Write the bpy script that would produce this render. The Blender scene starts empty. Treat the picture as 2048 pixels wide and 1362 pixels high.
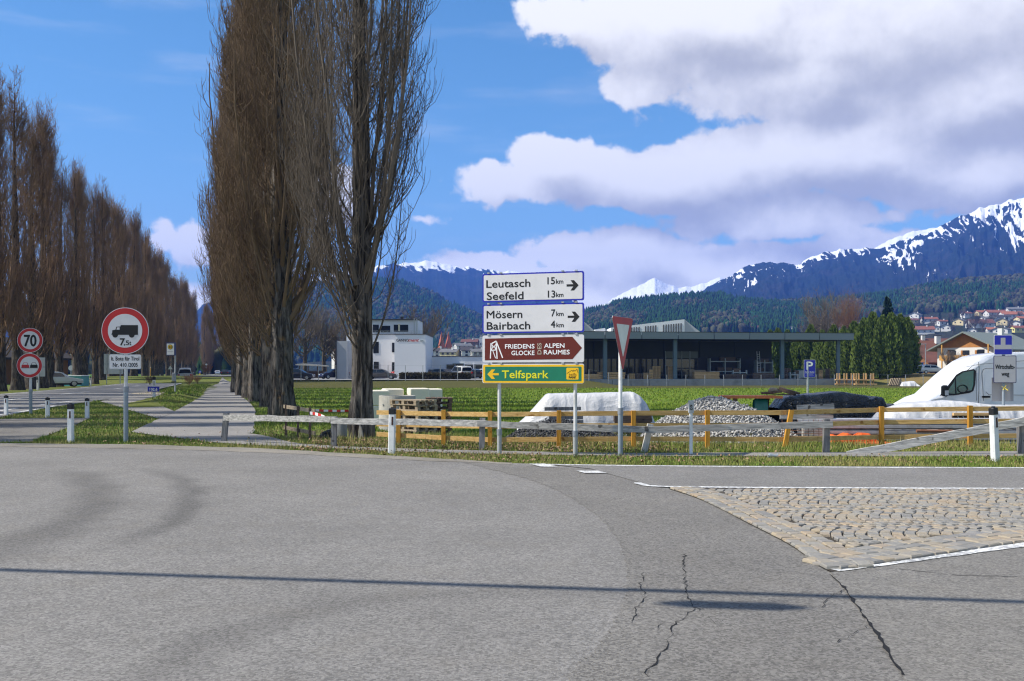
import bpy, bmesh, math, random
import numpy as np
from mathutils import Vector, Matrix
R = math.radians
rnd = random.Random(7)
rs = np.random.RandomState(11)
SC = bpy.context.scene
COL = SC.collection
F, HY, CH = 2000.0, 740.0, 1.6          # focal length in photo pixels, horizon row, eye height

# ---------------------------------------------------------------- camera
cd = bpy.data.cameras.new('camera'); cam = bpy.data.objects.new('camera', cd); COL.objects.link(cam)
cd.sensor_width = 36; cd.lens = 36 * F / 2048; cd.shift_y = (HY - 681) / 2048
cd.clip_start = 0.1; cd.clip_end = 60000
cam.location = (0, 0, CH); cam.rotation_euler = (R(90), 0, 0)
SC.camera = cam

# ---------------------------------------------------------------- light
SUN_EL = R(47); SUN_AZ = R(-98)        # azimuth from +Y, clockwise
sdir = Vector((math.sin(SUN_AZ) * math.cos(SUN_EL), math.cos(SUN_AZ) * math.cos(SUN_EL), math.sin(SUN_EL)))
sl = bpy.data.lights.new('sun', 'SUN'); sl.energy = 5.0; sl.angle = R(0.53); sl.color = (1, 0.945, 0.85)
so = bpy.data.objects.new('sun', sl); COL.objects.link(so)
so.rotation_euler = (-sdir).to_track_quat('-Z', 'Y').to_euler(); so.location = (-30, 0, 60)
SC.view_settings.view_transform = 'Standard'; SC.view_settings.look = 'None'
SC.view_settings.gamma = 1; SC.view_settings.use_curve_mapping = False
SC.view_settings.exposure = 0.62
SC.cycles.max_bounces = 6; SC.cycles.diffuse_bounces = 3; SC.cycles.glossy_bounces = 3
SC.cycles.transmission_bounces = 4; SC.cycles.volume_bounces = 0; SC.cycles.transparent_max_bounces = 8
SC.cycles.caustics_reflective = False; SC.cycles.caustics_refractive = False
SC.cycles.use_denoising = True
SC.cycles.filter_width = 1.2

def nd(nt, typ, ins=None, **props):
    n = nt.nodes.new(typ)
    for k, v in props.items(): setattr(n, k, v)
    for k, v in (ins or {}).items():
        s = n.inputs[k]
        if isinstance(v, bpy.types.NodeSocket): nt.links.new(v, s)
        else: s.default_value = v
    return n
def mth(nt, op, a, b=0.0, c=0.0, clamp=False):
    return nd(nt, 'ShaderNodeMath', {0: a, 1: b, 2: c}, operation=op, use_clamp=clamp).outputs[0]
def vm(nt, op, a, b=(0, 0, 0), out=0):
    return nd(nt, 'ShaderNodeVectorMath', {0: a, 1: b}, operation=op).outputs[out]
def mixc(nt, f, a, b, bt='MIX'):
    n = nd(nt, 'ShaderNodeMix', data_type='RGBA', blend_type=bt)
    for i, v in ((0, f), (6, a), (7, b)):
        if isinstance(v, bpy.types.NodeSocket): nt.links.new(v, n.inputs[i])
        else: n.inputs[i].default_value = v if i == 0 else (tuple(v) + (1,))[:4]
    return n.outputs[2]
def smooth(nt, x, lo, hi):
    n = nd(nt, 'ShaderNodeMapRange', {0: x, 1: lo, 2: hi}, interpolation_type='SMOOTHSTEP'); return n.outputs[0]
def noise(nt, vec, scale, detail=5, rough=.55, out=0, dist=0.0):
    return nd(nt, 'ShaderNodeTexNoise', {'Vector': vec, 'Scale': scale, 'Detail': detail, 'Roughness': rough, 'Distortion': dist}).outputs[out]

# ---------------------------------------------------------------- sky
W = bpy.data.worlds.new('World'); SC.world = W; W.use_nodes = True
nt = W.node_tree; nt.nodes.clear()
sky = nd(nt, 'ShaderNodeTexSky', sky_type='NISHITA', sun_disc=False, sun_elevation=SUN_EL,
         sun_rotation=SUN_AZ % (2 * math.pi), altitude=650, air_density=1.0, dust_density=0.3, ozone_density=2.5)
skyc = nd(nt, 'ShaderNodeHueSaturation', {'Hue': 0.492, 'Saturation': 1.22, 'Value': 1.56, 'Color': sky.outputs[0]}).outputs[0]
g = bpy.data.node_groups.new('cloud_field', 'ShaderNodeTree')
g.interface.new_socket('p', in_out='INPUT', socket_type='NodeSocketVector')
g.interface.new_socket('m', in_out='OUTPUT', socket_type='NodeSocketFloat')
gi = g.nodes.new('NodeGroupInput'); go = g.nodes.new('NodeGroupOutput')
p0 = gi.outputs[0]
wob = vm(g, 'SUBTRACT', noise(g, p0, 11, 4, .55, 1), (.5, .5, .5))
p = vm(g, 'ADD', p0, vm(g, 'MULTIPLY', wob, (.075, .05, 0)))
CL = [(1790, 70, 560, 175), (1420, 40, 350, 95), (1300, 165, 110, 38), (1960, 190, 420, 120), (1640, 140, 240, 80), (1120, 45, 90, 40),
      (1010, 370, 130, 42), (1105, 325, 105, 62), (1340, 350, 320, 72), (1660, 315, 420, 80), (1960, 330, 340, 70),
      (1545, 438, 225, 52), (960, 545, 150, 45), (1230, 500, 215, 52), (1110, 590, 320, 62), (1420, 540, 280, 55),
      (1980, 405, 120, 24), (1760, 500, 260, 36), (325, 470, 48, 34), (395, 480, 60, 52), (430, 590, 75, 34), (685, 395, 70, 62), (842, 440, 34, 11), (1585 + 220, 428, 28, 16)]
m = None
for cx, cy, rx, ry in CL:
    u, v = (cx - 1024) / F, (HY - cy) / F
    az = math.atan(u); e = math.atan(v * math.cos(az))
    l = vm(g, 'LENGTH', vm(g, 'MULTIPLY', vm(g, 'SUBTRACT', p, (az, e, 0)), (F / rx, F / ry, 0)), out=1)
    q = mth(g, 'MULTIPLY', mth(g, 'SUBTRACT', 1.0, l), min(1.0, ry / 70))
    m = q if m is None else mth(g, 'SMOOTH_MAX', m, q, .12)
sep = nd(g, 'ShaderNodeSeparateXYZ', {0: p0})
far = mth(g, 'MAXIMUM', smooth(g, mth(g, 'ABSOLUTE', sep.outputs[0]), .56, .8), smooth(g, sep.outputs[1], .39, .55))
gen = mth(g, 'MULTIPLY', mth(g, 'SUBTRACT', noise(g, vm(g, 'MULTIPLY', p, (1, 1.8, 1)), 1.9, 2), .54), 4.0)
m = mth(g, 'ADD', mth(g, 'MULTIPLY', m, mth(g, 'SUBTRACT', 1.0, far)), mth(g, 'MULTIPLY', gen, far))
det = mth(g, 'SUBTRACT', noise(g, p0, 26, 7, .6), .5)
m = mth(g, 'ADD', m, mth(g, 'MULTIPLY', det, .75))
g.links.new(m, go.inputs[0])
tc = nd(nt, 'ShaderNodeTexCoord').outputs['Generated']
d = vm(nt, 'NORMALIZE', tc)
s = nd(nt, 'ShaderNodeSeparateXYZ', {0: d})
azn = mth(nt, 'ARCTAN2', s.outputs[0], s.outputs[1]); eln = mth(nt, 'ARCSINE', s.outputs[2])
pv = nd(nt, 'ShaderNodeCombineXYZ', {0: azn, 1: eln, 2: 0.0}).outputs[0]
def cf(v):
    n = nt.nodes.new('ShaderNodeGroup'); n.node_tree = g; nt.links.new(v, n.inputs[0]); return n.outputs[0]
m0 = cf(pv); m1 = cf(vm(nt, 'ADD', pv, (-.022, .034, 0)))
dens = smooth(nt, m0, -.02, .15)
wisp = mth(nt, 'MULTIPLY', smooth(nt, noise(nt, vm(nt, 'MULTIPLY', pv, (1.5, 9, 1)), 3.2, 6, .55), .5, .85), .22)
lit = smooth(nt, mth(nt, 'ADD', mth(nt, 'SUBTRACT', m0, m1), mth(nt, 'MULTIPLY', mth(nt, 'SUBTRACT', .35, m0), .34)), -.62, .5)
cc = mixc(nt, lit, (5.6, 5.55, 5.6), (11.3, 11.1, 10.7))
cc = vm(nt, 'SCALE', cc); nt.links.new(mth(nt, 'MULTIPLY_ADD', mth(nt, 'SUBTRACT', 1.0, smooth(nt, eln, .03, .17)), .4, 1.0), cc.node.inputs['Scale'])
fin = mixc(nt, mth(nt, 'MAXIMUM', mth(nt, 'MULTIPLY', dens, .97), wisp), skyc, cc)
bg = nd(nt, 'ShaderNodeBackground', {'Color': fin, 'Strength': 0.072})
nt.links.new(bg.outputs[0], nd(nt, 'ShaderNodeOutputWorld').inputs[0])

# ---------------------------------------------------------------- helpers
def gp(px, py, z=0.0):
    d = (CH - z) * F / (py - HY); return ((px - 1024) / F * d, d)
def at(px, py, d):
    return Vector(((px - 1024) / F * d, d, CH + (HY - py) / F * d))
MATS = {}
def newmat(name):
    m = bpy.data.materials.new(name); m.use_nodes = True; nt = m.node_tree; nt.nodes.clear()
    b = nt.nodes.new('ShaderNodeBsdfPrincipled'); o = nt.nodes.new('ShaderNodeOutputMaterial')
    nt.links.new(b.outputs[0], o.inputs[0]); MATS[name] = m
    return m, nt, b
def M(name, col, rough=.6, var=.15, scale=6, bump=0.0, metal=0.0, spec=.3, objvar=0.0, stretch=None, dirt=None, dscale=2.5, coat=0, trans=0.0, bscale=None):
    if name in MATS: return MATS[name]
    m, nt, b = newmat(name)
    co = nd(nt, 'ShaderNodeTexCoord').outputs['Object']
    if stretch: co = vm(nt, 'MULTIPLY', co, stretch)
    n = noise(nt, co, scale, 6, .6)
    c = mixc(nt, n, [x * (1 - var * 1.6) for x in col], [min(.95, x * (1 + var * 1.6)) for x in col])
    if dirt:
        dn = smooth(nt, noise(nt, co, dscale, 6, .65), .45, .75)
        c = mixc(nt, dn, c, dirt)
    if objvar:
        r_ = nd(nt, 'ShaderNodeObjectInfo').outputs['Random']
        c = nd(nt, 'ShaderNodeHueSaturation', {'Color': c, 'Value': mth(nt, 'MULTIPLY_ADD', r_, 2 * objvar, 1 - objvar)}).outputs[0]
    nt.links.new(c, b.inputs['Base Color'])
    b.inputs['Roughness'].default_value = rough; b.inputs['Metallic'].default_value = metal
    b.inputs['Specular IOR Level'].default_value = spec
    if coat: b.inputs['Coat Weight'].default_value = coat
    if trans: b.inputs['Transmission Weight'].default_value = trans
    if bump:
        bn = nd(nt, 'ShaderNodeBump', {'Strength': bump, 'Distance': .02, 'Height': noise(nt, co, bscale or scale * 3, 6, .65)})
        nt.links.new(bn.outputs[0], b.inputs['Normal'])
    return m

def npmesh(name, V, faces, mats=(), mi=None, smooth_=False):
    """V (n,3); faces: (m,k) array of one arity or list of lists"""
    me = bpy.data.meshes.new(name)
    V = np.asarray(V, dtype=np.float32)
    if isinstance(faces, np.ndarray):
        k = faces.shape[1]; nf = len(faces)
        me.vertices.add(len(V)); me.vertices.foreach_set('co', V.ravel())
        me.loops.add(nf * k); me.loops.foreach_set('vertex_index', faces.astype(np.int32).ravel())
        me.polygons.add(nf); me.polygons.foreach_set('loop_start', np.arange(0, nf * k, k, dtype=np.int32))
    else:
        me.from_pydata([tuple(map(float, v)) for v in V], [], [list(map(int, f)) for f in faces])
    for m in mats: me.materials.append(m)
    if mi is not None: me.polygons.foreach_set('material_index', np.asarray(mi, dtype=np.int32))
    if smooth_: me.polygons.foreach_set('use_smooth', np.ones(len(me.polygons), dtype=bool))
    me.update(calc_edges=True); me.validate()
    return me

class MB:
    """collects shapes of one part; several materials allowed"""
    def __init__(s): s.v = []; s.f = []; s.m = []; s.mats = []; s.sm = []
    def mi(s, mat):
        if mat not in s.mats: s.mats.append(mat)
        return s.mats.index(mat)
    def add(s, vs, fs, mat, sm=False):
        o = len(s.v); s.v += [tuple(v) for v in vs]; i = s.mi(mat)
        for f in fs: s.f.append([o + k for k in f]); s.m.append(i); s.sm.append(sm)
        return s
    def box(s, c, sz, mat, rz=0.0, rx=0.0, ry=0.0, bev=0.0):
        a, b, h = sz[0] / 2, sz[1] / 2, sz[2] / 2
        mt = Matrix.Rotation(rz, 4, 'Z') @ Matrix.Rotation(ry, 4, 'Y') @ Matrix.Rotation(rx, 4, 'X')
        c = Vector(c)
        if not bev:
            P = [(x, y, z) for z in (-h, h) for x, y in ((-a, -b), (a, -b), (a, b), (-a, b))]
            fs = [(3, 2, 1, 0), (4, 5, 6, 7), (0, 1, 5, 4), (1, 2, 6, 5), (2, 3, 7, 6), (3, 0, 4, 7)]
        else:
            e = min(bev, a * .49, b * .49, h * .49); P = []; fs = []
            for z, i in ((-h, e), (-h + e, 0), (h - e, 0), (h, e)):
                aa, bb = a - i, b - i
                P += [(-aa + e, -bb, z), (aa - e, -bb, z), (aa, -bb + e, z), (aa, bb - e, z), (aa - e, bb, z), (-aa + e, bb, z), (-aa, bb - e, z), (-aa, -bb + e, z)]
            fs = [tuple(range(7, -1, -1)), tuple(range(24, 32))]
            for k in range(3):
                for j in range(8): fs.append((k * 8 + j, k * 8 + (j + 1) % 8, k * 8 + 8 + (j + 1) % 8, k * 8 + 8 + j))
        return s.add([c + mt @ Vector(q) for q in P], fs, mat)
    def bar(s, p, q, w, h, mat, up=(0, 0, 1)):
        p, q = Vector(p), Vector(q); t = (q - p).normalized(); u = Vector(up).cross(t)
        u = u.normalized() if u.length > 1e-5 else Vector((1, 0, 0)); v = t.cross(u)
        P = [b + u * (x * w / 2) + v * (y * h / 2) for b in (p, q) for x, y in ((-1, -1), (1, -1), (1, 1), (-1, 1))]
        return s.add(P, [(3, 2, 1, 0), (4, 5, 6, 7), (0, 1, 5, 4), (1, 2, 6, 5), (2, 3, 7, 6), (3, 0, 4, 7)], mat)
    def tube(s, pts, rad, mat, n=10, cap=True):
        pts = [Vector(p) for p in pts]; rad = rad if isinstance(rad, (list, tuple)) else [rad] * len(pts)
        V = []; fs = []
        for i, p in enumerate(pts):
            t = (pts[min(i + 1, len(pts) - 1)] - pts[max(i - 1, 0)]).normalized()
            r_ = Vector((1, 0, 0)) if abs(t.x) < .9 else Vector((0, 1, 0))
            u = t.cross(r_).normalized(); w = t.cross(u)
            for k in range(n):
                a = 2 * math.pi * k / n; V.append(p + (u * math.cos(a) + w * math.sin(a)) * rad[i])
        for i in range(len(pts) - 1):
            for k in range(n): fs.append((i * n + k, i * n + (k + 1) % n, i * n + n + (k + 1) % n, i * n + n + k))
        s.add(V, fs, mat, True)
        if cap:
            s.add(V[:n], [tuple(range(n - 1, -1, -1))], mat); s.add(V[-n:], [tuple(range(n))], mat)
        return s
    def prism(s, pts, y0, y1, mat, frame=None):
        """pts (x,z) outline counter-clockwise seen from -Y, extruded y0..y1"""
        n = len(pts); P = [Vector((x, y0, z)) for x, z in pts] + [Vector((x, y1, z)) for x, z in pts]
        if frame: P = [frame @ q for q in P]
        fs = [tuple(range(n)), tuple(range(2 * n - 1, n - 1, -1))] + [(i, i + n, (i + 1) % n + n, (i + 1) % n) for i in range(n)]
        return s.add(P, fs, mat)
    def plate(s, pts, z0, z1, mat):
        """pts (x,y) outline, extruded in z"""
        n = len(pts); P = [(x, y, z0) for x, y in pts] + [(x, y, z1) for x, y in pts]
        fs = [tuple(range(n - 1, -1, -1)), tuple(range(n, 2 * n))] + [(i, (i + 1) % n, (i + 1) % n + n, i + n) for i in range(n)]
        return s.add(P, fs, mat)
    def build(s, name, parent=None, loc=None, rz=0.0):
        me = bpy.data.meshes.new(name); me.from_pydata(s.v, [], s.f)
        for m in s.mats: me.materials.append(m)
        me.polygons.foreach_set('material_index', s.m); me.polygons.foreach_set('use_smooth', s.sm)
        me.update()
        return link(name, me, parent, loc, rz)
def link(name, me, parent=None, loc=None, rz=0.0):
    o = bpy.data.objects.new(name, me); COL.objects.link(o)
    if parent: o.parent = parent
    if loc is not None: o.location = loc
    o.rotation_euler.z = rz
    return o
def tag(o, label=None, cat=None, group=None, kind=None):
    if label: o['label'] = label
    if cat: o['category'] = cat
    if group: o['group'] = group
    if kind: o['kind'] = kind
    return o
def thing(name, label, cat, loc=(0, 0, 0), rz=0.0, group=None):
    o = bpy.data.objects.new(name, None); COL.objects.link(o); o.location = loc; o.rotation_euler.z = rz
    o.empty_display_size = .1
    return tag(o, label, cat, group)
def dup(root, loc, rz=None, label=None, group=None, scale=None):
    def cp(o, par):
        c = o.copy(); COL.objects.link(c); c.parent = par
        for k in o.children: cp(k, c)
        return c
    r = cp(root, None); r.location = loc
    if rz is not None: r.rotation_euler.z = rz
    if label: r['label'] = label
    if group: r['group'] = group
    if scale: r.scale = scale if isinstance(scale, (tuple, list)) else (scale,) * 3
    return r
def circle(cx, cz, r, n=40, a0=0.0):
    return [(cx + r * math.cos(a0 + 2 * math.pi * i / n), cz + r * math.sin(a0 + 2 * math.pi * i / n)) for i in range(n)]
def rrect(x0, z0, x1, z1, r=.03, n=4):
    o = []
    for cx, cz, a in ((x1 - r, z0 + r, -90), (x1 - r, z1 - r, 0), (x0 + r, z1 - r, 90), (x0 + r, z0 + r, 180)):
        o += [(cx + r * math.cos(R(a + 90 * i / n)), cz + r * math.sin(R(a + 90 * i / n))) for i in range(n + 1)]
    return o
def text(body, size, mat, parent, x, z, y, align='LEFT', bold=0.0, sx=1.0, name='lettering', rot=0.0, shear=0.0):
    """lettering lying on a plate that faces -Y"""
    cu = bpy.data.curves.new(name, 'FONT'); cu.body = body; cu.size = size; cu.align_x = align; cu.extrude = .0012
    cu.offset = bold; cu.resolution_u = 3; cu.shear = shear
    t = bpy.data.objects.new(name, cu)
    me = bpy.data.meshes.new_from_object(t); bpy.data.objects.remove(t); bpy.data.curves.remove(cu)
    me.name = name; me.materials.clear(); me.materials.append(mat)
    co = np.zeros(len(me.vertices) * 3, dtype=np.float32); me.vertices.foreach_get('co', co); co = co.reshape(-1, 3)
    c, s_ = math.cos(rot), math.sin(rot); X = co[:, 0] * sx; Z = co[:, 1].copy()
    V = np.stack([X * c - Z * s_, -co[:, 2], X * s_ + Z * c], 1)
    me.vertices.foreach_set('co', V.astype(np.float32).ravel()); me.update()
    return link(name, me, parent, (x, y, z))

# value noise in numpy
def _h(ix, iy, seed):
    n = (ix * 374761393 + iy * 668265263 + seed * 974711) & 0x7fffffff
    n = ((n ^ (n >> 13)) * 1274126177) & 0x7fffffff
    return ((n ^ (n >> 16)) & 0xffff) / 65535.0
def vn(x, y, seed=0):
    x = np.asarray(x, float); y = np.asarray(y, float)
    ix = np.floor(x).astype(np.int64); iy = np.floor(y).astype(np.int64); fx = x - ix; fy = y - iy
    fx = fx * fx * (3 - 2 * fx); fy = fy * fy * (3 - 2 * fy)
    a = _h(ix, iy, seed); b = _h(ix + 1, iy, seed); c = _h(ix, iy + 1, seed); d_ = _h(ix + 1, iy + 1, seed)
    return (a * (1 - fx) + b * fx) * (1 - fy) + (c * (1 - fx) + d_ * fx) * fy
def fbm(x, y, o=5, seed=0, ridged=False):
    t = 0; a = .5
    for k in range(o):
        v = vn(x * 2 ** k, y * 2 ** k, seed + k)
        if ridged: v = 1 - abs(2 * v - 1)
        t = t + a * v; a *= .5
    return t
def sst(x, a, b):
    t = np.clip((np.asarray(x, float) - a) / (b - a), 0, 1); return t * t * (3 - 2 * t)

# ---------------------------------------------------------------- terrain height
ROWR = [(-1.0, 14.0), (-3.58, 23.7), (-7.8, 33.7), (-11.6, 44.0), (-14.4, 53), (-17.5, 64), (-20.4, 75), (-40, 148), (-120, 440)]
_ry = np.array([q[1] for q in ROWR]); _rx = np.array([q[0] for q in ROWR])
def hgt(x, y):
    x = np.asarray(x, float); y = np.asarray(y, float)
    rx = np.interp(y, _ry, _rx)
    f = sst(x - rx, .8, 4.0) * sst(y, 21.3, 26.5)
    near = -.52 * f
    up = .85 * sst(y, 119, 128) * sst(x, -70, -50) * (1 - sst(x, 8, 16))
    h = -.014 + near + up
    h = h + .022 * (fbm(x * 1.3, y * 1.3, 3, 3) - .45) * sst(y, 16, 19)
    h = h + 1.55 * sst(y, 138, 152) * sst(x, 50, 60) + .55 * sst(y, 140, 155) * sst(x, 8, 16) * (1 - sst(x, 50, 60))
    h = h - .05 * sst(y, 44, 70) * (1 - sst(x - rx, -2, 2))
    bx = np.interp(y, [24, 38, 53, 84, 178, 400], [-12.3, -14.8, -18.0, -26.6, -52, -110])
    h = h + .32 * np.exp(-((x - bx) / 1.1) ** 2) * sst(y, 40, 56) * (1 - sst(y, 85, 115))
    return h
def hz(x, y): return float(hgt(x, y))
# ---------------------------------------------------------------- ground sheet
def spaced(near, far, step, growth):
    o = [0.0]; s_ = step
    while o[-1] < far:
        if o[-1] > near: s_ *= growth
        o.append(o[-1] + s_)
    return np.array(o)
xp = spaced(34, 9500, .5, 1.10); xs = np.concatenate([-xp[:0:-1], xp])
ys = spaced(62, 9800, .5, 1.07) - 12
X, Y = np.meshgrid(xs, ys); Z = hgt(X, Y)
nx, ny = len(xs), len(ys)
idx = np.arange(nx * ny).reshape(ny, nx)
Fq = np.stack([idx[:-1, :-1], idx[:-1, 1:], idx[1:, 1:], idx[1:, :-1]], -1).reshape(-1, 4)
mg, nt, b = newmat('ground_grass')
att = nd(nt, 'ShaderNodeAttribute', attribute_name='tint').outputs['Color']
co = nd(nt, 'ShaderNodeTexCoord').outputs['Object']
n1 = noise(nt, co, .35, 4); n2 = noise(nt, co, 5.5, 6, .7); n3 = noise(nt, co, 38, 3, .7)
c = mixc(nt, n2, mixc(nt, 1.0, att, (.5, .5, .45), 'MULTIPLY'), mixc(nt, 1.0, att, (1.45, 1.45, 1.5), 'MULTIPLY'))
c = mixc(nt, smooth(nt, n3, .52, .75), c, mixc(nt, .5, c, (.16, .12, .06)))
c = mixc(nt, mth(nt, 'MULTIPLY', smooth(nt, n1, .5, .75), .35), c, (.12, .10, .035))
nt.links.new(c, b.inputs['Base Color']); b.inputs['Roughness'].default_value = .95; b.inputs['Specular IOR Level'].default_value = .1
bn = nd(nt, 'ShaderNodeBump', {'Strength': .9, 'Distance': .07, 'Height': mth(nt, 'ADD', n2, mth(nt, 'MULTIPLY', n3, .5))})
nt.links.new(bn.outputs[0], b.inputs['Normal'])
me = npmesh('ground', np.stack([X, Y, Z], -1).reshape(-1, 3), Fq, [mg], smooth_=True)
rx = np.interp(Y, _ry, _rx)
field = sst(X - rx, .8, 3.5) * sst(Y, 24, 30) * (1 - sst(Y, 116, 120))
bank = sst(X - rx, .8, 3.5) * sst(Y, 114, 119) * (1 - sst(Y, 138, 146))
site = sst(X, -3.5, -1.5) * sst(Y, 20.3, 21.3) * (1 - sst(Y, 25.5, 28))
lf = sst(-X - np.interp(Y, [40, 62, 91, 141, 258, 400], [31, 36, 45, 58, 88, 126]), 3, 8) * sst(Y, 40, 60) * (1 - sst(Y, 300, 400))
dry = sst(X, 50, 58) * sst(Y, 136, 140) * (1 - sst(Y, 190, 220))
T3 = np.zeros((ny, nx, 4)); T3[..., 3] = 1
base = np.array([.125, .145, .035])
T3[..., :3] = base
for mk, cl in ((field, (.118, .178, .016)), (bank, (.075, .075, .022)), (site, (.10, .085, .05)), (lf, (.05, .14, .014)), (dry, (.20, .15, .06))):
    T3[..., :3] = T3[..., :3] * (1 - mk[..., None]) + np.array(cl) * mk[..., None]
a_ = me.color_attributes.new('tint', 'FLOAT_COLOR', 'POINT'); a_.data.foreach_set('color', T3.astype(np.float32).ravel())
tag(link('ground', me), kind='structure')

# ---------------------------------------------------------------- asphalt
def asphalt(name, col, tint=(1, 1, 1), marks=(), wear=.38, spk=1.0):
    m, nt, b = newmat(name)
    co = nd(nt, 'ShaderNodeTexCoord').outputs['Object']
    flat = vm(nt, 'MULTIPLY', co, (1, 1, 0))
    v = nd(nt, 'ShaderNodeTexVoronoi', {'Vector': flat, 'Scale': 62.0}, feature='F1')
    cell = nd(nt, 'ShaderNodeSeparateXYZ', {0: v.outputs['Color']}).outputs[0]
    big = noise(nt, flat, .45, 5, .6); mid = noise(nt, flat, 5, 6, .65); fine = noise(nt, flat, 130, 3, .8)
    val = mth(nt, 'MULTIPLY_ADD', mth(nt, 'SUBTRACT', cell, .5), .7 * spk, 1.0)
    val = mth(nt, 'MULTIPLY', val, mth(nt, 'MULTIPLY_ADD', mth(nt, 'SUBTRACT', big, .5), wear * 1.6, 1.0))
    val = mth(nt, 'MULTIPLY', val, mth(nt, 'MULTIPLY_ADD', mth(nt, 'SUBTRACT', mid, .5), wear, 1.0))
    val = mth(nt, 'MULTIPLY', val, mth(nt, 'MULTIPLY_ADD', mth(nt, 'SUBTRACT', fine, .5), 1.0 * spk, 1.0))
    for (cx, cy, rad, w, dark, y0, y1) in marks:      # rubber and grime worn in by turning wheels
        wobb = mth(nt, 'MULTIPLY', mth(nt, 'SUBTRACT', noise(nt, flat, .9, 4), .5), .7)
        dd = mth(nt, 'ADD', mth(nt, 'SUBTRACT', vm(nt, 'LENGTH', vm(nt, 'SUBTRACT', flat, (cx, cy, 0)), out=1), rad), wobb)
        k = mth(nt, 'SUBTRACT', 1.0, smooth(nt, mth(nt, 'ABSOLUTE', dd), 0.0, w))
        sy = nd(nt, 'ShaderNodeSeparateXYZ', {0: flat}).outputs[1]
        k = mth(nt, 'MULTIPLY', k, mth(nt, 'MULTIPLY', smooth(nt, sy, y0 - 1.0, y0 + 1), mth(nt, 'SUBTRACT', 1.0, smooth(nt, sy, y1 - 1.5, y1 + 1))))
        k = mth(nt, 'MULTIPLY', k, mth(nt, 'MULTIPLY_ADD', mid, .9, .45))
        val = mth(nt, 'MULTIPLY', val, mth(nt, 'MULTIPLY_ADD', k, -dark, 1.0))
    c = mixc(nt, 1.0, [col * t for t in tint], nd(nt, 'ShaderNodeCombineXYZ', {0: val, 1: val, 2: val}).outputs[0], 'MULTIPLY')
    c = mixc(nt, mth(nt, 'MULTIPLY', smooth(nt, noise(nt, flat, 1.7, 5), .5, .8), .25), c, (col * 1.1, col * .98, col * .8))
    nt.links.new(c, b.inputs['Base Color']); b.inputs['Roughness'].default_value = .82; b.inputs['Specular IOR Level'].default_value = .25
    bn = nd(nt, 'ShaderNodeBump', {'Strength': .55, 'Distance': .012, 'Height': mth(nt, 'ADD', cell, fine)})
    nt.links.new(bn.outputs[0], b.inputs['Normal'])
    return m
def circ3(a, b_, c_):
    (x1, y1), (x2, y2), (x3, y3) = a, b_, c_
    d_ = 2 * (x1 * (y2 - y3) + x2 * (y3 - y1) + x3 * (y1 - y2))
    ux = ((x1 * x1 + y1 * y1) * (y2 - y3) + (x2 * x2 + y2 * y2) * (y3 - y1) + (x3 * x3 + y3 * y3) * (y1 - y2)) / d_
    uy = ((x1 * x1 + y1 * y1) * (x3 - x2) + (x2 * x2 + y2 * y2) * (x1 - x3) + (x3 * x3 + y3 * y3) * (x2 - x1)) / d_
    return ux, uy, math.hypot(x1 - ux, y1 - uy)
k1 = circ3(gp(10, 1103), gp(190, 1000), gp(110, 932)) + (.5, .36, 8.6, 16)
k2 = circ3(gp(250, 1085), gp(385, 990), gp(300, 940)) + (.3, .36, 9.4, 16)
k3 = circ3(gp(380, 1310), gp(700, 1205), gp(960, 1180)) + (.34, .26, 5.2, 7.6)
mA = asphalt('asphalt_pale', .182, (1.05, 1, .93), (k1, k2, k3))
mB = asphalt('asphalt_worn', .155, (1.06, 1.0, .91), spk=1.15)
mC = asphalt('asphalt_side', .165, (1.06, 1.0, .90))
mD = asphalt('asphalt_lane', .178, (1.05, 1, .93))
mP = asphalt('asphalt_path', .22, (1.06, 1, .93), wear=.35, spk=.6)
mH = asphalt('asphalt_highway', .19, (1.02, 1, .98), wear=.2, spk=.5)
def curve(pts, n):
    """Catmull-Rom through points"""
    p = [np.array(q, float) for q in pts]; p = [2 * p[0] - p[1]] + p + [2 * p[-1] - p[-2]]
    o = []
    for i in range(1, len(p) - 2):
        for k in range(n):
            t = k / n
            o.append(.5 * (2 * p[i] + (p[i + 1] - p[i - 1]) * t + (2 * p[i - 1] - 5 * p[i] + 4 * p[i + 1] - p[i + 2]) * t * t + (3 * p[i] - p[i - 1] - 3 * p[i + 1] + p[i + 2]) * t ** 3))
    o.append(p[-2]); return o
def flatpoly(name, pts, z, mat, kind='structure', parent=None):
    bm = bmesh.new(); vs = [bm.verts.new((x, y, z)) for x, y in pts]; f = bm.faces.new(vs)
    if f.normal.z < 0: f.normal_flip()
    bm.normal_update()
    for f in bm.faces:
        if f.normal.z < 0: f.normal_flip()
    bmesh.ops.triangulate(bm, faces=bm.faces[:])
    me = bpy.data.meshes.new(name); bm.to_mesh(me); bm.free(); me.materials.append(mat)
    o = link(name, me, parent)
    return tag(o, kind=kind) if kind else o
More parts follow.
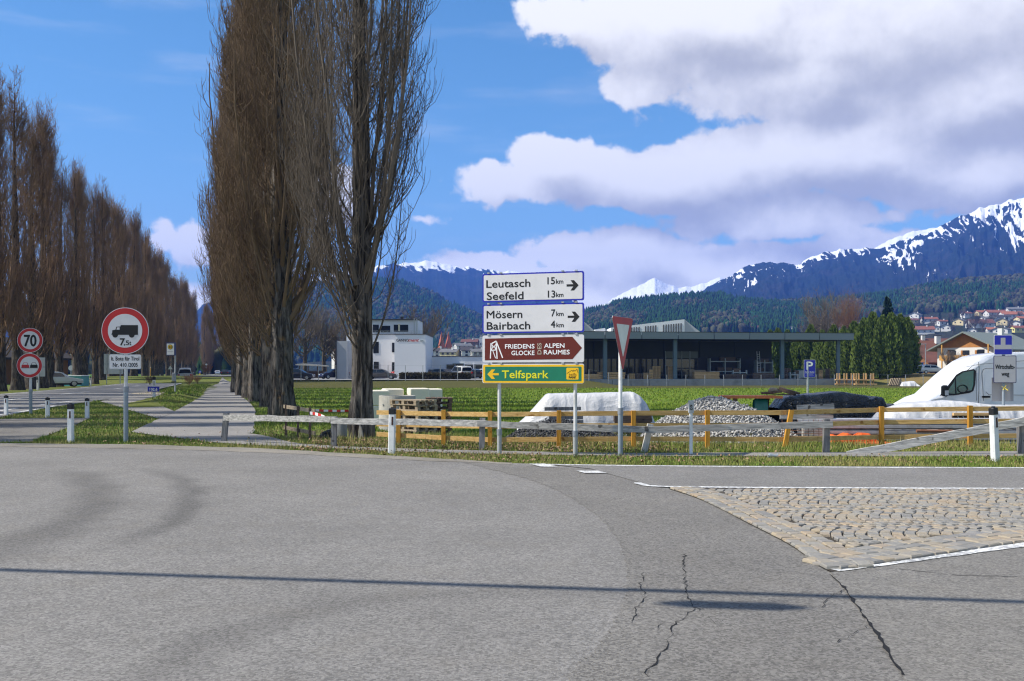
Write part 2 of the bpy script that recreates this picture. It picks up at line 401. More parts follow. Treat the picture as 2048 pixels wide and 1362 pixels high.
def ribbon(name, L_, R_, mat, dz=.0, n=10, k=4, kind='structure', parent=None, conform=True, jag=0.0):
    a = np.array(curve(L_, n)); c = np.array(curve(R_, n)); V = []
    for i in range(len(a)):
        ja, jc = (rs.rand(2) - .5) * jag
        for j in range(k + 1):
            t = j / k; q = a[i] * (1 - t) + c[i] * t
            if j == 0: q = q + (a[i] - c[i]) / np.linalg.norm(a[i] - c[i]) * ja
            if j == k: q = q + (c[i] - a[i]) / np.linalg.norm(a[i] - c[i]) * jc
            V.append((q[0], q[1], (max(0, hz(q[0], q[1])) if conform else 0) + dz))
    I = np.arange(len(V)).reshape(len(a), k + 1)
    Fa = np.stack([I[:-1, :-1], I[:-1, 1:], I[1:, 1:], I[1:, :-1]], -1).reshape(-1, 4)
    me = npmesh(name, V, Fa, [mat])
    if len(me.polygons) and sum(p_.normal.z for p_ in me.polygons) < 0: me.flip_normals()
    o = link(name, me, parent)
    return tag(o, kind=kind) if kind else o
EDGE = [(-400, 872), (0, 886), (250, 889), (512, 897), (800, 913), (1024, 926), (1300, 930), (2048, 934), (2500, 935)]
edge_w = [gp(*q) for q in EDGE]
ec = [tuple(q) for q in curve(edge_w, 10)]
ec = [(x + (rnd.random() - .5) * .03, y + (rnd.random() - .5) * .05) for x, y in ec]
flatpoly('road', [(-16, -6), (16, -6)] + ec[::-1], .0, mA)
# darker turning lane, side asphalt and the lane beside the verge
lb = [gp(*q) for q in ((930, 926), (1060, 960), (1150, 1000), (1222, 1060), (1256, 1130), (1250, 1200), (1205, 1290), (1140, 1362))] + [(.05, 3.0)]
rb = [gp(*q) for q in ((1180, 938), (1290, 968), (1400, 1000), (1500, 1050), (1580, 1092), (1632, 1130), (1662, 1150), (1722, 1225), (1770, 1290), (1810, 1362))] + [(1.6, 3.0)]
lbc = [(q[0] + (rnd.random() - .5) * .05, q[1] + (rnd.random() - .5) * .05) for q in curve(lb, 22)]; rbc = [tuple(q) for q in curve(rb, 8)]
flatpoly('turning_lane', lbc + rbc[::-1], .004, mB)
isl_r = [tuple(q) for q in curve([gp(*q) for q in ((1662, 1146), (1722, 1225), (1770, 1290), (1810, 1362))] + [(1.6, 3.0)], 8)]
flatpoly('side_road', isl_r + [(14, 3.0), (14, 14.2)] + [gp(1662, 1146)], .0075, mC)
ln = [gp(*q) for q in ((1180, 938), (1290, 968), (1345, 974))]
flatpoly('verge_lane', [gp(1100, 930)] + [tuple(q) for q in curve(ln, 6)] + [gp(2048, 978), gp(2500, 979)] + [gp(2500, 936), gp(2048, 935.5), gp(1300, 931.5)], .0095, mD)
# dusty strip along the road edge
mDust = asphalt('asphalt_dusty', .20, (1.12, 1.02, .86), wear=.6, spk=.6)
ribbon('dusty_strip', [(x, y + .02) for x, y in edge_w[:6]], [gp(-400, 876), gp(0, 893), gp(250, 897), gp(512, 905), gp(800, 919), gp(1024, 929)], mDust, .005, 8, 1, conform=False, jag=.16)
# worn white lines
mW, nt, b = newmat('road_paint')
co = nd(nt, 'ShaderNodeTexCoord').outputs['Object']
wr = smooth(nt, mth(nt, 'ADD', noise(nt, co, 22, 6, .75), mth(nt, 'MULTIPLY', noise(nt, co, 2.0, 3), .25)), .52, .72)
nt.links.new(mixc(nt, wr, (.74, .74, .72), (.27, .27, .27)), b.inputs['Base Color']); b.inputs['Roughness'].default_value = .7
def pxline(name, pts, w, z, n=6):
    c_ = [np.array(q) for q in curve([gp(*p_) for p_ in pts], n)]; L_ = []; R_ = []
    for i, q in enumerate(c_):
        t = c_[min(i + 1, len(c_) - 1)] - c_[max(i - 1, 0)]; t = t / np.linalg.norm(t); nn = np.array((-t[1], t[0]))
        L_.append(q + nn * w / 2); R_.append(q - nn * w / 2)
    return ribbon(name, L_, R_, mW, z, 1, 1, conform=False, jag=.02)
pxline('edge_line', [(1060, 929.5), (1300, 933), (1700, 936), (2100, 937)], .12, .0135)
pxline('island_line', [(1275, 968.5), (1345, 975), (1700, 977.5), (2100, 979)], .13, .0135)
pxline('side_line', [(1664, 1142), (1850, 1118), (2048, 1091), (2300, 1060)], .15, .0135)
for q in (((1058, 929), (1090, 929), (1116, 935), (1082, 935)), ((1152, 943), (1196, 943), (1214, 948), (1170, 948)), ((1268, 967), (1282, 967), (1290, 970), (1274, 970))):
    flatpoly('road_dash', [gp(*p_) for p_ in q], .0155, mW)
# cracks in the asphalt: dark jagged grooves
mCr = M('crack_dark', (.012, .012, .013), .95, .3, 20)
def crack(pts, w, z, jit=.04):
    P = [np.array(gp(*q)) for q in pts]; o = []
    for i in range(len(P) - 1):
        m_ = max(3, int(np.linalg.norm(P[i + 1] - P[i]) / .06))
        for k in range(m_): o.append(P[i] + (P[i + 1] - P[i]) * k / m_ + (rs.rand(2) - .5) * jit)
    V = []; 
    for i, q in enumerate(o):
        t = o[min(i + 1, len(o) - 1)] - o[max(0, i - 1)]; t /= np.linalg.norm(t) + 1e-9; nn = np.array((-t[1], t[0])); ww = w * (.2 + 1.5 * rs.rand() ** 2)
        V += [tuple(q + nn * ww) + (z,), tuple(q - nn * ww) + (z,)]
    I = np.arange(len(V)).reshape(-1, 2)
    me = npmesh('crack', V, np.stack([I[:-1, 0], I[1:, 0], I[1:, 1], I[:-1, 1]], -1), [mCr])
    if me.polygons[0].normal.z < 0: me.flip_normals()
    tag(link('crack', me), kind='structure')
crack([(1290, 1145), (1278, 1175), (1293, 1195), (1268, 1222), (1265, 1250)], .004, .0075)
crack([(1368, 1110), (1372, 1190), (1390, 1215), (1352, 1250), (1330, 1300), (1285, 1362)], .0045, .0075)
crack([(1660, 1150), (1690, 1180), (1722, 1226), (1760, 1275), (1790, 1330), (1812, 1362)], .011, .0105, .016)
crack([(1800, 1140), (1900, 1152), (2048, 1156)], .004, .0105)
crack([(1310, 1150), (1345, 1152), (1382, 1151)], .003, .0075)
crack([(1390, 1215), (1420, 1240), (1452, 1262)], .0022, .0075)
crack([(1352, 1250), (1330, 1246), (1300, 1262)], .0022, .0075)
crack([(1740, 1250), (1700, 1275), (1668, 1292)], .0025, .0105)
crack([(1690, 1180), (1655, 1196), (1640, 1222)], .002, .0105)

# ---------------------------------------------------------------- cobbled island
def stone_mat(name, island):
    m, nt, b = newmat(name)
    r_ = nd(nt, 'ShaderNodeNewGeometry').outputs['Random Per Island'] if island else nd(nt, 'ShaderNodeObjectInfo').outputs['Random']
    ramp = nd(nt, 'ShaderNodeValToRGB', {0: r_}); cr = ramp.color_ramp
    for i, (p_, c_) in enumerate(((0, (.20, .195, .185)), (.3, (.275, .265, .24)), (.5, (.33, .275, .195)), (.68, (.26, .25, .23)), (.85, (.345, .275, .19)), (1, (.22, .22, .22)))):
        e = cr.elements[i] if i < 2 else cr.elements.new(p_)
        e.position = p_; e.color = c_ + (1,)
    geo = nd(nt, 'ShaderNodeNewGeometry').outputs['Position']
    n_ = noise(nt, geo, 30, 6, .7)
    c_ = mixc(nt, n_, mixc(nt, 1.0, ramp.outputs[0], (.6, .6, .62), 'MULTIPLY'), mixc(nt, 1.0, ramp.outputs[0], (1.22, 1.18, 1.10), 'MULTIPLY'))
    nt.links.new(c_, b.inputs['Base Color']); b.inputs['Roughness'].default_value = .75
    bn = nd(nt, 'ShaderNodeBump', {'Strength': .8, 'Distance': .01, 'Height': n_}); nt.links.new(bn.outputs[0], b.inputs['Normal'])
    return m
mSt = stone_mat('granite_sett', False); mStI = stone_mat('granite_sett_far', True)
mJoint = M('joint_sand', (.05, .042, .032), .95, .35, 25, bump=.6)
isl_left = [tuple(q) for q in curve([gp(*q) for q in ((1335, 977.5), (1400, 1000), (1500, 1050), (1580, 1092), (1632, 1130), (1662, 1146))], 8)]
isl_bot = [gp(1662, 1144), gp(1850, 1116), gp(2048, 1087), gp(2300, 1057)]
bed = flatpoly('cobbled_island', isl_left + isl_bot[1:] + [gp(2300, 980)], .011, mJoint)
poly = np.array(isl_left + isl_bot[1:] + [gp(2300, 981)])
def inpoly(x, y, P):
    c_ = False; j = len(P) - 1
    for i in range(len(P)):
        if (P[i][1] > y) != (P[j][1] > y) and x < (P[j][0] - P[i][0]) * (y - P[i][1]) / (P[j][1] - P[i][1]) + P[i][0]: c_ = not c_
        j = i
    return c_
def dist_poly(x, y, pts):
    bd = 9; bi = 0
    for i in range(len(pts) - 1):
        a = np.array(pts[i]); c_ = np.array(pts[i + 1]); t = np.clip(np.dot((x, y) - a, c_ - a) / np.dot(c_ - a, c_ - a), 0, 1)
        d_ = np.linalg.norm(a + t * (c_ - a) - (x, y))
        if d_ < bd: bd = d_; bi = i
    return bd
stones = []
def row(pts, off, size):
    """a row of setts parallel to a border line"""
    c_ = [np.array(q) for q in pts]; acc = 0; last = None; path = []
    for i in range(len(c_)):
        t = c_[min(i + 1, len(c_) - 1)] - c_[max(0, i - 1)]; t = t / np.linalg.norm(t); path.append(c_[i] + np.array((-t[1], t[0])) * off)
    for i in range(len(path) - 1):
        seg = path[i + 1] - path[i]; L_ = np.linalg.norm(seg); ang = math.atan2(seg[1], seg[0])
        while acc < L_:
            q = path[i] + seg / L_ * acc; w = size * (.85 + .35 * rs.rand())
            stones.append((q[0], q[1], ang, w, size * .93)); acc += w + .012
        acc -= L_
for k in range(3): row(isl_left, .07 + k * .142, .128)
bot_d = [tuple(q) for q in curve(isl_bot, 6)]
for k in range(4): row(bot_d, .06 + k * .135, .15)
cw = 1.15
for ci in range(7):
    y0 = 7.6 + ci * cw + cw / 2
    for ai in range(90):
        x0 = 1.6 + ai * .118 + (ci % 2) * .05
        nst = 9
        for k in range(nst):
            th = (k - (nst - 1) / 2) / nst * R(88); Rr = .80
            x = x0 + Rr * (1 - math.cos(th)) ; y = y0 + Rr * math.sin(th) * 1.02
            if x > 9.6 or not inpoly(x, y, poly): continue
            if dist_poly(x, y, isl_left) < .455 or dist_poly(x, y, bot_d) < .56: continue
            if y > gp(1400, 981)[1] - .05: continue
            stones.append((x + (rs.rand() - .5) * .012, y + (rs.rand() - .5) * .012, math.pi / 2 - th + (rs.rand() - .5) * .12, .106 * (.9 + .2 * rs.rand()), .097))
def sett_geo(w, l, seed):
    r_ = np.random.RandomState(seed); V = []
    for z, ins in ((-.004, -.002), (.014, 0.0), (.018 + r_.rand() * .005, .008)):
        for sx, sy in ((-1, -1), (1, -1), (1, 1), (-1, 1)):
            V.append((sx * (w / 2 - ins) + (r_.rand() - .5) * .010, sy * (l / 2 - ins) + (r_.rand() - .5) * .010, z + (r_.rand() - .5) * .004 * (z > .016)))
    Fs = [(8, 9, 10, 11)] + [(k * 4 + j, k * 4 + (j + 1) % 4, k * 4 + 4 + (j + 1) % 4, k * 4 + 4 + j) for k in (0, 1) for j in range(4)]
    return V, Fs
stones = [q for q in stones if inpoly(q[0], q[1], poly)]
stones.sort(key=lambda q: q[1] + (0 if abs(q[0]) / q[1] < .53 else 100))
proto = [npmesh('sett', *sett_geo(1.0 * .11, .11, 50 + k), [mSt]) for k in range(10)]
for i, (x, y, a, w, l) in enumerate(stones[:300]):
    o = link('cobblestone', proto[i % 10], bed, (x, y, .011)); o.rotation_euler = ((rs.rand() - .5) * .05, (rs.rand() - .5) * .05, a + (math.pi if i % 3 == 0 else 0))
    o.scale = (w / .11, l / .11, 1.0 + rs.rand() * .35)
V = []; Fs = []
for i, (x, y, a, w, l) in enumerate(stones[300:]):
    vv, ff = sett_geo(w, l, i); o_ = len(V); ca, sa = math.cos(a), math.sin(a); hz_ = .011 + rs.rand() * .005
    V += [(x + q[0] * ca - q[1] * sa, y + q[0] * sa + q[1] * ca, hz_ + q[2]) for q in vv]; Fs += [[o_ + k for k in f] for f in ff]
tag(link('cobblestones_beyond', npmesh('cobblestones_beyond', V, Fs, [mStI]), bed), kind='stuff')

# ---------------------------------------------------------------- cycle path, main road, link
mG = asphalt('gravel_dirt', .15, (1.05, .98, .88), wear=.8, spk=1.1)
pathL = [gp(*q) for q in ((267, 862), (344, 824), (402, 793), (425, 771), (466, 756))]
pathR = [gp(*q) for q in ((506, 866), (511, 824), (500, 806), (474, 782), (473, 763))]
pathL += [(-112, 380)]; pathR += [(-109, 380)]
ribbon('cycle_path', pathL, pathR, mP, .002, 10, 4, jag=.1)
ribbon('footpath', [gp(*q) for q in ((262, 864), (420, 884), (600, 894), (800, 903), (1000, 908), (1300, 912.5), (2048, 913), (2400, 914))],
       [gp(*q) for q in ((300, 846), (508, 868), (600, 887), (800, 897), (1000, 902), (1300, 906), (2048, 902.5), (2400, 903))], mP, .005, 8, 4, conform=True, jag=.08)
hiL = [(-75, 39)] + [gp(*q) for q in ((-300, 812), (0, 788), (150, 776), (250, 766.5), (330, 757.5), (395, 750.5))] + [(-118, 400)]
hiR = [(-30, 20)] + [gp(*q) for q in ((-300, 885), (0, 834), (120, 812), (262, 791), (335, 774), (405, 756.5))] + [(-114, 400)]
ribbon('main_road', hiL, hiR, mH, .006, 10, 5, conform=False)
flatpoly('link_path', [gp(*q) for q in ((200, 803), (262, 788), (345, 788), (300, 803), (350, 823), (318, 838))], .010, mP)
flatpoly('gravel_yard', [gp(*q) for q in ((-300, 868), (0, 838), (90, 836), (180, 836), (150, 850), (60, 884), (-10, 884.5))], .004, mG)
def roadline(pts, w=.12, dash=None):
    c_ = [np.array(q) for q in curve([gp(*p_) if len(p_) == 2 else p_[:2] for p_ in pts], 12)]; acc = 0; seg = []
    def flush(sg):
        if len(sg) < 2: return
        L_ = []; R_ = []
        for i, q in enumerate(sg):
            t = sg[min(i + 1, len(sg) - 1)] - sg[max(i - 1, 0)]; t = t / np.linalg.norm(t); nn = np.array((-t[1], t[0]))
            L_.append(q + nn * w / 2); R_.append(q - nn * w / 2)
        ribbon('lane_line', L_, R_, mW, .013, 1, 1, conform=False)
    if not dash: flush(c_); return
    fine = []
    for i in range(len(c_) - 1):
        L_ = np.linalg.norm(c_[i + 1] - c_[i]); k = max(1, int(L_ / 1.0)); fine += [c_[i] + (c_[i + 1] - c_[i]) * j / k for j in range(k)]
    for q in range(0, len(fine) - dash[0], dash[0] + dash[1]): flush(fine[q:q + dash[0] + 1])
roadline([(-100, 812), (0, 802), (120, 789), (230, 778), (300, 768), (360, 758), (405, 752)], .2, (6, 6))
roadline([(-100, 836), (0, 822), (100, 808), (250, 790)], .2, (6, 5))
roadline([(-200, 853), (0, 830), (75, 818.5), (110, 812)], .2)
roadline([(-200, 807), (0, 789.2), (150, 777.2), (250, 767.5), (330, 758.3), (395, 751)], .16)
roadline([(336, 773), (370, 765), (405, 755.8)], .16)
# sandy patch beside the bus bay
flatpoly('sandy_patch', [gp(*q) for q in ((262, 787), (300, 783), (330, 785), (320, 790), (275, 790))], .014, M('sand', (.34, .29, .22), .9, .3, 9, bump=.5))

# ---------------------------------------------------------------- hills and mountains
def ridge_mesh(name, prof, d0, d1, mat, nu=420, nv=70, rough=.12, seed=0, snow=None, spur=.25, back=.35, nf=9, pw=1.0, zb=-3.0):
    """a real slope: foot at distance d0, crest at about d1, crest outline given along the horizon"""
    px = np.array([q[0] for q in prof], float); py = np.array([q[1] for q in prof], float)
    u = np.linspace(px[0], px[-1], nu); e = np.interp(u, px, (HY - py) / F)
    e = e + (fbm(u / 14.0, u * 0, 4, seed) - .47) * .0042
    v = np.concatenate([np.linspace(0, 1, nv), 1 + np.linspace(.03, back, 8)])
    U, Vv = np.meshgrid(u, v); E = np.interp(U, u, e)
    D = d0 + (d1 - d0) * Vv
    D = D + (d1 - d0) * spur * (fbm(U / 130.0, Vv * .6, 4, seed + 5) - .47) * Vv
    prof_v = np.where(Vv <= 1, np.clip(Vv, 0, 1) ** pw, 1 - (Vv - 1) * 1.6)
    n_ = fbm(U / 1024 * nf * 3.2 + Vv * .9, Vv * nf * .55, 6, seed + 9, True) - .62
    amp = np.clip(Vv, 0, 1) * np.clip(1.06 - Vv, 0, 1) * 3.4
    Zc = CH + E * d1
    Zz = Zc * prof_v + Zc * rough * n_ * amp
    Zz = np.where(Vv < .001, zb, Zz)
    Xx = (U - 1024) / F * D
    # keep the crest where the outline says at its own distance
    Zz = np.where((Vv > .0) & (Vv <= 1.0), Zz * (1 + (D / (d0 + (d1 - d0) * Vv) - 1) * Vv ** 2), Zz)
    I = np.arange(U.size).reshape(U.shape)
    Fa = np.stack([I[:-1, :-1], I[:-1, 1:], I[1:, 1:], I[1:, :-1]], -1).reshape(-1, 4)
    me = npmesh(name, np.stack([Xx, D, Zz], -1).reshape(-1, 3), Fa, [mat], smooth_=True)
    if snow:
        lo, hi, amt = snow
        rel = Zz / Zc.max()
        st = fbm(U / 16.0 + Vv * 2.5, Vv * 11, 5, seed + 21, True); big = fbm(U / 60.0, Vv * 3, 4, seed + 33)
        wp = fbm(U / 46.0, Vv * 4, 3, seed + 55); st = fbm(U / 8.5 + Vv * 9 + wp * 4, Vv * 7.5, 5, seed + 21, True)
        sn = sst((rel - lo) * 1.7 + (st - .66) * 2.0 * amt + (big - .47) * 1.3 * amt, -.06, .42) if hi > .97 else sst(rel + (st - .62) * .5 * amt + (big - .47) * .6 * amt, lo, hi)
        a = me.attributes.new('snow', 'FLOAT', 'POINT'); a.data.foreach_set('value', sn.astype(np.float32).ravel())
    tag(link(name, me), kind='structure')
    return u, e, (Xx, D, Zz)
def mount_mat(name, forest, rock, sc=.01):
    m, nt, b = newmat(name)
    sn = nd(nt, 'ShaderNodeAttribute', attribute_name='snow').outputs['Fac']
    pos = nd(nt, 'ShaderNodeNewGeometry').outputs['Position']
    n_ = noise(nt, pos, sc, 7, .65); n2 = noise(nt, pos, sc * 5, 6, .7)
    c_ = mixc(nt, smooth(nt, n_, .45, .7), forest, rock)
    c_ = mixc(nt, n2, mixc(nt, 1.0, c_, (.5, .5, .5), 'MULTIPLY'), mixc(nt, 1.0, c_, (1.5, 1.5, 1.5), 'MULTIPLY'))
    k = smooth(nt, mth(nt, 'ADD', sn, mth(nt, 'MULTIPLY', mth(nt, 'SUBTRACT', n2, .5), .9)), .3, .68)
    c_ = mixc(nt, k, c_, (.80, .82, .86))
    nt.links.new(c_, b.inputs['Base Color']); b.inputs['Roughness'].default_value = .9; b.inputs['Specular IOR Level'].default_value = .05
    bn = nd(nt, 'ShaderNodeBump', {'Strength': .7, 'Distance': 12.0, 'Height': n2}); nt.links.new(bn.outputs[0], b.inputs['Normal'])
    return m
mMt = mount_mat('mountain_forest', (.010, .017, .013), (.026, .027, .03))
mMs = mount_mat('mountain_snow', (.10, .11, .13), (.16, .16, .17))
ridge_mesh('mountain', [(1340, 640), (1390, 592), (1440, 560), (1500, 528), (1540, 522), (1590, 531), (1640, 507), (1700, 497), (1760, 499), (1800, 482), (1860, 463), (1900, 441), (1960, 416), (2048, 394), (2200, 350), (2500, 330), (2900, 420)],
           1500, 3400, mMt, 900, 150, .10, 3, (.55, 1.0, 1.1), .16, nf=14)
ridge_mesh('mountain_snowy_ridge', [(1650, 560), (1735, 506), (1775, 482), (1810, 468), (1845, 459), (1868, 455), (1900, 462), (2000, 480), (2300, 500)], 3500, 4700, mMs, 200, 40, .08, 6, (.3, .5, .4), .1)
ridge_mesh('mountain_snowy_peak', [(1120, 660), (1190, 618), (1230, 594), (1262, 578), (1285, 566), (1310, 556), (1335, 568), (1355, 573), (1380, 575), (1410, 566), (1440, 556), (1480, 570), (1560, 600)],
           3400, 5300, mMs, 320, 70, .10, 17, (.22, .40, .5), .1)
ridge_mesh('mountain_snow_cap', [(420, 660), (520, 600), (620, 560), (720, 538), (800, 527), (850, 522), (900, 531), (960, 538), (1040, 545), (1090, 562), (1160, 612), (1230, 680)],
           2500, 4700, mMt, 420, 90, .08, 28, (.83, .93, .55), .12)
ridge_mesh('mountain_far_slope', [(-400, 560), (0, 600), (200, 610), (360, 640), (400, 615), (440, 590), (490, 560), (560, 520), (650, 560), (740, 620)], 2200, 4400, mMt, 300, 60, .1, 41, (.72, .9, .7), .12)
mHill = mount_mat('hill_floor', (.030, .040, .018), (.05, .042, .028), .02)
# wooded hill behind the town
hillA = ridge_mesh('hill', [(440, 700), (520, 620), (600, 585), (640, 572), (700, 561), (760, 561), (800, 568), (850, 588), (900, 613), (960, 640), (1020, 668), (1120, 700)], 1050, 2100, mHill, 160, 50, .05, 51, None, .1)
HB = [(1010, 690), (1090, 650), (1165, 628), (1200, 622), (1240, 608), (1300, 601), (1380, 594), (1440, 594), (1500, 606), (1560, 609), (1620, 606), (1700, 601), (1780, 591), (1850, 577), (1930, 565), (2048, 558), (2400, 540)]
hillB = ridge_mesh('wooded_hill', HB, 380, 1500, mHill, 220, 60, .0, 61, None, .0, pw=1.55)
hbx = np.array([q[0] for q in HB], float); hbe = np.array([(HY - q[1]) / F for q in HB])
def hillz(x, y):
    u = 1024 + x / y * F; v = (y - 380) / 1120.0
    if v <= 0: return 0.0
    return float((CH + np.interp(u, hbx, hbe) * 1500) * min(1, v) ** 1.55)
def on_hill(px, py):
    """the point of the slope seen at this pixel"""
    lo, hi = 385.0, 1490.0
    for _ in range(50):
        mid = (lo + hi) / 2; z = hillz((px - 1024) / F * mid, mid)
        if HY - (z - CH) / mid * F > py: lo = mid
        else: hi = mid
    return Vector(((px - 1024) / F * lo, lo, hillz((px - 1024) / F * lo, lo)))
# woods on both hills: thousands of small crowns
def woods(name, pts, mat):
    V = []; Fs = []; n = len(pts)
    K = 5
    P = np.array([q[:3] for q in pts]); Hh = np.array([q[3] for q in pts]); Wd = np.array([q[4] for q in pts]); con = np.array([q[5] for q in pts])
    ring = np.arange(K) * 2 * math.pi / K
    verts = np.zeros((n, 3 * K + 1, 3))
    for k, (zf, rc, rd) in enumerate(((.08, .8, .55), (.35, .72, 1.0), (.7, .33, .72))):
        r_ = np.where(con > .5, rc, rd) * Wd
        jit = .7 + .6 * rs.rand(n, K)
        verts[:, k * K:(k + 1) * K, 0] = P[:, None, 0] + np.cos(ring + k * .5) * r_[:, None] * jit
        verts[:, k * K:(k + 1) * K, 1] = P[:, None, 1] + np.sin(ring + k * .5) * r_[:, None] * jit
        verts[:, k * K:(k + 1) * K, 2] = P[:, None, 2] + (Hh * zf)[:, None] * (.85 + .3 * rs.rand(n, K))
    verts[:, 3 * K] = P + np.stack([np.zeros(n), np.zeros(n), Hh * np.where(con > .5, 1.0, .88)], 1)
    f = []
    for k in range(2):
        for j in range(K): a, b_ = k * K + j, k * K + (j + 1) % K; f += [(a, b_, b_ + K), (a, b_ + K, a + K)]
    for j in range(K): f.append((2 * K + j, 2 * K + (j + 1) % K, 3 * K))
    f = np.array(f); Fa = (f[None] + (np.arange(n) * (3 * K + 1))[:, None, None]).reshape(-1, 3)
    me = npmesh(name, verts.reshape(-1, 3), Fa, [mat])
    at_ = me.attributes.new('con', 'FLOAT', 'POINT'); at_.data.foreach_set('value', np.repeat(con, 3 * K + 1).astype(np.float32))
    return tag(link(name, me), kind='stuff')
mWood, nt, b = newmat('woodland')
con = nd(nt, 'ShaderNodeAttribute', attribute_name='con').outputs['Fac']
ri = nd(nt, 'ShaderNodeNewGeometry').outputs['Random Per Island']
c_ = mixc(nt, con, (.046, .046, .026), (.017, .042, .013))
c_ = nd(nt, 'ShaderNodeHueSaturation', {'Color': c_, 'Value': mth(nt, 'MULTIPLY_ADD', ri, 1.2, .45), 'Hue': mth(nt, 'MULTIPLY_ADD', ri, .05, .475)}).outputs[0]
nt.links.new(c_, b.inputs['Base Color']); b.inputs['Roughness'].default_value = .95; b.inputs['Specular IOR Level'].default_value = .05
pts = []
for k in range(24000):
    px = 1000 + rs.rand() * 1130; v = (.22 + .80 * rs.rand() ** .8); y = 380 + 1120 * v; x = (px - 1024) / F * y
    z = hillz(x, y); pyy = HY - (z - CH) / y * F
    if px > 1620 and pyy > 640 - (px - 1620) * .06 + 8 * vn(px / 30, 0, 3): continue
    if px <= 1620 and pyy > 668: continue
    cz = fbm(px / 55, v * 7, 3, 77); cn = 1.0 if cz + (rs.rand() - .5) * .35 < .58 - .0006 * max(0, px - 1800) else 0.0
    hh = 7 + 6 * rs.rand(); pts.append((x, y, z - 1, hh, hh * (.26 if cn else .36), cn))
woods('forest', pts, mWood)
XA, YA, ZA = hillA[2]; pts = []
for k in range(16000):
    i = rs.randint(4, 50); j = rs.randint(2, 159); t, s_ = rs.rand(2)
    x = XA[i - 1, j] * (1 - t) + XA[i, j] * t + (rs.rand() - .5) * 20; y = YA[i - 1, j] * (1 - t) + YA[i, j] * t; z = ZA[i - 1, j] * (1 - t) + ZA[i, j] * t
    cn = 1.0 if fbm(j / 9.0, i / 7.0, 3, 99) + (rs.rand() - .5) * .3 < .56 else 0.0
    hh = 9 + 8 * rs.rand(); pts.append((x, y, z - 1, hh, hh * (.27 if cn else .36), cn))
for k in range(5200):
    px = -320 + 900 * rs.rand(); y = 380 + 500 * rs.rand(); cn = 1.0 if rs.rand() < .35 else 0.0; hh = 7 + 8 * rs.rand()
    if px > 500: y += 160
    pts.append(((px - 1024) / F * y, y, -.5, hh, hh * (.26 if cn else .4), cn))
woods('forest_far', pts, mWood)
# ---------------------------------------------------------------- trees
def tubes(P, Rr, S=3):
    """P (N,K,3), Rr (N,K): many tapering branches at once"""
    N, K, _ = P.shape
    T = np.gradient(P, axis=1); T /= np.linalg.norm(T, axis=2, keepdims=True) + 1e-9
    ref = np.array([.37, .93, 0.0]); U = np.cross(T, ref); U /= np.linalg.norm(U, axis=2, keepdims=True) + 1e-9; Wv = np.cross(T, U)
    a = np.arange(S) * 2 * math.pi / S
    V = P[:, :, None, :] + (U[:, :, None, :] * np.cos(a)[None, None, :, None] + Wv[:, :, None, :] * np.sin(a)[None, None, :, None]) * Rr[:, :, None, None]
    I = np.arange(N * K * S).reshape(N, K, S); J = np.roll(I, -1, axis=2)
    Fa = np.stack([I[:, :-1], J[:, :-1], J[:, 1:], I[:, 1:]], -1).reshape(-1, 4)
    return V.reshape(-1, 3), Fa
def join(parts):
    V = []; Fs = []; o = 0
    for v, f in parts: V.append(v); Fs.append(f + o); o += len(v)
    return np.concatenate(V), np.concatenate(Fs)
def grow(base, dirv, length, out, K, r, wig=.06):
    """branches that leave sideways and turn up: base (N,3), dirv (N,2) horizontal unit, length (N,), out (N,)"""
    N = len(base); t = np.linspace(0, 1, K)[None, :]
    hor = out[:, None] * (1 - (1 - t) ** 2.2); ver = length[:, None] * (.45 * t + .55 * t ** 1.45)
    P = np.zeros((N, K, 3)); P[..., 0] = base[:, None, 0] + dirv[:, None, 0] * hor; P[..., 1] = base[:, None, 1] + dirv[:, None, 1] * hor; P[..., 2] = base[:, None, 2] + ver
    w = np.cumsum(r.randn(N, K, 3) * wig * (length / K)[:, None, None], axis=1); w[:, 0] = 0; w[..., 2] *= .4
    return P + w
def children(P, n, r, lo=.25, hi=1.0):
    N, K, _ = P.shape; i = np.repeat(np.arange(N), n); t = (lo + (hi - lo) * r.rand(N * n)) * (K - 1)
    k = np.minimum(t.astype(int), K - 2); f = (t - k)[:, None]
    return i, t / (K - 1), P[i, k] * (1 - f) + P[i, k + 1] * f
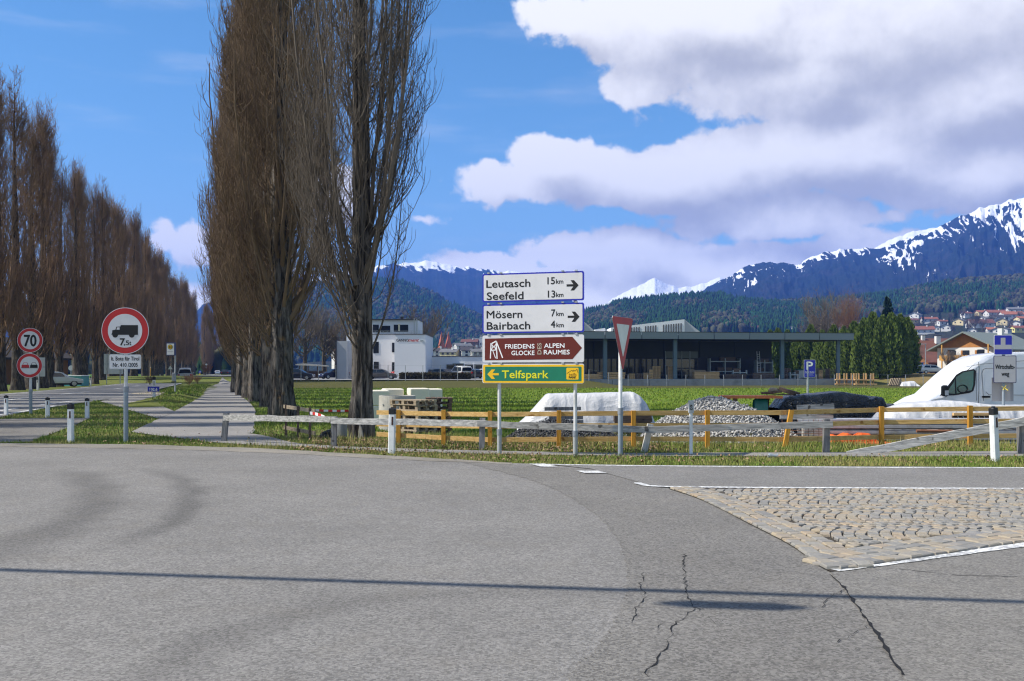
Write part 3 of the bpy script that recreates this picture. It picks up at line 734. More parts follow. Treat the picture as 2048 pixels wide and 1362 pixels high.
def poplar_crown(seed, H, Rm, z0, n1, n2, n3, trunk_r, K=(11, 6, 4), rad=(.05, .016, .0075), S=(4, 3, 3), big=5, top_gap=1.0):
    r = np.random.RandomState(seed)
    env = lambda z: Rm * np.interp((z - z0) / (H - z0), [-.06, .04, .14, .3, .55, .75, .9, 1.05], [.22, .55, .85, 1, .95, .72, .42, .08])
    zs = z0 - .4 + (H - z0) * .93 * r.rand(n1) ** 1.15
    ph = r.rand(n1) * 2 * math.pi; dv = np.stack([np.cos(ph), np.sin(ph)], 1)
    L_ = (2.2 + 3.2 * r.rand(n1)) * np.interp((zs - z0) / (H - z0), [0, .5, 1], [1.15, 1, .45])
    L_[:big] = 7 + 3 * r.rand(big); zs[:big] = z0 + .5 + 3.5 * r.rand(big)
    ze = np.minimum(zs + L_, H); out = env(ze) * (.30 + .72 * r.rand(n1) ** .7)
    out = np.minimum(out, .25 + L_ * .42)
    tr = trunk_r * np.clip(1 - zs / H, .06, 1) * .6
    base = np.stack([dv[:, 0] * tr, dv[:, 1] * tr, zs], 1)
    P1 = grow(base, dv, L_, out, K[0], r, .05)
    r1 = rad[0] * (.55 + .6 * r.rand(n1)) * np.interp(zs / H, [0, 1], [1.1, .5]); r1[:big] *= 2.6
    tp = np.linspace(1, .18, K[0])
    parts = [tubes(P1, r1[:, None] * tp[None], S[0])]
    i, t, b = children(P1, n2, r, .14, .97)
    a = np.arctan2(dv[i, 1], dv[i, 0]) + r.randn(len(i)) * 1.0; d2 = np.stack([np.cos(a), np.sin(a)], 1)
    l2 = (.7 + 1.5 * r.rand(len(i))) * (1.1 - .45 * t); o2 = l2 * (.16 + .30 * r.rand(len(i)))
    P2 = grow(b, d2, l2, o2, K[1], r, .09)
    r2 = rad[1] * (.6 + .7 * r.rand(len(i)))
    parts.append(tubes(P2, r2[:, None] * np.linspace(1, .3, K[1])[None], S[1]))
    i3, t3, b3 = children(P2, n3, r, .12, 1.0)
    a = r.rand(len(i3)) * 2 * math.pi; d3 = np.stack([np.cos(a), np.sin(a)], 1)
    l3 = .22 + .62 * r.rand(len(i3)); o3 = l3 * (.2 + .5 * r.rand(len(i3)))
    P3 = grow(b3, d3, l3, o3, K[2], r, .12)
    parts.append(tubes(P3, (rad[2] * (.6 + .6 * r.rand(len(i3))))[:, None] * np.linspace(1, .45, K[2])[None], S[2]))
    return join(parts)
def trunk_geo(seed, H, r0, flare=1.5, seg=56, rings=70, furrow=.13, lean=0.0):
    r = np.random.RandomState(seed); th = np.linspace(0, 2 * math.pi, seg, endpoint=False)
    z = np.concatenate([np.linspace(-.3, 4.2, rings - 18), np.linspace(4.5, H * .97, 18)])
    Zz, Th = np.meshgrid(z, th, indexing='ij')
    rad = r0 * np.interp(Zz, [-.3, 0, .35, 1.0, 2.5, 4.0, H], [flare * 1.12, flare, 1.25, 1.06, 1.0, .92, .05])
    ph = [r.rand() * 6.28 for _ in range(6)]
    lob = (.5 * np.sin(3 * Th + ph[0] + .25 * Zz) + .35 * np.sin(5 * Th + ph[1] - .3 * Zz) + .3 * np.sin(8 * Th + ph[2] + .2 * np.sin(Zz)))
    fine = 1 - np.abs(np.sin(11 * Th + ph[3] + .8 * np.sin(Zz * 1.1 + ph[4]))) ** .6
    nz = fbm(Th * 7, Zz * 1.6, 4, seed + 3) - .47
    lowk = np.interp(Zz, [0, .8, 2], [1.5, 1.1, .85])
    rad = rad * (1 + furrow * lob * lowk * .75 - furrow * .55 * fine + furrow * 1.1 * nz)
    cx = lean * Zz + .05 * np.sin(Zz * .35 + ph[5]); 
    V = np.stack([cx + rad * np.cos(Th), rad * np.sin(Th) + .04 * np.sin(Zz * .5 + ph[2]), Zz], -1).reshape(-1, 3)
    I = np.arange(len(z) * seg).reshape(len(z), seg); J = np.roll(I, -1, 1)
    return V, np.stack([I[:-1], J[:-1], J[1:], I[1:]], -1).reshape(-1, 4)
def bark(name, dark, light, lich=(.30, .17, .05)):
    m, nt, b = newmat(name)
    co = nd(nt, 'ShaderNodeTexCoord').outputs['Object']; st = vm(nt, 'MULTIPLY', co, (6, 6, .9))
    n1 = noise(nt, st, 1.6, 8, .7, dist=.5); n2 = noise(nt, co, 2.2, 5, .6)
    c_ = mixc(nt, smooth(nt, n1, .36, .66), dark, light)
    c_ = mixc(nt, mth(nt, 'MULTIPLY', smooth(nt, n2, .58, .74), .55), c_, lich)
    nt.links.new(c_, b.inputs['Base Color']); b.inputs['Roughness'].default_value = .95; b.inputs['Specular IOR Level'].default_value = .1
    bn = nd(nt, 'ShaderNodeBump', {'Strength': 1.0, 'Distance': .06, 'Height': n1}); nt.links.new(bn.outputs[0], b.inputs['Normal'])
    return m
mBark = bark('bark_poplar', (.018, .016, .014), (.19, .168, .145))
mBarkD = bark('bark_dark', (.03, .025, .02), (.13, .11, .09))
mTwig = M('twig_brown', (.185, .130, .082), .85, .35, 1.2, spec=.1, objvar=.12)
mTwigG = M('twig_grey', (.13, .108, .086), .85, .35, 1.5, spec=.1, objvar=.12)
mTwigL = M('twig_far', (.21, .135, .085), .9, .3, 1.2, spec=.1, objvar=.14)
def tree(name, label, cat, loc, tr, cr, mb_, mt_, rz=0.0, group=None, crown='crown'):
    t = thing(name, label, cat, loc, rz, group)
    link('trunk', tr if not isinstance(tr, tuple) else npmesh('trunk', *tr, [mb_], smooth_=True), t)
    link(crown, cr if not isinstance(cr, tuple) else npmesh('crown', *cr, [mt_]), t)
    return t
# two large poplars and the row that follows the cycle path
def gz(x, y): return hz(x, y) - .02
pA = tree('poplar_tree', 'tall leafless poplar with pale scar at its foot beside the concrete rings', 'tree', (-3.58, 23.7, gz(-3.58, 23.7)),
          trunk_geo(1, 22, .225, 1.3, furrow=.3), poplar_crown(101, 21, 1.5, 2.1, 150, 11, 6, .3, rad=(.028, .0115, .0068), big=16), mBark, mTwigG, 0)
# bare wood where the bark has come off
sc = MB(); sc.prism([(-.02, .0), (.10, .0), (.09, .14), (.05, .30), (.02, .36), (-.01, .2)], -.355, -.22, M('bare_wood', (.55, .46, .37), .8, .2, 9)); sc.build('bare_wood_scar', pA)
pB = tree('poplar_tree', 'massive leafless poplar with orange lichen on its trunk, by the small slatted barrier', 'tree', (-7.8, 33.7, gz(-7.8, 33.7)),
          trunk_geo(2, 24, .36, 1.2, furrow=.24), poplar_crown(102, 23, 1.85, 2.6, 170, 11, 7, .44, rad=(.036, .0145, .009), big=14), mBark, mTwig, R(80))
crM = [npmesh('crown', *poplar_crown(110 + k, 22, 2.1, 2.2, 190, 10, 6, .4, rad=(.042, .017, .011), K=(9, 5, 3)), [mTwig]) for k in range(2)]
trM = [npmesh('trunk', *trunk_geo(10 + k, 22, .36, 1.2, 40, 56), [mBark], smooth_=True) for k in range(2)]
row_r = [(-10.5, 43.4), (-12.9, 50.5), (-15.0, 57), (-17.2, 64), (-19.8, 72), (-22.2, 81), (-24.8, 90.5), (-27.6, 101), (-31, 113), (-34.6, 126), (-39, 142), (-44, 160), (-50, 182), (-57, 208), (-66, 240), (-76, 276)]
for k, (x, y) in enumerate(row_r):
    t = tree('poplar_tree', 'leafless poplar in the dense row along the cycle path', 'tree', (x, y, gz(x, y)), trM[k % 2], crM[k % 2], None, None, rnd.random() * 6.28, 'poplars lining the cycle path')
    s_ = 1.16 if k == 0 else .96 + .16 * rnd.random(); t.scale = (s_, s_, s_ * (.95 + .1 * rnd.random()))
# the row across the main road
crL = [npmesh('crown', *poplar_crown(210 + k, 25.2, 1.35, 3.2, 120, 8, 5, .36, rad=(.05, .019, .012), K=(9, 4, 3), big=4), [mTwigL]) for k in range(3)]
trL = [npmesh('trunk', *trunk_geo(20 + k, 25.2, .36, 1.4, 24, 44), [mBarkD], smooth_=True) for k in range(3)]
lp = np.array([(-24.5, 18), (-120, 400)])
yy = 21.5; k = 0; lrow = []
while yy < 430:
    if not (306 < yy < 336): lrow.append((float(np.interp(yy, lp[:, 1], lp[:, 0])) + (rnd.random() - .5) * .8, yy + (rnd.random() - .5)))
    yy += (4.7 if yy < 200 else 7.0) * (.85 + .3 * rnd.random())
for k, (x, y) in enumerate(lrow):
    t = tree('poplar_tree', 'slender leafless poplar in the long row on the far side of the main road', 'tree', (x, y, gz(x, y)), trL[k % 3], crL[(k * 2 + k // 3) % 3], None, None, rnd.random() * 6.28, 'poplars lining the far side of the main road')
    s_ = .89 + .08 * rnd.random(); w_ = 1.0 + .4 * rnd.random(); t.scale = (s_ * w_, s_ * w_, s_ * (.95 + .1 * rnd.random())); t.rotation_euler.x = (rnd.random() - .5) * .03; t.rotation_euler.y = (rnd.random() - .5) * .03
# spreading bare trees
def bare_crown(seed, H, Rm, z0, n1=26, n2=10, n3=7, rad=(.10, .035, .018)):
    r = np.random.RandomState(seed)
    ph = r.rand(n1) * 6.283; dv = np.stack([np.cos(ph), np.sin(ph)], 1); zs = z0 + (H * .55 - z0) * r.rand(n1)
    L_ = (H - zs) * (.45 + .5 * r.rand(n1)); out = Rm * (.35 + .65 * r.rand(n1)) * np.clip(1.25 - (zs + L_) / H * .6, .3, 1)
    P1 = grow(np.stack([0 * zs, 0 * zs, zs], 1), dv, L_, out, 9, r, .16)
    parts = [tubes(P1, (rad[0] * (.5 + .7 * r.rand(n1)))[:, None] * np.linspace(1, .2, 9)[None], 4)]
    i, t, b_ = children(P1, n2, r, .2, .98); a = np.arctan2(dv[i, 1], dv[i, 0]) + r.randn(len(i)) * 1.3
    l2 = H * (.07 + .13 * r.rand(len(i))); P2 = grow(b_, np.stack([np.cos(a), np.sin(a)], 1), l2, l2 * (.3 + .6 * r.rand(len(i))), 5, r, .2)
    parts.append(tubes(P2, (rad[1] * (.6 + .6 * r.rand(len(i))))[:, None] * np.linspace(1, .4, 5)[None], 3))
    i3, t3, b3 = children(P2, n3, r, .15, 1.0); a = r.rand(len(i3)) * 6.283; l3 = H * (.025 + .06 * r.rand(len(i3)))
    P3 = grow(b3, np.stack([np.cos(a), np.sin(a)], 1), l3, l3 * (.3 + .8 * r.rand(len(i3))), 3, r, .2)
    parts.append(tubes(P3, np.full((len(i3), 3), rad[2]) * np.linspace(1, .5, 3)[None], 3))
    return join(parts)
bareM = [npmesh('crown', *bare_crown(300 + k, 12, 5.2, 2.2, rad=(.11, .038, .019)), [mTwigG]) for k in range(2)]
bareT = npmesh('trunk', *trunk_geo(31, 8, .34, 1.4, 14, 36), [mBarkD], smooth_=True)
for (px, d_, h, lab) in ((610, 176, 13, 'bare spreading willow beside the parking shelter'), (648, 182, 12.5, 'bare spreading willow behind the dark open shelter'), (672, 190, 10, 'bare tree standing close to the grey office wing'), (846, 205, 14.5, 'bare tree rising behind the white office block'),
                         (1652, 240, 18.5, 'wide bare tree above the canopy roof end'), (1632, 250, 14, 'smaller bare tree beside the wide bare tree above the canopy')):
    x = (px - 1024) / F * d_; t = tree('bare_tree', lab, 'tree', (x, d_, hz(x, d_) - .05), bareT, bareM[k % 2], None, None, rnd.random() * 6, None); k += 1
    t.scale = (h / 12,) * 3
# conifers: whorls of drooping boughs carrying small sprays
def conifer(seed, H, Rm, tiers, per, z0=.4, droop=.25, leafw=.22, colp=1.0, sub=7):
    r = np.random.RandomState(seed); V = []; Fs = []
    for t in range(tiers):
        f = t / (tiers - 1); z = z0 + (H - z0) * f ** .9; L_ = Rm * (1 - f) ** colp + .12
        for k in range(per):
            a = r.rand() * 6.283; Lk = L_ * (.7 + .45 * r.rand())
            for j in range(sub):
                q = (j + .6 + .5 * r.rand()) / sub; rr_ = Lk * q; sw = leafw * (1.15 - .5 * q) * (.7 + .6 * r.rand())
                aa = a + (r.rand() - .5) * .7 * (1.1 - q); cx, cy = rr_ * math.cos(aa), rr_ * math.sin(aa); cz = z - droop * rr_ * q + (r.rand() - .5) * .25
                b_ = r.rand() * 6.283; dx, dy = math.cos(b_) * sw, math.sin(b_) * sw; o = len(V)
                V += [(cx - dx, cy - dy, cz - sw * .5), (cx + dx, cy + dy, cz - sw * .35), (cx + math.cos(aa) * sw * .9, cy + math.sin(aa) * sw * .9, cz + sw * (.3 + .8 * r.rand()))]; Fs.append((o, o + 1, o + 2))
    return np.array(V), np.array(Fs)
mSpr = M('needle_blue', (.030, .060, .050), .8, .35, 1.5, spec=.2); mThu = M('needle_thuja', (.095, .135, .024), .8, .45, 1.4, spec=.2, objvar=.15); mFir = M('needle_dark', (.022, .045, .018), .8, .35, 1.5, spec=.2)
def column_leaf(seed, H, Rm, n):
    """dense column of upright flat sprays"""
    r = np.random.RandomState(seed); z = H * r.rand(n) ** .85; e = Rm * np.interp(z / H, [0, .12, .55, .85, 1], [.75, 1, .9, .5, .06]); a = r.rand(n) * 6.283
    lob = 1 + .22 * np.sin(a * 5 + seed) + .16 * np.sin(a * 9 + z * 1.3 + seed)
    rad = e * lob * (.45 + .6 * r.rand(n) ** .5)
    c_ = np.stack([rad * np.cos(a), rad * np.sin(a), z], 1); s_ = (.16 + .2 * r.rand(n)); b_ = r.rand(n) * 6.283
    dx = np.stack([np.cos(b_) * s_ * .55, np.sin(b_) * s_ * .55, -s_ * .3], 1); up = np.stack([np.cos(a) * s_ * .5, np.sin(a) * s_ * .5, s_ * (1.1 + .9 * r.rand(n))], 1)
    V = np.stack([c_ - dx, c_ + dx * [1, 1, -1], c_ + up], 1).reshape(-1, 3)
    return V, np.arange(3 * n).reshape(-1, 3)
thM = [npmesh('crown', *column_leaf(40 + k, 8.5, 1.55, 9000), [mThu]) for k in range(2)]
thT = npmesh('trunk', *trunk_geo(41, 8, .16, 1.3, 8, 30), [mBarkD])
for k, (px, d_, h) in enumerate(((1540, 168, 8.0), (1556, 170, 8.4), (1575, 172, 8.2), (1596, 168, 7.6), (1622, 166, 8.8), (1645, 163, 7.8), (1668, 160, 8.4), (1688, 158, 8.0), (1708, 156, 8.6), (1728, 152, 8.9), (1746, 151, 9.6), (1765, 149, 9.0), (1783, 149, 9.2), (1800, 150, 8.8), (1815, 152, 8.3))):
    x = (px - 1024) / F * d_; t = tree('thuja_tree', 'dense green columnar thuja in the row beyond the canopy end', 'tree', (x, d_, hz(x, d_) - .1), thT, thM[k % 2], None, None, rnd.random() * 6, 'thuja row beside the timber yard'); t.scale = (h / 8.5 * 1.0, h / 8.5, h / 8.5)
def spruce(px, d_, h, lab, mat, seed, wid=.22, base=None, grp=None, mesh=None):
    x = (px - 1024) / F * d_; z = hz(x, d_) if base is None else base
    return tree('spruce_tree', lab, 'tree', (x, d_, z - .1), trunk_geo(seed, h, .2, 1.3, 8, 26), conifer(seed, h, h * wid, 34, 9, 1.0, .25, h * .03, 1.0), mBarkD, mat, 0, grp)
spruce(1775, 158, 12.0, 'tall dark blue spruce rising above the thuja row', mSpr, 61, .30)
lar = tree('larch_tree', 'tall bare reddish larch behind the canopy roof', 'tree', ((1697 - 1024) / F * 230, 230, -.6), trunk_geo(63, 20, .22, 1.3, 8, 26), bare_crown(365, 20, 2.4, 5, 44, 8, 5, (.05, .022, .013)), mBarkD, M('twig_red', (.16, .085, .05), .9, .3, 1, spec=.1))
# ---------------------------------------------------------------- materials for small things
mSteel = M('galvanised', (.42, .44, .46), .45, .15, 14, metal=.55, dirt=(.25, .24, .22), dscale=6)
mSteelD = M('galvanised_dull', (.27, .29, .32), .55, .2, 10, metal=.4)
mAlu = M('sign_back', (.50, .51, .52), .5, .08, 5, metal=.3)
mWhS = M('sign_white', (.62, .61, .62), .45, .04, 5, spec=.4, dirt=(.54, .53, .53), dscale=1.5)
mBlS = M('sign_blue', (.014, .022, .36), .4, .08, 5, spec=.4)
mRdS = M('sign_red', (.46, .012, .015), .4, .08, 5, spec=.4)
mRdO = M('sign_red_faded', (.40, .03, .012), .45, .25, 3, spec=.4)
mBrS = M('sign_brown', (.115, .014, .008), .45, .1, 5, spec=.35)
mGrS = M('sign_green', (.008, .165, .092), .45, .1, 5, spec=.35)
mYeS = M('sign_yellow', (.78, .46, .010), .45, .08, 5, spec=.35)
mYlT = M('sign_letter_yellow', (.66, .62, .02), .45, .05, 5)
mBkS = M('sign_black', (.012, .012, .013), .5, .1, 5)
mGyS = M('sign_grey', (.40, .40, .42), .5, .06, 5)
mPlW = M('post_white', (.74, .74, .74), .5, .1, 5, dirt=(.50, .49, .45), dscale=4)
mPlB = M('post_black', (.018, .018, .02), .45, .2, 6)
def wood(name, a, b_, knot=(.10, .06, .03), rough=.85, ax=0):
    m, nt, bs = newmat(name)
    co = nd(nt, 'ShaderNodeTexCoord').outputs['Object']
    k = [9, 9, 9]; k[ax] = .7
    r_ = nd(nt, 'ShaderNodeObjectInfo').outputs['Random']
    co2 = vm(nt, 'ADD', vm(nt, 'MULTIPLY', co, tuple(k)), nd(nt, 'ShaderNodeCombineXYZ', {0: mth(nt, 'MULTIPLY', r_, 30), 1: r_, 2: r_}).outputs[0])
    g_ = noise(nt, co2, 3.0, 7, .7, dist=.4); kn = smooth(nt, noise(nt, co, 5.5, 2, .4), .66, .74)
    c_ = mixc(nt, smooth(nt, g_, .3, .72), a, b_); c_ = mixc(nt, mth(nt, 'MULTIPLY', kn, .8), c_, knot)
    c_ = nd(nt, 'ShaderNodeHueSaturation', {'Color': c_, 'Value': mth(nt, 'MULTIPLY_ADD', r_, .3, .85)}).outputs[0]
    nt.links.new(c_, bs.inputs['Base Color']); bs.inputs['Roughness'].default_value = rough; bs.inputs['Specular IOR Level'].default_value = .2
    bn = nd(nt, 'ShaderNodeBump', {'Strength': .7, 'Distance': .01, 'Height': g_}); nt.links.new(bn.outputs[0], bs.inputs['Normal'])
    return m
mOld = wood('wood_weathered', (.20, .195, .185), (.60, .575, .54), (.03, .027, .024))
mOldP = wood('wood_weathered_post', (.10, .10, .105), (.30, .29, .285), (.02, .02, .02), ax=2)
mOldL = wood('wood_pale_post', (.40, .39, .37), (.66, .64, .60), (.03, .03, .03), ax=2)  # paler wood for the one leaning post
mNew = wood('wood_yellow', (.44, .265, .085), (.64, .43, .185), (.24, .10, .02))
mNewP = wood('wood_yellow_post', (.40, .19, .025), (.56, .29, .05), (.2, .08, .01), ax=2)
mPal = wood('wood_pallet', (.20, .155, .11), (.42, .34, .24), (.08, .05, .03)); mPalD = wood('wood_pallet_dark', (.07, .05, .04), (.17, .12, .085), (.03, .02, .02))
mTim = wood('wood_timber', (.46, .28, .12), (.66, .44, .22), (.3, .14, .05))
mConc = M('concrete', (.44, .42, .37), .9, .12, 4, bump=.3, dirt=(.33, .31, .27), dscale=1.3)
mConG = M('concrete_grey', (.30, .30, .29), .9, .15, 1.5, bump=.2, dirt=(.20, .20, .19), dscale=.7)
mBlk = M('block_white', (.72, .67, .57), .9, .06, 6, bump=.2)

# ---------------------------------------------------------------- fences
def zz(py, d): return CH + (HY - py) / F * d
def xx(px, d): return (px - 1024) / F * d
of = thing('rail_fence', 'weathered grey post and rail fence with one rail fallen, along the footpath', 'fence', (0, 0, 0))
OP = [(447, 884, 453, 826, 22.5), (667, 895, 669, 833, 20.9), (963, 902, 965, 836, 20.0), (1286, 905, 1301, 848, 19.6), (1652, 907, 1653, 838, 19.4), (2043, 916, 2041, 838, 19.1)]
for bx_, by_, tx_, ty_, d_ in OP:
    m = MB(); p_ = Vector((xx(bx_, d_), d_, -.1)); q = Vector((xx(tx_, d_), d_, zz(ty_, d_)))
    m.bar(p_, q, .115, .10, mOldL if bx_ == 1286 else mOldP, up=(0, 1, 0)); m.build('post', of)
def oldrail(a, b_, da, db, h=.125):
    m = MB(); A = Vector((xx(a[0], da), da - .09, zz(a[1], da))); B = Vector((xx(b_[0], db), db - .09, zz(b_[1], db)))
    N_ = 10; t = (B - A).normalized(); fr = Vector((t.y, -t.x, 0)).normalized(); up = fr.cross(t) * -1
    if up.z < 0: up = -up
    V = []
    for i in range(N_ + 1):
        c_ = A.lerp(B, i / N_) + up * (rnd.random() - .5) * .014; hh = h * (.92 + .16 * rnd.random()) / 2
        for s_, w_ in ((-1, -1), (-1, 1), (1, 1), (1, -1)): V.append(c_ + up * hh * s_ + fr * .03 * w_)
    fs = [(3, 2, 1, 0), tuple(N_ * 4 + k for k in range(4))] + [(i * 4 + k, i * 4 + (k + 1) % 4, i * 4 + 4 + (k + 1) % 4, i * 4 + 4 + k) for i in range(N_) for k in range(4)]
    m.add(V, fs, mOld); return m.build('rail', of)
oldrail((450, 834.5), (672, 838.5), 22.4, 20.9); oldrail((664, 841), (972, 846.5), 20.86, 20.0); oldrail((955, 847), (1312, 859), 19.98, 19.5)
oldrail((1294, 859), (1662, 848), 19.5, 19.36); fr_ = oldrail((1692, 910), (2052, 840), 19.35, 19.05, .15)
nf = thing('board_fence', 'yellowish timber fence of three boards around the building site', 'fence', (0, 0, 0))
NPp = [(797, 889, 797, 820, 21.5), (887, 893, 887, 820, 21.1), (980, 898, 980, 822, 20.6), (1118, 899, 1118, 821, 20.4), (1267, 899, 1267, 821, 20.4), (1415, 899, 1415, 820, 20.5), (1563, 900, 1583, 820, 20.5), (1763, 892, 1763, 813, 21.2), (1940, 894, 1940, 811, 21.1), (2120, 894, 2120, 810, 21.1)]
for bx_, by_, tx_, ty_, d_ in NPp:
    m = MB(); m.bar((xx(bx_, d_), d_, -.35), (xx(tx_, d_), d_, zz(ty_, d_)), .088, .088, mNewP, up=(0, 1, 0)); m.build('post', nf)
RL = {797: (826, 849.5, 871), 887: (828, 851.5, 876), 980: (829, 853, 880), 1118: (828, 852, 879), 1267: (826.5, 851, 878), 1415: (826, 851, 878.5), 1563: (825.5, 850.5, 879), 1763: (820, 845, 874.5), 1940: (818, 843, 872.5), 2120: (816.5, 841, 871)}
ks = list(RL); dd = {q[0]: q[4] for q in NPp}
for i in range(len(ks) - 1):
    a, b_ = ks[i], ks[i + 1]
    for j in range(3):
        x0 = a if i else 753; m = MB()
        yb = RL[a][j] - (RL[b_][j] - RL[a][j]) * (a - x0) / max(1, b_ - a)
        da = dd[a] + (dd[a] - dd[b_]) * (a - x0) / (b_ - a)
        m.bar((xx(x0, da) , da + .066, zz(yb, da)), (xx(b_, dd[b_]), dd[b_] + .066, zz(RL[b_][j], dd[b_])), .038, .095, mNew); m.build('board', nf)
# small slatted barrier by the big poplar
sb = thing('slatted_barrier', 'small wooden barrier of three stakes and two boards beside the cycle path', 'barrier', (0, 0, 0))
SBp = [(572, 869, 809, 24.6), (596, 874, 812, 23.8), (620, 877, 815, 23.2)]
for px, by_, ty_, d_ in SBp:
    m = MB(); m.bar((xx(px, d_), d_, -.1), (xx(px, d_), d_, zz(ty_, d_)), .05, .05, mPalD, up=(0, 1, 0)); m.build('stake', sb)
for ya, yb, h_ in ((813, 822.5, .085), (855, 867, .085)):
    m = MB(); m.bar((xx(567, 24.7), 24.76, zz(ya, 24.7)), (xx(629, 22.95), 23.02, zz(yb, 22.95)), .03, h_, mPal); m.build('board', sb)
# warning tape
mTr = M('tape_red', (.55, .03, .02), .5, .1, 4); mTw = M('tape_white', (.78, .78, .78), .5, .06, 4)
def tape(name, lab, pts, n, w=.05):
    t = thing(name, lab, 'tape', tuple(pts[0])); o = Vector(pts[0])
    c_ = curve([tuple(q) for q in pts], max(2, n // (len(pts) - 1)))
    for i in range(len(c_) - 1):
        a, b_ = Vector(c_[i]) - o, Vector(c_[i + 1]) - o; m = MB(); m.bar(a, b_, .004, w, (mTw, mTr)[i % 2]); m.build('stripe', t)
tape('warning_tape', 'red and white warning tape stretched between the barrier and the poplar trunk', [at(629, 820.5, 23.2), at(665, 821.5, 23.5), at(697, 821.5, 23.7)], 8)
tape('warning_tape', 'loose red and white warning tape hanging from the small barrier', [at(620, 826, 23.1), at(636, 829, 22.6), at(656, 838, 22.2)], 6, .07)

# ---------------------------------------------------------------- road signs
CAPH = None
def fit(body, x0, x1, zbase, caph, mat, parent, y, bold=0.0, name='lettering', rot=0.0, shear=0.0, align=None):
    """text set from x0 to x1 with this cap height"""
    o = text(body, caph / .729, mat, parent, 0, 0, 0, bold=0, name=name, shear=shear)
    me = o.data; co = np.zeros(len(me.vertices) * 3, dtype=np.float32); me.vertices.foreach_get('co', co); co = co.reshape(-1, 3)
    w = co[:, 0].max() - co[:, 0].min(); co[:, 0] = (co[:, 0] - co[:, 0].min()) * ((x1 - x0) / w)
    if bold:
        f_ = caph * min(.034, .018 + bold * .6); nv = len(co); k0 = [list(p_.vertices) for p_ in me.polygons]; C5 = np.concatenate([co + np.array(q_, dtype=np.float32) for q_ in ((0, 0, 0), (f_, -.0003, 0), (-f_, -.0006, 0), (0, -.0009, f_), (0, -.0012, -f_))])
        me2 = npmesh(name, C5, [[v_ + nv * j for v_ in p_] for j in range(5) for p_ in k0], [mat]); o.data = me2; me = me2; co = C5.copy()
    if rot: co = np.stack([-co[:, 2], co[:, 1], co[:, 0]], 1)
    me.vertices.foreach_set('co', co.ravel().astype(np.float32)); me.update()
    o.location = (x0 if not rot else rot, y, zbase); return o
def plate(parent, name, pts, y, mat, th=.003):
    m = MB(); m.prism(pts, y - th, y, mat); return m.build(name, parent)
def post(parent, x, y, z0, z1, r=.038, low=None, mat=None, matlow=None, name='post'):
    m = MB(); m.tube([(x, y, z0), (x, y, z1)], r, mat or mSteel, 14)
    if low: m.tube([(x, y, z0), (x, y, low)], r * 1.28, matlow or mSteelD, 14); m.tube([(x, y, low - .09), (x, y, low + .02)], r * 1.5, mSteelD, 14)
    return m.build(name, parent)
# direction sign
TH = math.atan2(.45, 1.38); DC = 18.83
ds = thing('direction_sign', 'two-legged direction sign with white, brown and green panels on the grass verge', 'road sign', (xx(1064.5, DC), DC, 0), -TH)
lx = lambda px: (px - 1064.5) * .01003
lz = lambda py: CH + (HY - py) * DC / F
def s3(x, y): return 940 + x / 3.405, 530 + y / 3.405
def Lx(x): return lx(s3(x, 0)[0])
def Lz(y): return lz(s3(0, y)[1] )
for px, rr_ in ((997, .034), (1146, .034)): post(ds, lx(px), .07, -.15, lz(543), rr_, low=lz(862), mat=M('post_pale', (.6, .6, .6), .5, .1, 8, dirt=(.4, .4, .38)), matlow=M('post_sleeve', (.36, .37, .37), .55, .15, 8, metal=.2))
def rim_panel(top, bot, c1, c2, nm='panel', r=.035):
    x0, x1 = lx(965.5), lx(1164.5); m = MB(); m.prism(rrect(x0, lz(bot), x1, lz(top), r), -.012, .012, c1); p_ = m.build(nm, ds)
    if c2: plate(p_, 'face', rrect(x0 + .028, lz(bot) + .028, x1 - .028, lz(top) - .028, r * .7), -.0125, c2, .002)
    for px in (978, 1003, 1124, 1150):
        c_ = MB(); c_.box((lx(px), -.012, lz(top) + .012), (.045, .03, .026), mSteel); c_.build('clamp', p_)
    return p_
def arrow_r(p_, cx, cz, w, h, mat, y, flip=1):
    pts = [(-.5, -.11), (.06, -.11), (-.17, -.5), (.12, -.5), (.5, 0), (.12, .5), (-.17, .5), (.06, .11), (-.5, .11)]
    pts = [(cx + flip * a * w, cz + b_ * h) for a, b_ in pts]
    if flip < 0: pts = pts[::-1]
    plate(p_, 'arrow', pts, y, mat, .0015)
YT = -.0152
p1 = rim_panel(545, 602.8, mBlS, mWhS); p2 = rim_panel(607.2, 665.7, mBlS, mWhS)
fit('Leutasch', Lx(115), Lx(412), Lz(147), .150, mBkS, p1, YT, .005); fit('Seefeld', Lx(118), Lx(366), Lz(231), .150, mBkS, p1, YT, .005)
fit('15', Lx(527), Lx(575), Lz(134), .135, mBkS, p1, YT, .005); fit('km', Lx(583), Lx(630), Lz(132), .088, mBkS, p1, YT, .005)
fit('13', Lx(530), Lx(577), Lz(224), .135, mBkS, p1, YT, .005); fit('km', Lx(584), Lx(631), Lz(222), .088, mBkS, p1, YT, .005)
arrow_r(p1, Lx(691), Lz(146), Lx(730) - Lx(652), .19, mBkS, YT)
fit('Mösern', Lx(117), Lx(358), Lz(358), .150, mBkS, p2, YT, .005); fit('Bairbach', Lx(118), Lx(411), Lz(436), .150, mBkS, p2, YT, .005)
fit('7', Lx(552), Lx(577), Lz(352), .135, mBkS, p2, YT, .005); fit('km', Lx(585), Lx(632), Lz(350), .088, mBkS, p2, YT, .005)
fit('4', Lx(549), Lx(577), Lz(428), .135, mBkS, p2, YT, .005); fit('km', Lx(586), Lx(633), Lz(426), .088, mBkS, p2, YT, .005)
arrow_r(p2, Lx(698), Lz(357), Lx(737) - Lx(660), .19, mBkS, YT)
p3 = rim_panel(670, 724.7, mWhS, None)
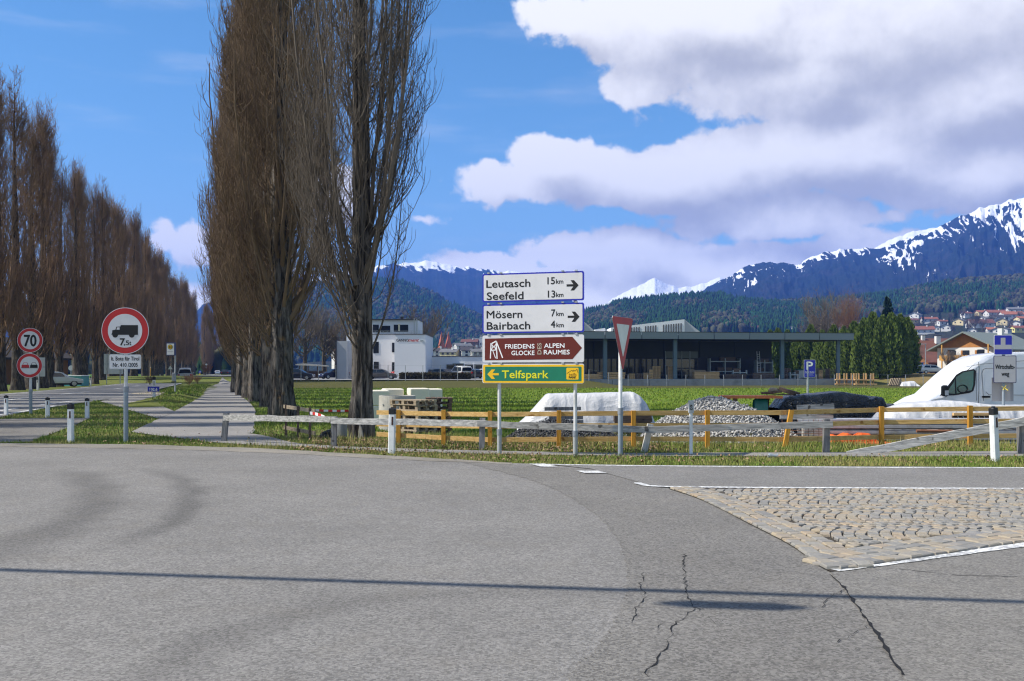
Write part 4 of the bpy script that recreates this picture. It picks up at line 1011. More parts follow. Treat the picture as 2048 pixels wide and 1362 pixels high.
plate(p3, 'arrow_field', [(Lx(104), Lz(648)), (Lx(690), Lz(642)), (Lx(752), Lz(567)), (Lx(690), Lz(492)), (Lx(104), Lz(498))], -.0125, mBrS, .002)
mLtW = M('letter_white', (.80, .80, .80), .5, .03, 5); mLtB = M('letter_beige', (.42, .36, .28), .5, .05, 5)
fit('FRIEDENS', Lx(243), Lx(440), Lz(568), .086, mLtW, p3, YT, .012); fit('GLOCKE', Lx(286), Lx(440), Lz(613), .086, mLtW, p3, YT, .012)
fit('ALPEN', Lx(505), Lx(638), Lz(565), .086, mLtW, p3, YT, .012); fit('RAUMES', Lx(503), Lx(672), Lz(609), .086, mLtW, p3, YT, .012)
fit('DES', 0, Lz(531) - Lz(608), Lz(609), .080, mLtB, p3, YT, .008, rot=Lx(486))
bl = MB()
for (a, b_), (c_, d_), w_ in (((147, 525), (142, 632), .020), ((152, 528), (182, 512), .022), ((182, 514), (188, 634), .022), ((182, 512), (226, 628), .022), ((158, 575), (178, 630), .014), ((146, 575), (186, 573), .016), ((152, 535), (165, 555), .016), ((165, 553), (182, 532), .014), ((160, 545), (150, 572), .014), ((170, 545), (180, 572), .018)):
    bl.bar((Lx(a), YT + .001, Lz(b_ + 4)), (Lx(c_), YT + .001, Lz(d_ + 4)), .0015, w_, mLtW, up=(0, 1, 0)) if False else bl.bar((Lx(a), YT + .0005, Lz(b_ + 4)), (Lx(c_), YT + .0005, Lz(d_ + 4)), w_, .002, mLtW, up=(0, 1, 0))
bl.build('bell_symbol', p3)
p4 = rim_panel(727.4, 766.6, mWhS, None)
plate(p4, 'yellow_border', rrect(Lx(92), Lz(803), Lx(763), Lz(679), .025), -.0125, mYeS, .0018)
plate(p4, 'green_field', rrect(Lx(106), Lz(790), Lx(749), Lz(692), .012), -.0145, mGrS, .0016)
arrow_r(p4, Lx(161), Lz(744), Lx(200) - Lx(122), .18, mYeS, -.0163, -1)
fit('Telfspark', Lx(222), Lx(533), Lz(770), .150, mYlT, p4, -.0175, .01)
plate(p4, 'logo_square', rrect(Lx(651), Lz(779), Lx(730), Lz(700), .018), -.0163, mYeS, .0012)
fit('telfs', Lx(666), Lx(716), Lz(753), .055, M('logo_brown', (.25, .12, .01), .5, .05, 5), p4, -.0188, .0); fit('PARK', Lx(667), Lx(714), Lz(771), .042, mBkS, p4, -.0188, .02)
lm = MB(); zg = [(655, 738), (688, 716), (694, 726), (700, 714), (706, 724), (720, 710), (727, 736)]
for i in range(len(zg) - 1): lm.bar((Lx(zg[i][0]), -.0182, Lz(zg[i][1])), (Lx(zg[i + 1][0]), -.0182, Lz(zg[i + 1][1])), .008, .0012, mBkS, up=(0, 1, 0))
lm.build('mountain_outline', p4)

# give-way sign, turned away
gd = 18.55
gw = thing('give_way_sign', 'red-rimmed triangular give way sign turned sideways on a grey pole', 'road sign', (xx(1247, gd), gd, 0), R(64))
post(gw, 0, .06, -.15, zz(655, gd), .036, low=zz(818, gd), mat=mPlW, matlow=M('pole_bluegrey', (.25, .29, .33), .5, .15, 8, metal=.2))
zt, zbm = zz(634, gd), zz(744, gd); hw = (zt - zbm) / .87 / 2
def tri(ins, y, mat, nm, r=.05):
    c_ = (zt * 2 + zbm) / 3; P = [(0, zbm), (hw, zt), (-hw, zt)]; o = []
    P = [(x * ins, c_ + (z - c_) * ins) for x, z in P]
    for i in range(3):
        a, b_, e = Vector(P[i - 1]), Vector(P[i]), Vector(P[(i + 1) % 3])
        o += [tuple(b_ + (a - b_).normalized() * r), tuple(b_ + (e - b_).normalized() * r)]
    return plate(gw, nm, o, y, mat, .004)
tri(1.0, .02, mAlu, 'plate'); tri(.985, .0155, mRdO, 'red_border'); tri(.60, .011, M('sign_white_old', (.66, .68, .58), .4, .25, 1.6, spec=.4), 'white_field', .02)
# truck ban
td = 22.2
tb = thing('truck_ban_sign', 'round red-rimmed truck ban sign with a text plate below on a grey pole', 'road sign', (xx(250, td), td, 0), R(3))
post(tb, 0, .06, -.15, zz(700, td), .040, low=zz(775, td), mat=M('post_pale', (.6, .6, .6)), matlow=MATS['pole_bluegrey'])
cz = zz(661.5, td); rr_ = 46.5 * td / F
d0_ = plate(tb, 'disc', circle(0, cz, rr_, 56), .02, M('sign_rim', (.66, .66, .68), .4, .05, 4), .012)
plate(d0_, 'red_ring', circle(0, cz, rr_ * .975, 56), .0075, mRdS, .002); plate(d0_, 'white_disc', circle(0, cz, rr_ * .725, 56), .0052, mWhS, .002)
sx_ = lambda x: (x - 945) / 3.783 * td / F; sz_ = lambda y: cz - (y - 382) / 3.783 * td / F
tk = MB()
tk.prism([(sx_(842), sz_(410)), (sx_(857), sz_(413)), (sx_(1041), sz_(413)), (sx_(1041), sz_(339)), (sx_(914), sz_(339)), (sx_(910), sz_(350)), (sx_(880), sz_(352)), (sx_(874), sz_(374)), (sx_(851), sz_(378)), (sx_(849), sz_(400))], .0005, .0028, mBkS)
for a in (872, 995): tk.prism(circle(sx_(a), sz_(413), 21 / 3.783 * td / F, 18), -.0008, .0028, mBkS)
tk.prism([(sx_(882), sz_(374)), (sx_(905), sz_(374)), (sx_(905), sz_(356)), (sx_(885), sz_(357))], -.0012, .0004, mWhS)
tk.build('truck_symbol', d0_)
fit('7', sx_(907), sx_(943), sz_(492), 55 / 3.783 * td / F, mBkS, d0_, .0028, .03); fit(',5', sx_(938), sx_(975), sz_(490), 36 / 3.783 * td / F, mBkS, d0_, .0028, .02); fit('t', sx_(978), sx_(990), sz_(490), 36 / 3.783 * td / F, mBkS, d0_, .0028, .02)
tp_ = plate(tb, 'text_plate', rrect(xx(219, td) - xx(250, td), zz(738, td), xx(281, td) - xx(250, td), zz(709, td), .03), .02, mWhS, .008)
pl_ = plate(tp_, 'plate_face', rrect(xx(220.5, td) - xx(250, td), zz(736.5, td), xx(279.5, td) - xx(250, td), zz(710.5, td), .02), .0118, mWhS, .002)
fit('lt. Bote für Tirol', xx(222.5, td) - xx(250, td), xx(277.5, td) - xx(250, td), zz(721, td), .092, mBkS, tp_, .0095, .012); fit('Nr. 410 /2005', xx(226, td) - xx(250, td), xx(274.5, td) - xx(250, td), zz(733.5, td), .092, mBkS, tp_, .0095, .012)
# 70 and no overtaking
sd = 36.5
sp = thing('speed_limit_sign', 'pole with a round 70 sign above a round no overtaking sign', 'road sign', (xx(60, sd), sd, 0), R(6))
post(sp, 0, .07, -.15, zz(662, sd), .045, low=zz(780, sd), mat=M('post_pale', (.6, .6, .6)), matlow=MATS['pole_bluegrey'])
r7 = 24.6 * sd / F
for nm, cy in (('limit_disc', 680.5), ('overtaking_disc', 731)):
    c_ = zz(cy, sd); dx = 0.0 if nm == 'limit_disc' else -.02
    e = plate(sp, nm, circle(dx, c_, r7, 48), .02, MATS['sign_rim'], .012); plate(e, 'red_ring', circle(dx, c_, r7 * .97, 48), .0075, mRdS, .002); plate(e, 'white_disc', circle(dx, c_, r7 * .735, 48), .0052, mWhS, .002)
    if nm == 'limit_disc': fit('70', -.205, .215, c_ - .215, .43, mBkS, e, .0028, .055)
    else:
        u = sd / F / 8.51
        for ox, mt_ in ((-67, mRdS), (72, mBkS)):
            q = MB(); X_ = lambda v: dx + (v + ox) * u; Z_ = lambda v: c_ - v * u
            q.prism([(X_(-62), Z_(35)), (X_(62), Z_(35)), (X_(62), Z_(-2)), (X_(48), Z_(-12)), (X_(-48), Z_(-12)), (X_(-62), Z_(-2))], .0005, .0028, mt_)
            q.prism([(X_(-48), Z_(-12)), (X_(48), Z_(-12)), (X_(30), Z_(-50)), (X_(-30), Z_(-50))], .0005, .0028, mt_)
            q.prism([(X_(-38), Z_(-14)), (X_(38), Z_(-14)), (X_(25), Z_(-43)), (X_(-25), Z_(-43))], -.001, .0004, mWhS)
            q.build('car_symbol', e)
        plate(e, 'base_bar', [(dx - 137 * u, c_ - 46 * u), (dx + 134 * u, c_ - 46 * u), (dx + 134 * u, c_ - 36 * u), (dx - 137 * u, c_ - 36 * u)], .0028, mBkS, .002)
# blue service-road sign
wd = 23.6
ws = thing('farm_track_sign', 'blue sign above a grey Wirtschaftsweg plate beside the white van', 'road sign', (xx(2008, wd), wd, 0), R(-4))
ox = lambda px: xx(px, wd) - xx(2008, wd)
post(ws, ox(2009), .06, -.4, zz(672, wd), .034, mat=MATS['pole_bluegrey'])
b0 = plate(ws, 'blue_panel', rrect(ox(1989), zz(709.5, wd), ox(2024.5, ), zz(670, wd), .03), .02, mWhS, .01)
plate(b0, 'blue_face', rrect(ox(1990), zz(708.8, wd), ox(2023.5), zz(670.8, wd), .025), .0096, mBlS, .002)
plate(b0, 'white_tee', [(ox(1990.2), zz(698.5, wd)), (ox(2023.3), zz(698.5, wd)), (ox(2023.3), zz(689.5, wd)), (ox(2011), zz(689.5, wd)), (ox(2011), zz(675.5, wd)), (ox(2002), zz(675.5, wd)), (ox(2002), zz(689.5, wd)), (ox(1990.2), zz(689.5, wd))], .0074, mGyS, .002)
b1 = plate(ws, 'text_panel', rrect(ox(1988), zz(766, wd), ox(2032.5), zz(711, wd), .03), .02, M('panel_rim', (.05, .05, .13), .5, .1, 5), .01)
plate(b1, 'panel_face', rrect(ox(1989.4), zz(764.8, wd), ox(2031), zz(712.4, wd), .02), .0096, mGyS, .002)
fit('Wirtschafts-', ox(1991.5), ox(2029), zz(737.5, wd), .105, mBkS, b1, .0072, .012); fit('weg', ox(2003.5), ox(2018), zz(751.5, wd), .105, mBkS, b1, .0072, .012)
m = MB(); m.box((ox(2010), .14, zz(779, wd)), (.50, .01, .56), M('sheet_grey', (.26, .26, .28), .5, .08, 5, metal=.3)); m.build('back_sheet', ws)
m = MB()
for k in range(5): a = k * 1.3; m.bar((ox(2009.5), .02, zz(776, wd)), (ox(2009.5) + .09 * math.cos(a), -.0 - .02 * k, zz(776, wd) + .06 * math.sin(a)), .02, .008, M('ribbon_yellow', (.7, .55, .06), .6, .1, 5))
m.build('ribbon_knot', ws)
# parking sign
pd_ = 55.0
ps = thing('parking_sign', 'blue P parking sign on a slim pole behind the black tarpaulin', 'road sign', (xx(1619.5, pd_), pd_, -.52), 0)
zo = .52
post(ps, xx(1616, pd_) - xx(1619.5, pd_), .06, -.05, zz(724, pd_) + zo, .06, mat=mSteel)
pp = plate(ps, 'panel', rrect(xx(1608, pd_) - xx(1619.5, pd_), zz(755, pd_) + zo, xx(1631, pd_) - xx(1619.5, pd_), zz(719.5, pd_) + zo, .05), .02, mWhS, .01)
plate(pp, 'blue_face', rrect(xx(1608.6, pd_) - xx(1619.5, pd_), zz(754.4, pd_) + zo, xx(1630.4, pd_) - xx(1619.5, pd_), zz(720.1, pd_) + zo, .04), .0096, mBlS, .002)
fit('P', -.16, .17, zz(739, pd_) + zo, .45, mLtW, pp, .0072, .03); fit('Nur für Kunden', -.25, .25, zz(745, pd_) + zo, .065, mLtW, pp, .0072, .01)
for k, (a, b_) in enumerate(((-.24, .24), (-.18, .18), (-.23, .23))): plate(pp, 'small_print', [(a, zz(747.6 + k * 2.2, pd_) + zo), (b_, zz(747.6 + k * 2.2, pd_) + zo), (b_, zz(746.9 + k * 2.2, pd_) + zo), (a, zz(746.9 + k * 2.2, pd_) + zo)], .0072, M('print_faint', (.25, .28, .5), .5, .1, 5), .001)
# bus stop
bd = 60.0
bs = thing('bus_stop_sign', 'bus stop pole with a white H board beside the bus bay', 'bus stop', (xx(349, bd), bd, 0), R(4))
post(bs, xx(350, bd) - xx(349, bd), .05, -.1, zz(687, bd), .05)
e = plate(bs, 'board', rrect(xx(333.4, bd) - xx(349, bd), zz(711, bd), xx(352, bd) - xx(349, bd), zz(685, bd), .02), .02, M('board_blue', (.06, .08, .2), .5, .1, 5), .06)
plate(e, 'board_face', rrect(xx(334.2, bd) - xx(349, bd), zz(709.6, bd), xx(348.5, bd) - xx(349, bd), zz(687.2, bd), .01), -.0405, mLtW, .003)
hx = xx(341.2, bd) - xx(349, bd)
plate(e, 'yellow_disc', circle(hx, zz(694, bd), .15, 28), -.0438, M('h_green', (.05, .22, .05), .5, .1, 5), .002); plate(e, 'disc_centre', circle(hx, zz(694, bd), .125, 28), -.046, mYeS, .002)
fit('H', hx - .06, hx + .06, zz(694, bd) - .07, .14, mBkS, e, -.0485, .06)
plate(e, 'stop_name', [(hx - .17, zz(703.8, bd)), (hx + .17, zz(703.8, bd)), (hx + .17, zz(703, bd)), (hx - .17, zz(703, bd))], -.0438, mGyS, .001)
m = MB(); m.box((xx(347.6, bd) - xx(349, bd), -.02, zz(754, bd)), (.2, .1, .5), mSteelD, bev=.02); m.build('timetable_box', bs)
m = MB(); m.box((xx(347.6, bd) - xx(349, bd), -.0, zz(764, bd)), (.26, .14, .06), mPlB); m.build('box_foot', bs)

# ---------------------------------------------------------------- delineator posts
def delin():
    t = thing('delineator_post', '', 'road post', (0, 0, 0)); m = MB()
    sec = [(-.06, -.02), (-.045, -.05), (.045, -.05), (.06, -.02), (.06, .04), (-.06, .04)]
    V = []; H_ = .80
    for z, k in ((-.12, 1.04), (0, 1.03), (H_, .96)): V += [(x * k, y * k, z) for x, y in sec]
    n = 6; m.add(V, [(i * n + j, i * n + (j + 1) % n, i * n + n + (j + 1) % n, i * n + n + j) for i in range(2) for j in range(n)] + [tuple(range(12, 18))], mPlW); m.build('shaft', t)
    m = MB(); V = []
    for z, k in ((H_ - .005, 1.05), (H_ + .10, 1.05), (H_ + .115, .95)): V += [(x * k, y * k, z) for x, y in sec]
    m.add(V, [(i * n + j, i * n + (j + 1) % n, i * n + n + (j + 1) % n, i * n + n + j) for i in range(2) for j in range(n)] + [tuple(range(5, -1, -1)), tuple(range(12, 18))], mPlB)
    m.box((0, 0, H_ + .125), (.045, .04, .025), mPlB); m.build('cap', t)
    m = MB(); m.box((.014, -.052, H_ - .14), (.03, .008, .17), M('reflector', (.05, .02, .018), .3, .1, 5)); m.build('reflector', t)
    return t
dl = delin(); k_ = 0
for px, by_, ty_, rz_, lab, tilt in ((1991, 922, 812, .35, 'white delineator post leaning in front of the fallen fence rail', .055), (783, 906, 814, -.1, 'white delineator post with black cap in front of the pallets and weathered rail', -.02),
        (141, 884, 806, -.12, 'white delineator post beside the gravel yard, near the truck ban sign', 0), (95, 834, 794, .1, 'white delineator post standing between the speed sign and the grass mound', 0), (174, 836, 796, 0, 'white delineator post on the grass mound by the truck ban sign', 0), (12, 830, 790, -.1, 'white delineator post left alone on the grass beyond the speed limit sign', 0)):
    x, y = gp(px, by_); s_ = (by_ - ty_) * y / F / .94
    t = dl if k_ == 0 else dup(dl, (0, 0, 0)); t.location = (x, y, 0.0); t.rotation_euler = (0, -tilt, rz_); t.scale = (1.08, 1, s_); t['label'] = lab; t['group'] = 'delineator posts at the junction'; k_ += 1
for px, by_, h_, lab in ((75, 779, .9, 'small delineator post across the main road under the poplars'), (308, 800, .8, 'delineator post carrying a small blue number plate'), (181, 771, .8, 'far delineator post at the poplar feet across the main road'), (320, 757, .9, 'low delineator stub far along the main road'), (384, 763, .9, 'dark-capped delineator beside the grey van')):
    x, y = gp(px, by_); t = dup(dl, (x, y, 0), 0, lab); t.rotation_euler = (0, 0, 0); t.scale = (1.2, 1, 1.0)
    if px == 308:
        q = MB(); q.box((0, -.075, .43), (.52, .012, .2), mBlS, bev=.01); q.build('number_plate', t); fit('102,6', -.17, .17, .37, .11, mLtW, t, -.083, .02); t.scale = (1.2, 1, 1.35)
# slim marker with a grey number box
x, y = gp(1382, 908)
mk = thing('marker_post', 'slim white marker post with a grey number box on the verge', 'road post', (x, y, 0))
m = MB(); m.tube([(0, 0, -.1), (0, 0, .82)], .032, mPlW, 12); m.build('shaft', mk)
m = MB(); m.box((.0, -.005, .90), (.10, .07, .24), M('box_grey', (.42, .43, .44), .5, .1, 6), bev=.008); bx_ = m.build('number_box', mk)
fit('09', 0, .10, .84, .05, mBkS, bx_, -.042, .02, rot=.022)
# crushed can in the verge
x, y = gp(1545, 916); cn = MB(); cn.tube([(-.09, 0, .05), (-.05, .0, .055), (.03, .01, .045), (.10, 0, .05)], [.035, .05, .036, .045], mSteel, 10); tag(cn.build('crushed_can', None, (x, y, -.01), .1), 'crushed silvery can lying in the verge grass', 'can')

# ---------------------------------------------------------------- unseen cable, sleeve and poles added to cast the shadow across the road
sh = Vector((math.sin(SUN_AZ), math.cos(SUN_AZ), 0)) / math.tan(SUN_EL)      # where a point one metre up lies above its shadow
def above(x, h): y = 8.1 - (x + 4.1) * .1494; return Vector((x, y, 0)) + sh * h + Vector((0, 0, h))
A_, B_ = above(-24, 8.0), above(26, 8.0)
oc = thing('shadow_cable', 'unseen thick cable on two poles, added to cast the shadow across the road', 'cable', (0, 0, 0))
m = MB(); m.tube([A_.lerp(B_, k / 24) - Vector((0, 0, 0.35 * math.sin(math.pi * k / 24))) for k in range(25)], .058, mPlB, 8); m.build('cable_run', oc)
q_ = Vector((1.5, 6.78, 0)) + sh * 7.3 + Vector((0, 0, 7.3)); d_ = (B_ - A_).normalized()
m = MB(); m.tube([q_ - d_ * .48, q_ - d_ * .3, q_ + d_ * .3, q_ + d_ * .48], [.04, .11, .11, .04], mPlB, 10); m.build('shadow_sleeve', oc)  # added sleeve, placed and sized for the dark blob beside the cable's shadow
m = MB(); m.tube([q_, q_ + Vector((0, .1, .45))], .012, mSteelD, 6); m.build('hanger', oc)
for e_, nm_ in ((A_, 'west'), (B_, 'east')):
    m = MB(); m.tube([(e_.x, e_.y, -.3), (e_.x, e_.y, 8.3)], [.14, .10], mOldP, 12); m.build('pole', oc)
# ---------------------------------------------------------------- building site
# gravel heaps
def heap_pts(n, cx, cy, rx, ry, h, z0, seed, size, pw=1.5):
    r = np.random.RandomState(seed); a = r.rand(n) * 6.283; q = np.sqrt(r.rand(n)); lump = 1 + .10 * np.sin(a * 3 + seed) + .07 * np.sin(a * 5 + 2)
    x = cx + rx * q * np.cos(a) * lump; y = cy + ry * q * np.sin(a) * lump; z = z0 + h * np.clip(1 - q ** pw, 0, 1) ** .92 + .02 * r.randn(n)
    return np.stack([x, y, z], 1), size * (.55 + .9 * r.rand(n))
OCT = np.array([(1, 0, 0), (-1, 0, 0), (0, 1, 0), (0, -1, 0), (0, 0, 1), (0, 0, -1)], float); OF = np.array([(0, 2, 4), (2, 1, 4), (1, 3, 4), (3, 0, 4), (2, 0, 5), (1, 2, 5), (3, 1, 5), (0, 3, 5)])
def pebbles(name, P, S, mat, seed, **kw):
    r = np.random.RandomState(seed); n = len(P); V = OCT[None] * (S[:, None, None] * (.6 + .8 * r.rand(n, 6, 1)))
    a = r.rand(n) * 6.283; b_ = r.rand(n) * 3; ca, sa, cb, sb_ = np.cos(a), np.sin(a), np.cos(b_), np.sin(b_)
    x = V[..., 0] * ca[:, None] - V[..., 1] * sa[:, None]; y = V[..., 0] * sa[:, None] + V[..., 1] * ca[:, None]; z = V[..., 2] * .8
    y2 = y * cb[:, None] - z * sb_[:, None]; z2 = y * sb_[:, None] + z * cb[:, None]
    V = np.stack([x, y2, z2], -1) + P[:, None, :]
    return link(name, npmesh(name, V.reshape(-1, 3), (OF[None] + (np.arange(n) * 6)[:, None, None]).reshape(-1, 3), [mat]), kw.get('parent'))
def peb_mat(name, lo, hi):
    m, nt, b = newmat(name); ri = nd(nt, 'ShaderNodeNewGeometry').outputs['Random Per Island']
    nt.links.new(mixc(nt, ri, lo, hi), b.inputs['Base Color']); b.inputs['Roughness'].default_value = .85; return m
mGr = peb_mat('gravel_grey', (.17, .17, .17), (.47, .455, .43)); mGd = peb_mat('gravel_black', (.025, .026, .028), (.10, .10, .105))
def heap(name, lab, cx, cy, rx, ry, h, z0, n, size, mat, seed):
    t = thing(name, lab, 'gravel heap', (cx, cy, z0)); r = 28
    V = []; Fs = []; rings = 12
    for i in range(rings + 1):
        q = i / rings
        for k in range(r):
            a = k * 6.283 / r; lump = 1 + .10 * math.sin(a * 3 + seed) + .07 * math.sin(a * 5 + 2)
            V.append((rx * q * math.cos(a) * lump, ry * q * math.sin(a) * lump, h * (1 - q ** 1.5) ** .92 - .035))
    Fs = [(i * r + k, i * r + (k + 1) % r, (i + 1) * r + (k + 1) % r, (i + 1) * r + k) for i in range(rings) for k in range(r)]
    link('mound', npmesh('mound', V, Fs, [mat], smooth_=True), t)
    P, S = heap_pts(n, 0, 0, rx, ry, h, 0, seed, size)
    tag(pebbles('stones', P, S, mat, seed, parent=t), kind='stuff')
heap('gravel_heap', 'cone-shaped heap of pale grey gravel behind the board fence', xx(1425, 23.6), 23.6, 2.05, 2.3, 1.22, -.27, 11000, .030, mGr, 3)
heap('gravel_heap', 'low heap of black chippings behind the board fence', xx(1115, 23.2), 23.2, 1.75, 1.3, .72, -.27, 8000, .021, mGd, 8)
# concrete ring, pipe, stone
t = thing('concrete_ring', 'wide pale concrete shaft ring beside the pallet stacks', 'concrete ring', (xx(793, 31), 31.2, hz(xx(793, 31), 31.2) - .02)); m = MB()
ro, ri_, hh = .57, .47, 1.27; n = 40
V = [(r_ * math.cos(6.283 * k / n), r_ * math.sin(6.283 * k / n), z) for r_, z in ((ro, 0), (ro, hh), (ri_, hh), (ri_, .0)) for k in range(n)]
m.add(V, [(i * n + k, i * n + (k + 1) % n, (i + 1) * n + (k + 1) % n, (i + 1) * n + k) for i in range(3) for k in range(n)], mConc); m.build('wall', t)
for a in (-2.3, -1.45): m = MB(); m.tube([(ro * .98 * math.cos(a), ro * .98 * math.sin(a), hh - .27), (ro * 1.04 * math.cos(a), ro * 1.04 * math.sin(a), hh - .27)], .03, mConG, 8); m.build('lifting_socket', t)
x, y = gp(684, 872); t = thing('concrete_pipe', 'short grey concrete pipe end at the foot of the poplar', 'pipe', (x, y, -.03)); m = MB(); n = 24
V = [(r_ * math.cos(6.283 * k / n), r_ * math.sin(6.283 * k / n), z) for r_, z in ((.125, 0), (.125, .38), (.10, .38), (.10, .1)) for k in range(n)]
m.add(V, [(i * n + k, i * n + (k + 1) % n, (i + 1) * n + (k + 1) % n, (i + 1) * n + k) for i in range(3) for k in range(n)], mConc); m.build('pipe_wall', t)
def rock(name, lab, cat, loc, s, mat, seed):
    bm = bmesh.new(); bmesh.ops.create_icosphere(bm, subdivisions=2, radius=1); r = random.Random(seed)
    for v in bm.verts: v.co = Vector((v.co.x * s[0], v.co.y * s[1], v.co.z * s[2])) * (.85 + .3 * r.random())
    me = bpy.data.meshes.new(name); bm.to_mesh(me); bm.free(); me.materials.append(mat); tag(link(name, me, None, loc), lab, cat)
x, y = gp(669, 871); rock('stone', 'rounded cream stone behind the weathered post', 'stone', (x, y, .04), (.13, .1, .10), M('stone_cream', (.5, .42, .3), .9, .2, 6), 2)
def tarp(name, col, rough, strength, sc_, spec):
    m, nt, b = newmat(name); co = nd(nt, 'ShaderNodeTexCoord').outputs['Object']; hs = None
    for k, (st, s2) in enumerate((((1, .4, .5), 1.0), ((.5, .6, 1.3), 1.7), ((1.4, 1, 1), 3.6))):
        n_ = noise(nt, vm(nt, 'MULTIPLY', co, st), sc_ * s2, 2, .5, dist=.8); r_ = mth(nt, 'MULTIPLY', mth(nt, 'POWER', mth(nt, 'SUBTRACT', 1.0, mth(nt, 'ABSOLUTE', mth(nt, 'MULTIPLY_ADD', n_, 2.0, -1.0))), 5.0), 1 / s2); hs = r_ if hs is None else mth(nt, 'ADD', hs, r_)
    nt.links.new(mixc(nt, noise(nt, co, 2.5, 5), [x * .85 for x in col], [min(.9, x * 1.12) for x in col]), b.inputs['Base Color']); b.inputs['Roughness'].default_value = rough; b.inputs['Specular IOR Level'].default_value = spec
    bn = nd(nt, 'ShaderNodeBump', {'Strength': strength, 'Distance': .07, 'Height': hs}); nt.links.new(bn.outputs[0], b.inputs['Normal']); return m
mTarpB = tarp('tarp_black', (.014, .017, .017), .28, 1.0, 3.4, .6); mTarpW = tarp('tarp_white', (.52, .52, .53), .42, .24, 1.2, .4)
# sheets drawn over heaps
def drape(name, lab, prof, d0, depth, z0, mat, seed, folds=.07, cat='tarpaulin', nu=90, nv=44, sharp=.28, fd=2.2, parent=None):
    """cover whose top outline (pixels) is known; it falls to the ground front and back"""
    r = np.random.RandomState(seed); px = np.array([q[0] for q in prof], float); py = np.array([q[1] for q in prof], float)
    u = np.linspace(px[0], px[-1], nu); dm = d0 + depth / 2; top = CH + (HY - np.interp(u, px, py)) / F * dm
    X0 = (u - 1024) / F * dm; v = np.linspace(0, 1, nv); V = np.zeros((nv, nu, 3))
    for j, t in enumerate(v):
        k = np.clip(min(t, 1 - t) / sharp, 0, 1); hgt_ = 1 - (1 - k) ** 2.0
        z = z0 + (np.maximum(top, z0 + .02) - z0) * hgt_
        fl = (fbm(X0 * fd + j * .02, np.full(nu, t * 2.0), 4, seed, True) - .6) * folds * (1.5 - hgt_)
        y = d0 + depth * t - fl * 1.6 * (1 if t < .5 else -1)
        V[j, :, 0] = X0 + .06 * (fbm(X0 * 2, np.full(nu, t * 5), 3, seed + 4) - .47); V[j, :, 1] = y; V[j, :, 2] = np.maximum(z + fl * .5 * (hgt_ > .05), z0)
    I = np.arange(nu * nv).reshape(nv, nu); Fa = np.stack([I[:-1, :-1], I[:-1, 1:], I[1:, 1:], I[1:, :-1]], -1).reshape(-1, 4)
    o = link(name, npmesh(name, V.reshape(-1, 3), Fa, [mat], smooth_=True), parent)
    return tag(o, lab, cat)
drape('tarpaulin', 'creased white tarpaulin over a stack behind the black chippings', [(1034, 850), (1048, 838), (1070, 815), (1092, 790), (1098, 787), (1180, 786.5), (1255, 784.5), (1264, 784), (1276, 791), (1290, 806), (1300, 828), (1307, 846)], 26.2, 1.9, -.45, mTarpW, 5, .10)
drape('tarpaulin', 'glossy black tarpaulin over a long heap behind the board fence', [(1545, 815), (1562, 795), (1585, 790), (1635, 787), (1672, 783), (1700, 787), (1722, 790), (1731, 797), (1740, 792), (1752, 795), (1762, 812), (1772, 806), (1780, 812), (1794, 832)], 24.6, 2.0, -.35, mTarpB, 9, .16, nu=120)
drape('tarpaulin', 'white sheet spread over pallets in front of the van', [(1752, 842), (1768, 822), (1790, 814), (1812, 806), (1850, 804), (1890, 801), (1935, 804), (1965, 809), (2005, 810), (2048, 810), (2150, 811)], 22.9, 1.6, -.05, mTarpW, 13, .13, nu=130)
# pallets
def pallet_geo(mat):
    m = MB()
    return m
def pallet(name, lab, loc, rz, mat, grp=None):
    t = thing(name, lab, 'pallet', loc, rz, grp)
    for k in range(5):
        q = MB(); q.box(((k - 2) * .165, 0, .133), (.12, 1.2, .022), mat); q.build('top_board', t)
    for k in range(3):
        q = MB(); q.box((0, (k - 1) * .53, .111), (.8, .11, .022), mat); q.build('cross_board', t)
        for j in range(3): q = MB(); q.box(((k - 1) * .34, (j - 1) * .53, .06), (.11, .11, .08), mat); q.build('block', t)
        q = MB(); q.box(((k - 1) * .34, 0, .01), (.11, 1.2, .02), mat); q.build('bottom_board', t)
    return t
def pstack(px, d_, n, rz, mat, lab, grp, z0=None):
    x = xx(px, d_); z = hz(x, d_) if z0 is None else z0; p_ = pallet('wooden_pallet', lab, (x, d_, z), R(rz), mat, grp)
    for k in range(1, n): dup(p_, (x + (rnd.random() - .5) * .05, d_ + (rnd.random() - .5) * .05, z + k * .145), R(rz + (rnd.random() - .5) * 4), lab, grp)
pstack(827, 29.3, 8, 48, mPal, 'pale wooden pallet in the corner-on stack next to the concrete ring', 'pallets stacked corner-on')
pstack(877, 30.2, 9, 4, mPalD, 'dark wooden pallet in the stack beside the corner-on pallets', 'dark stacked pallets')
for px, d_, w_, top, lab in ((757, 38.5, .72, 780, 'white block stack closest to the poplar trunk'), (785, 40, .78, 777, 'white block stack above the concrete ring, set back'), (836, 39.5, .76, 776, 'white block stack behind the corner-on pallets'), (863, 40.5, .74, 777, 'white block stack behind the dark pallets')):
    x = xx(px, d_); z = hz(x, d_); t = thing('block_stack', lab, 'block stack', (x, d_, z), R(14)); zt = zz(top, d_) - z
    m = MB(); m.box((0, 0, .09), (w_ + .1, 1.0, .14), mPal); m.build('pallet_base', t); n = 2; hh = (zt - .165) / n
    for k in range(n): m = MB(); m.box((0, 0, .165 + hh * (k + .5)), (w_, .95, hh - .006), mBlk, bev=.035); m.build('block', t)
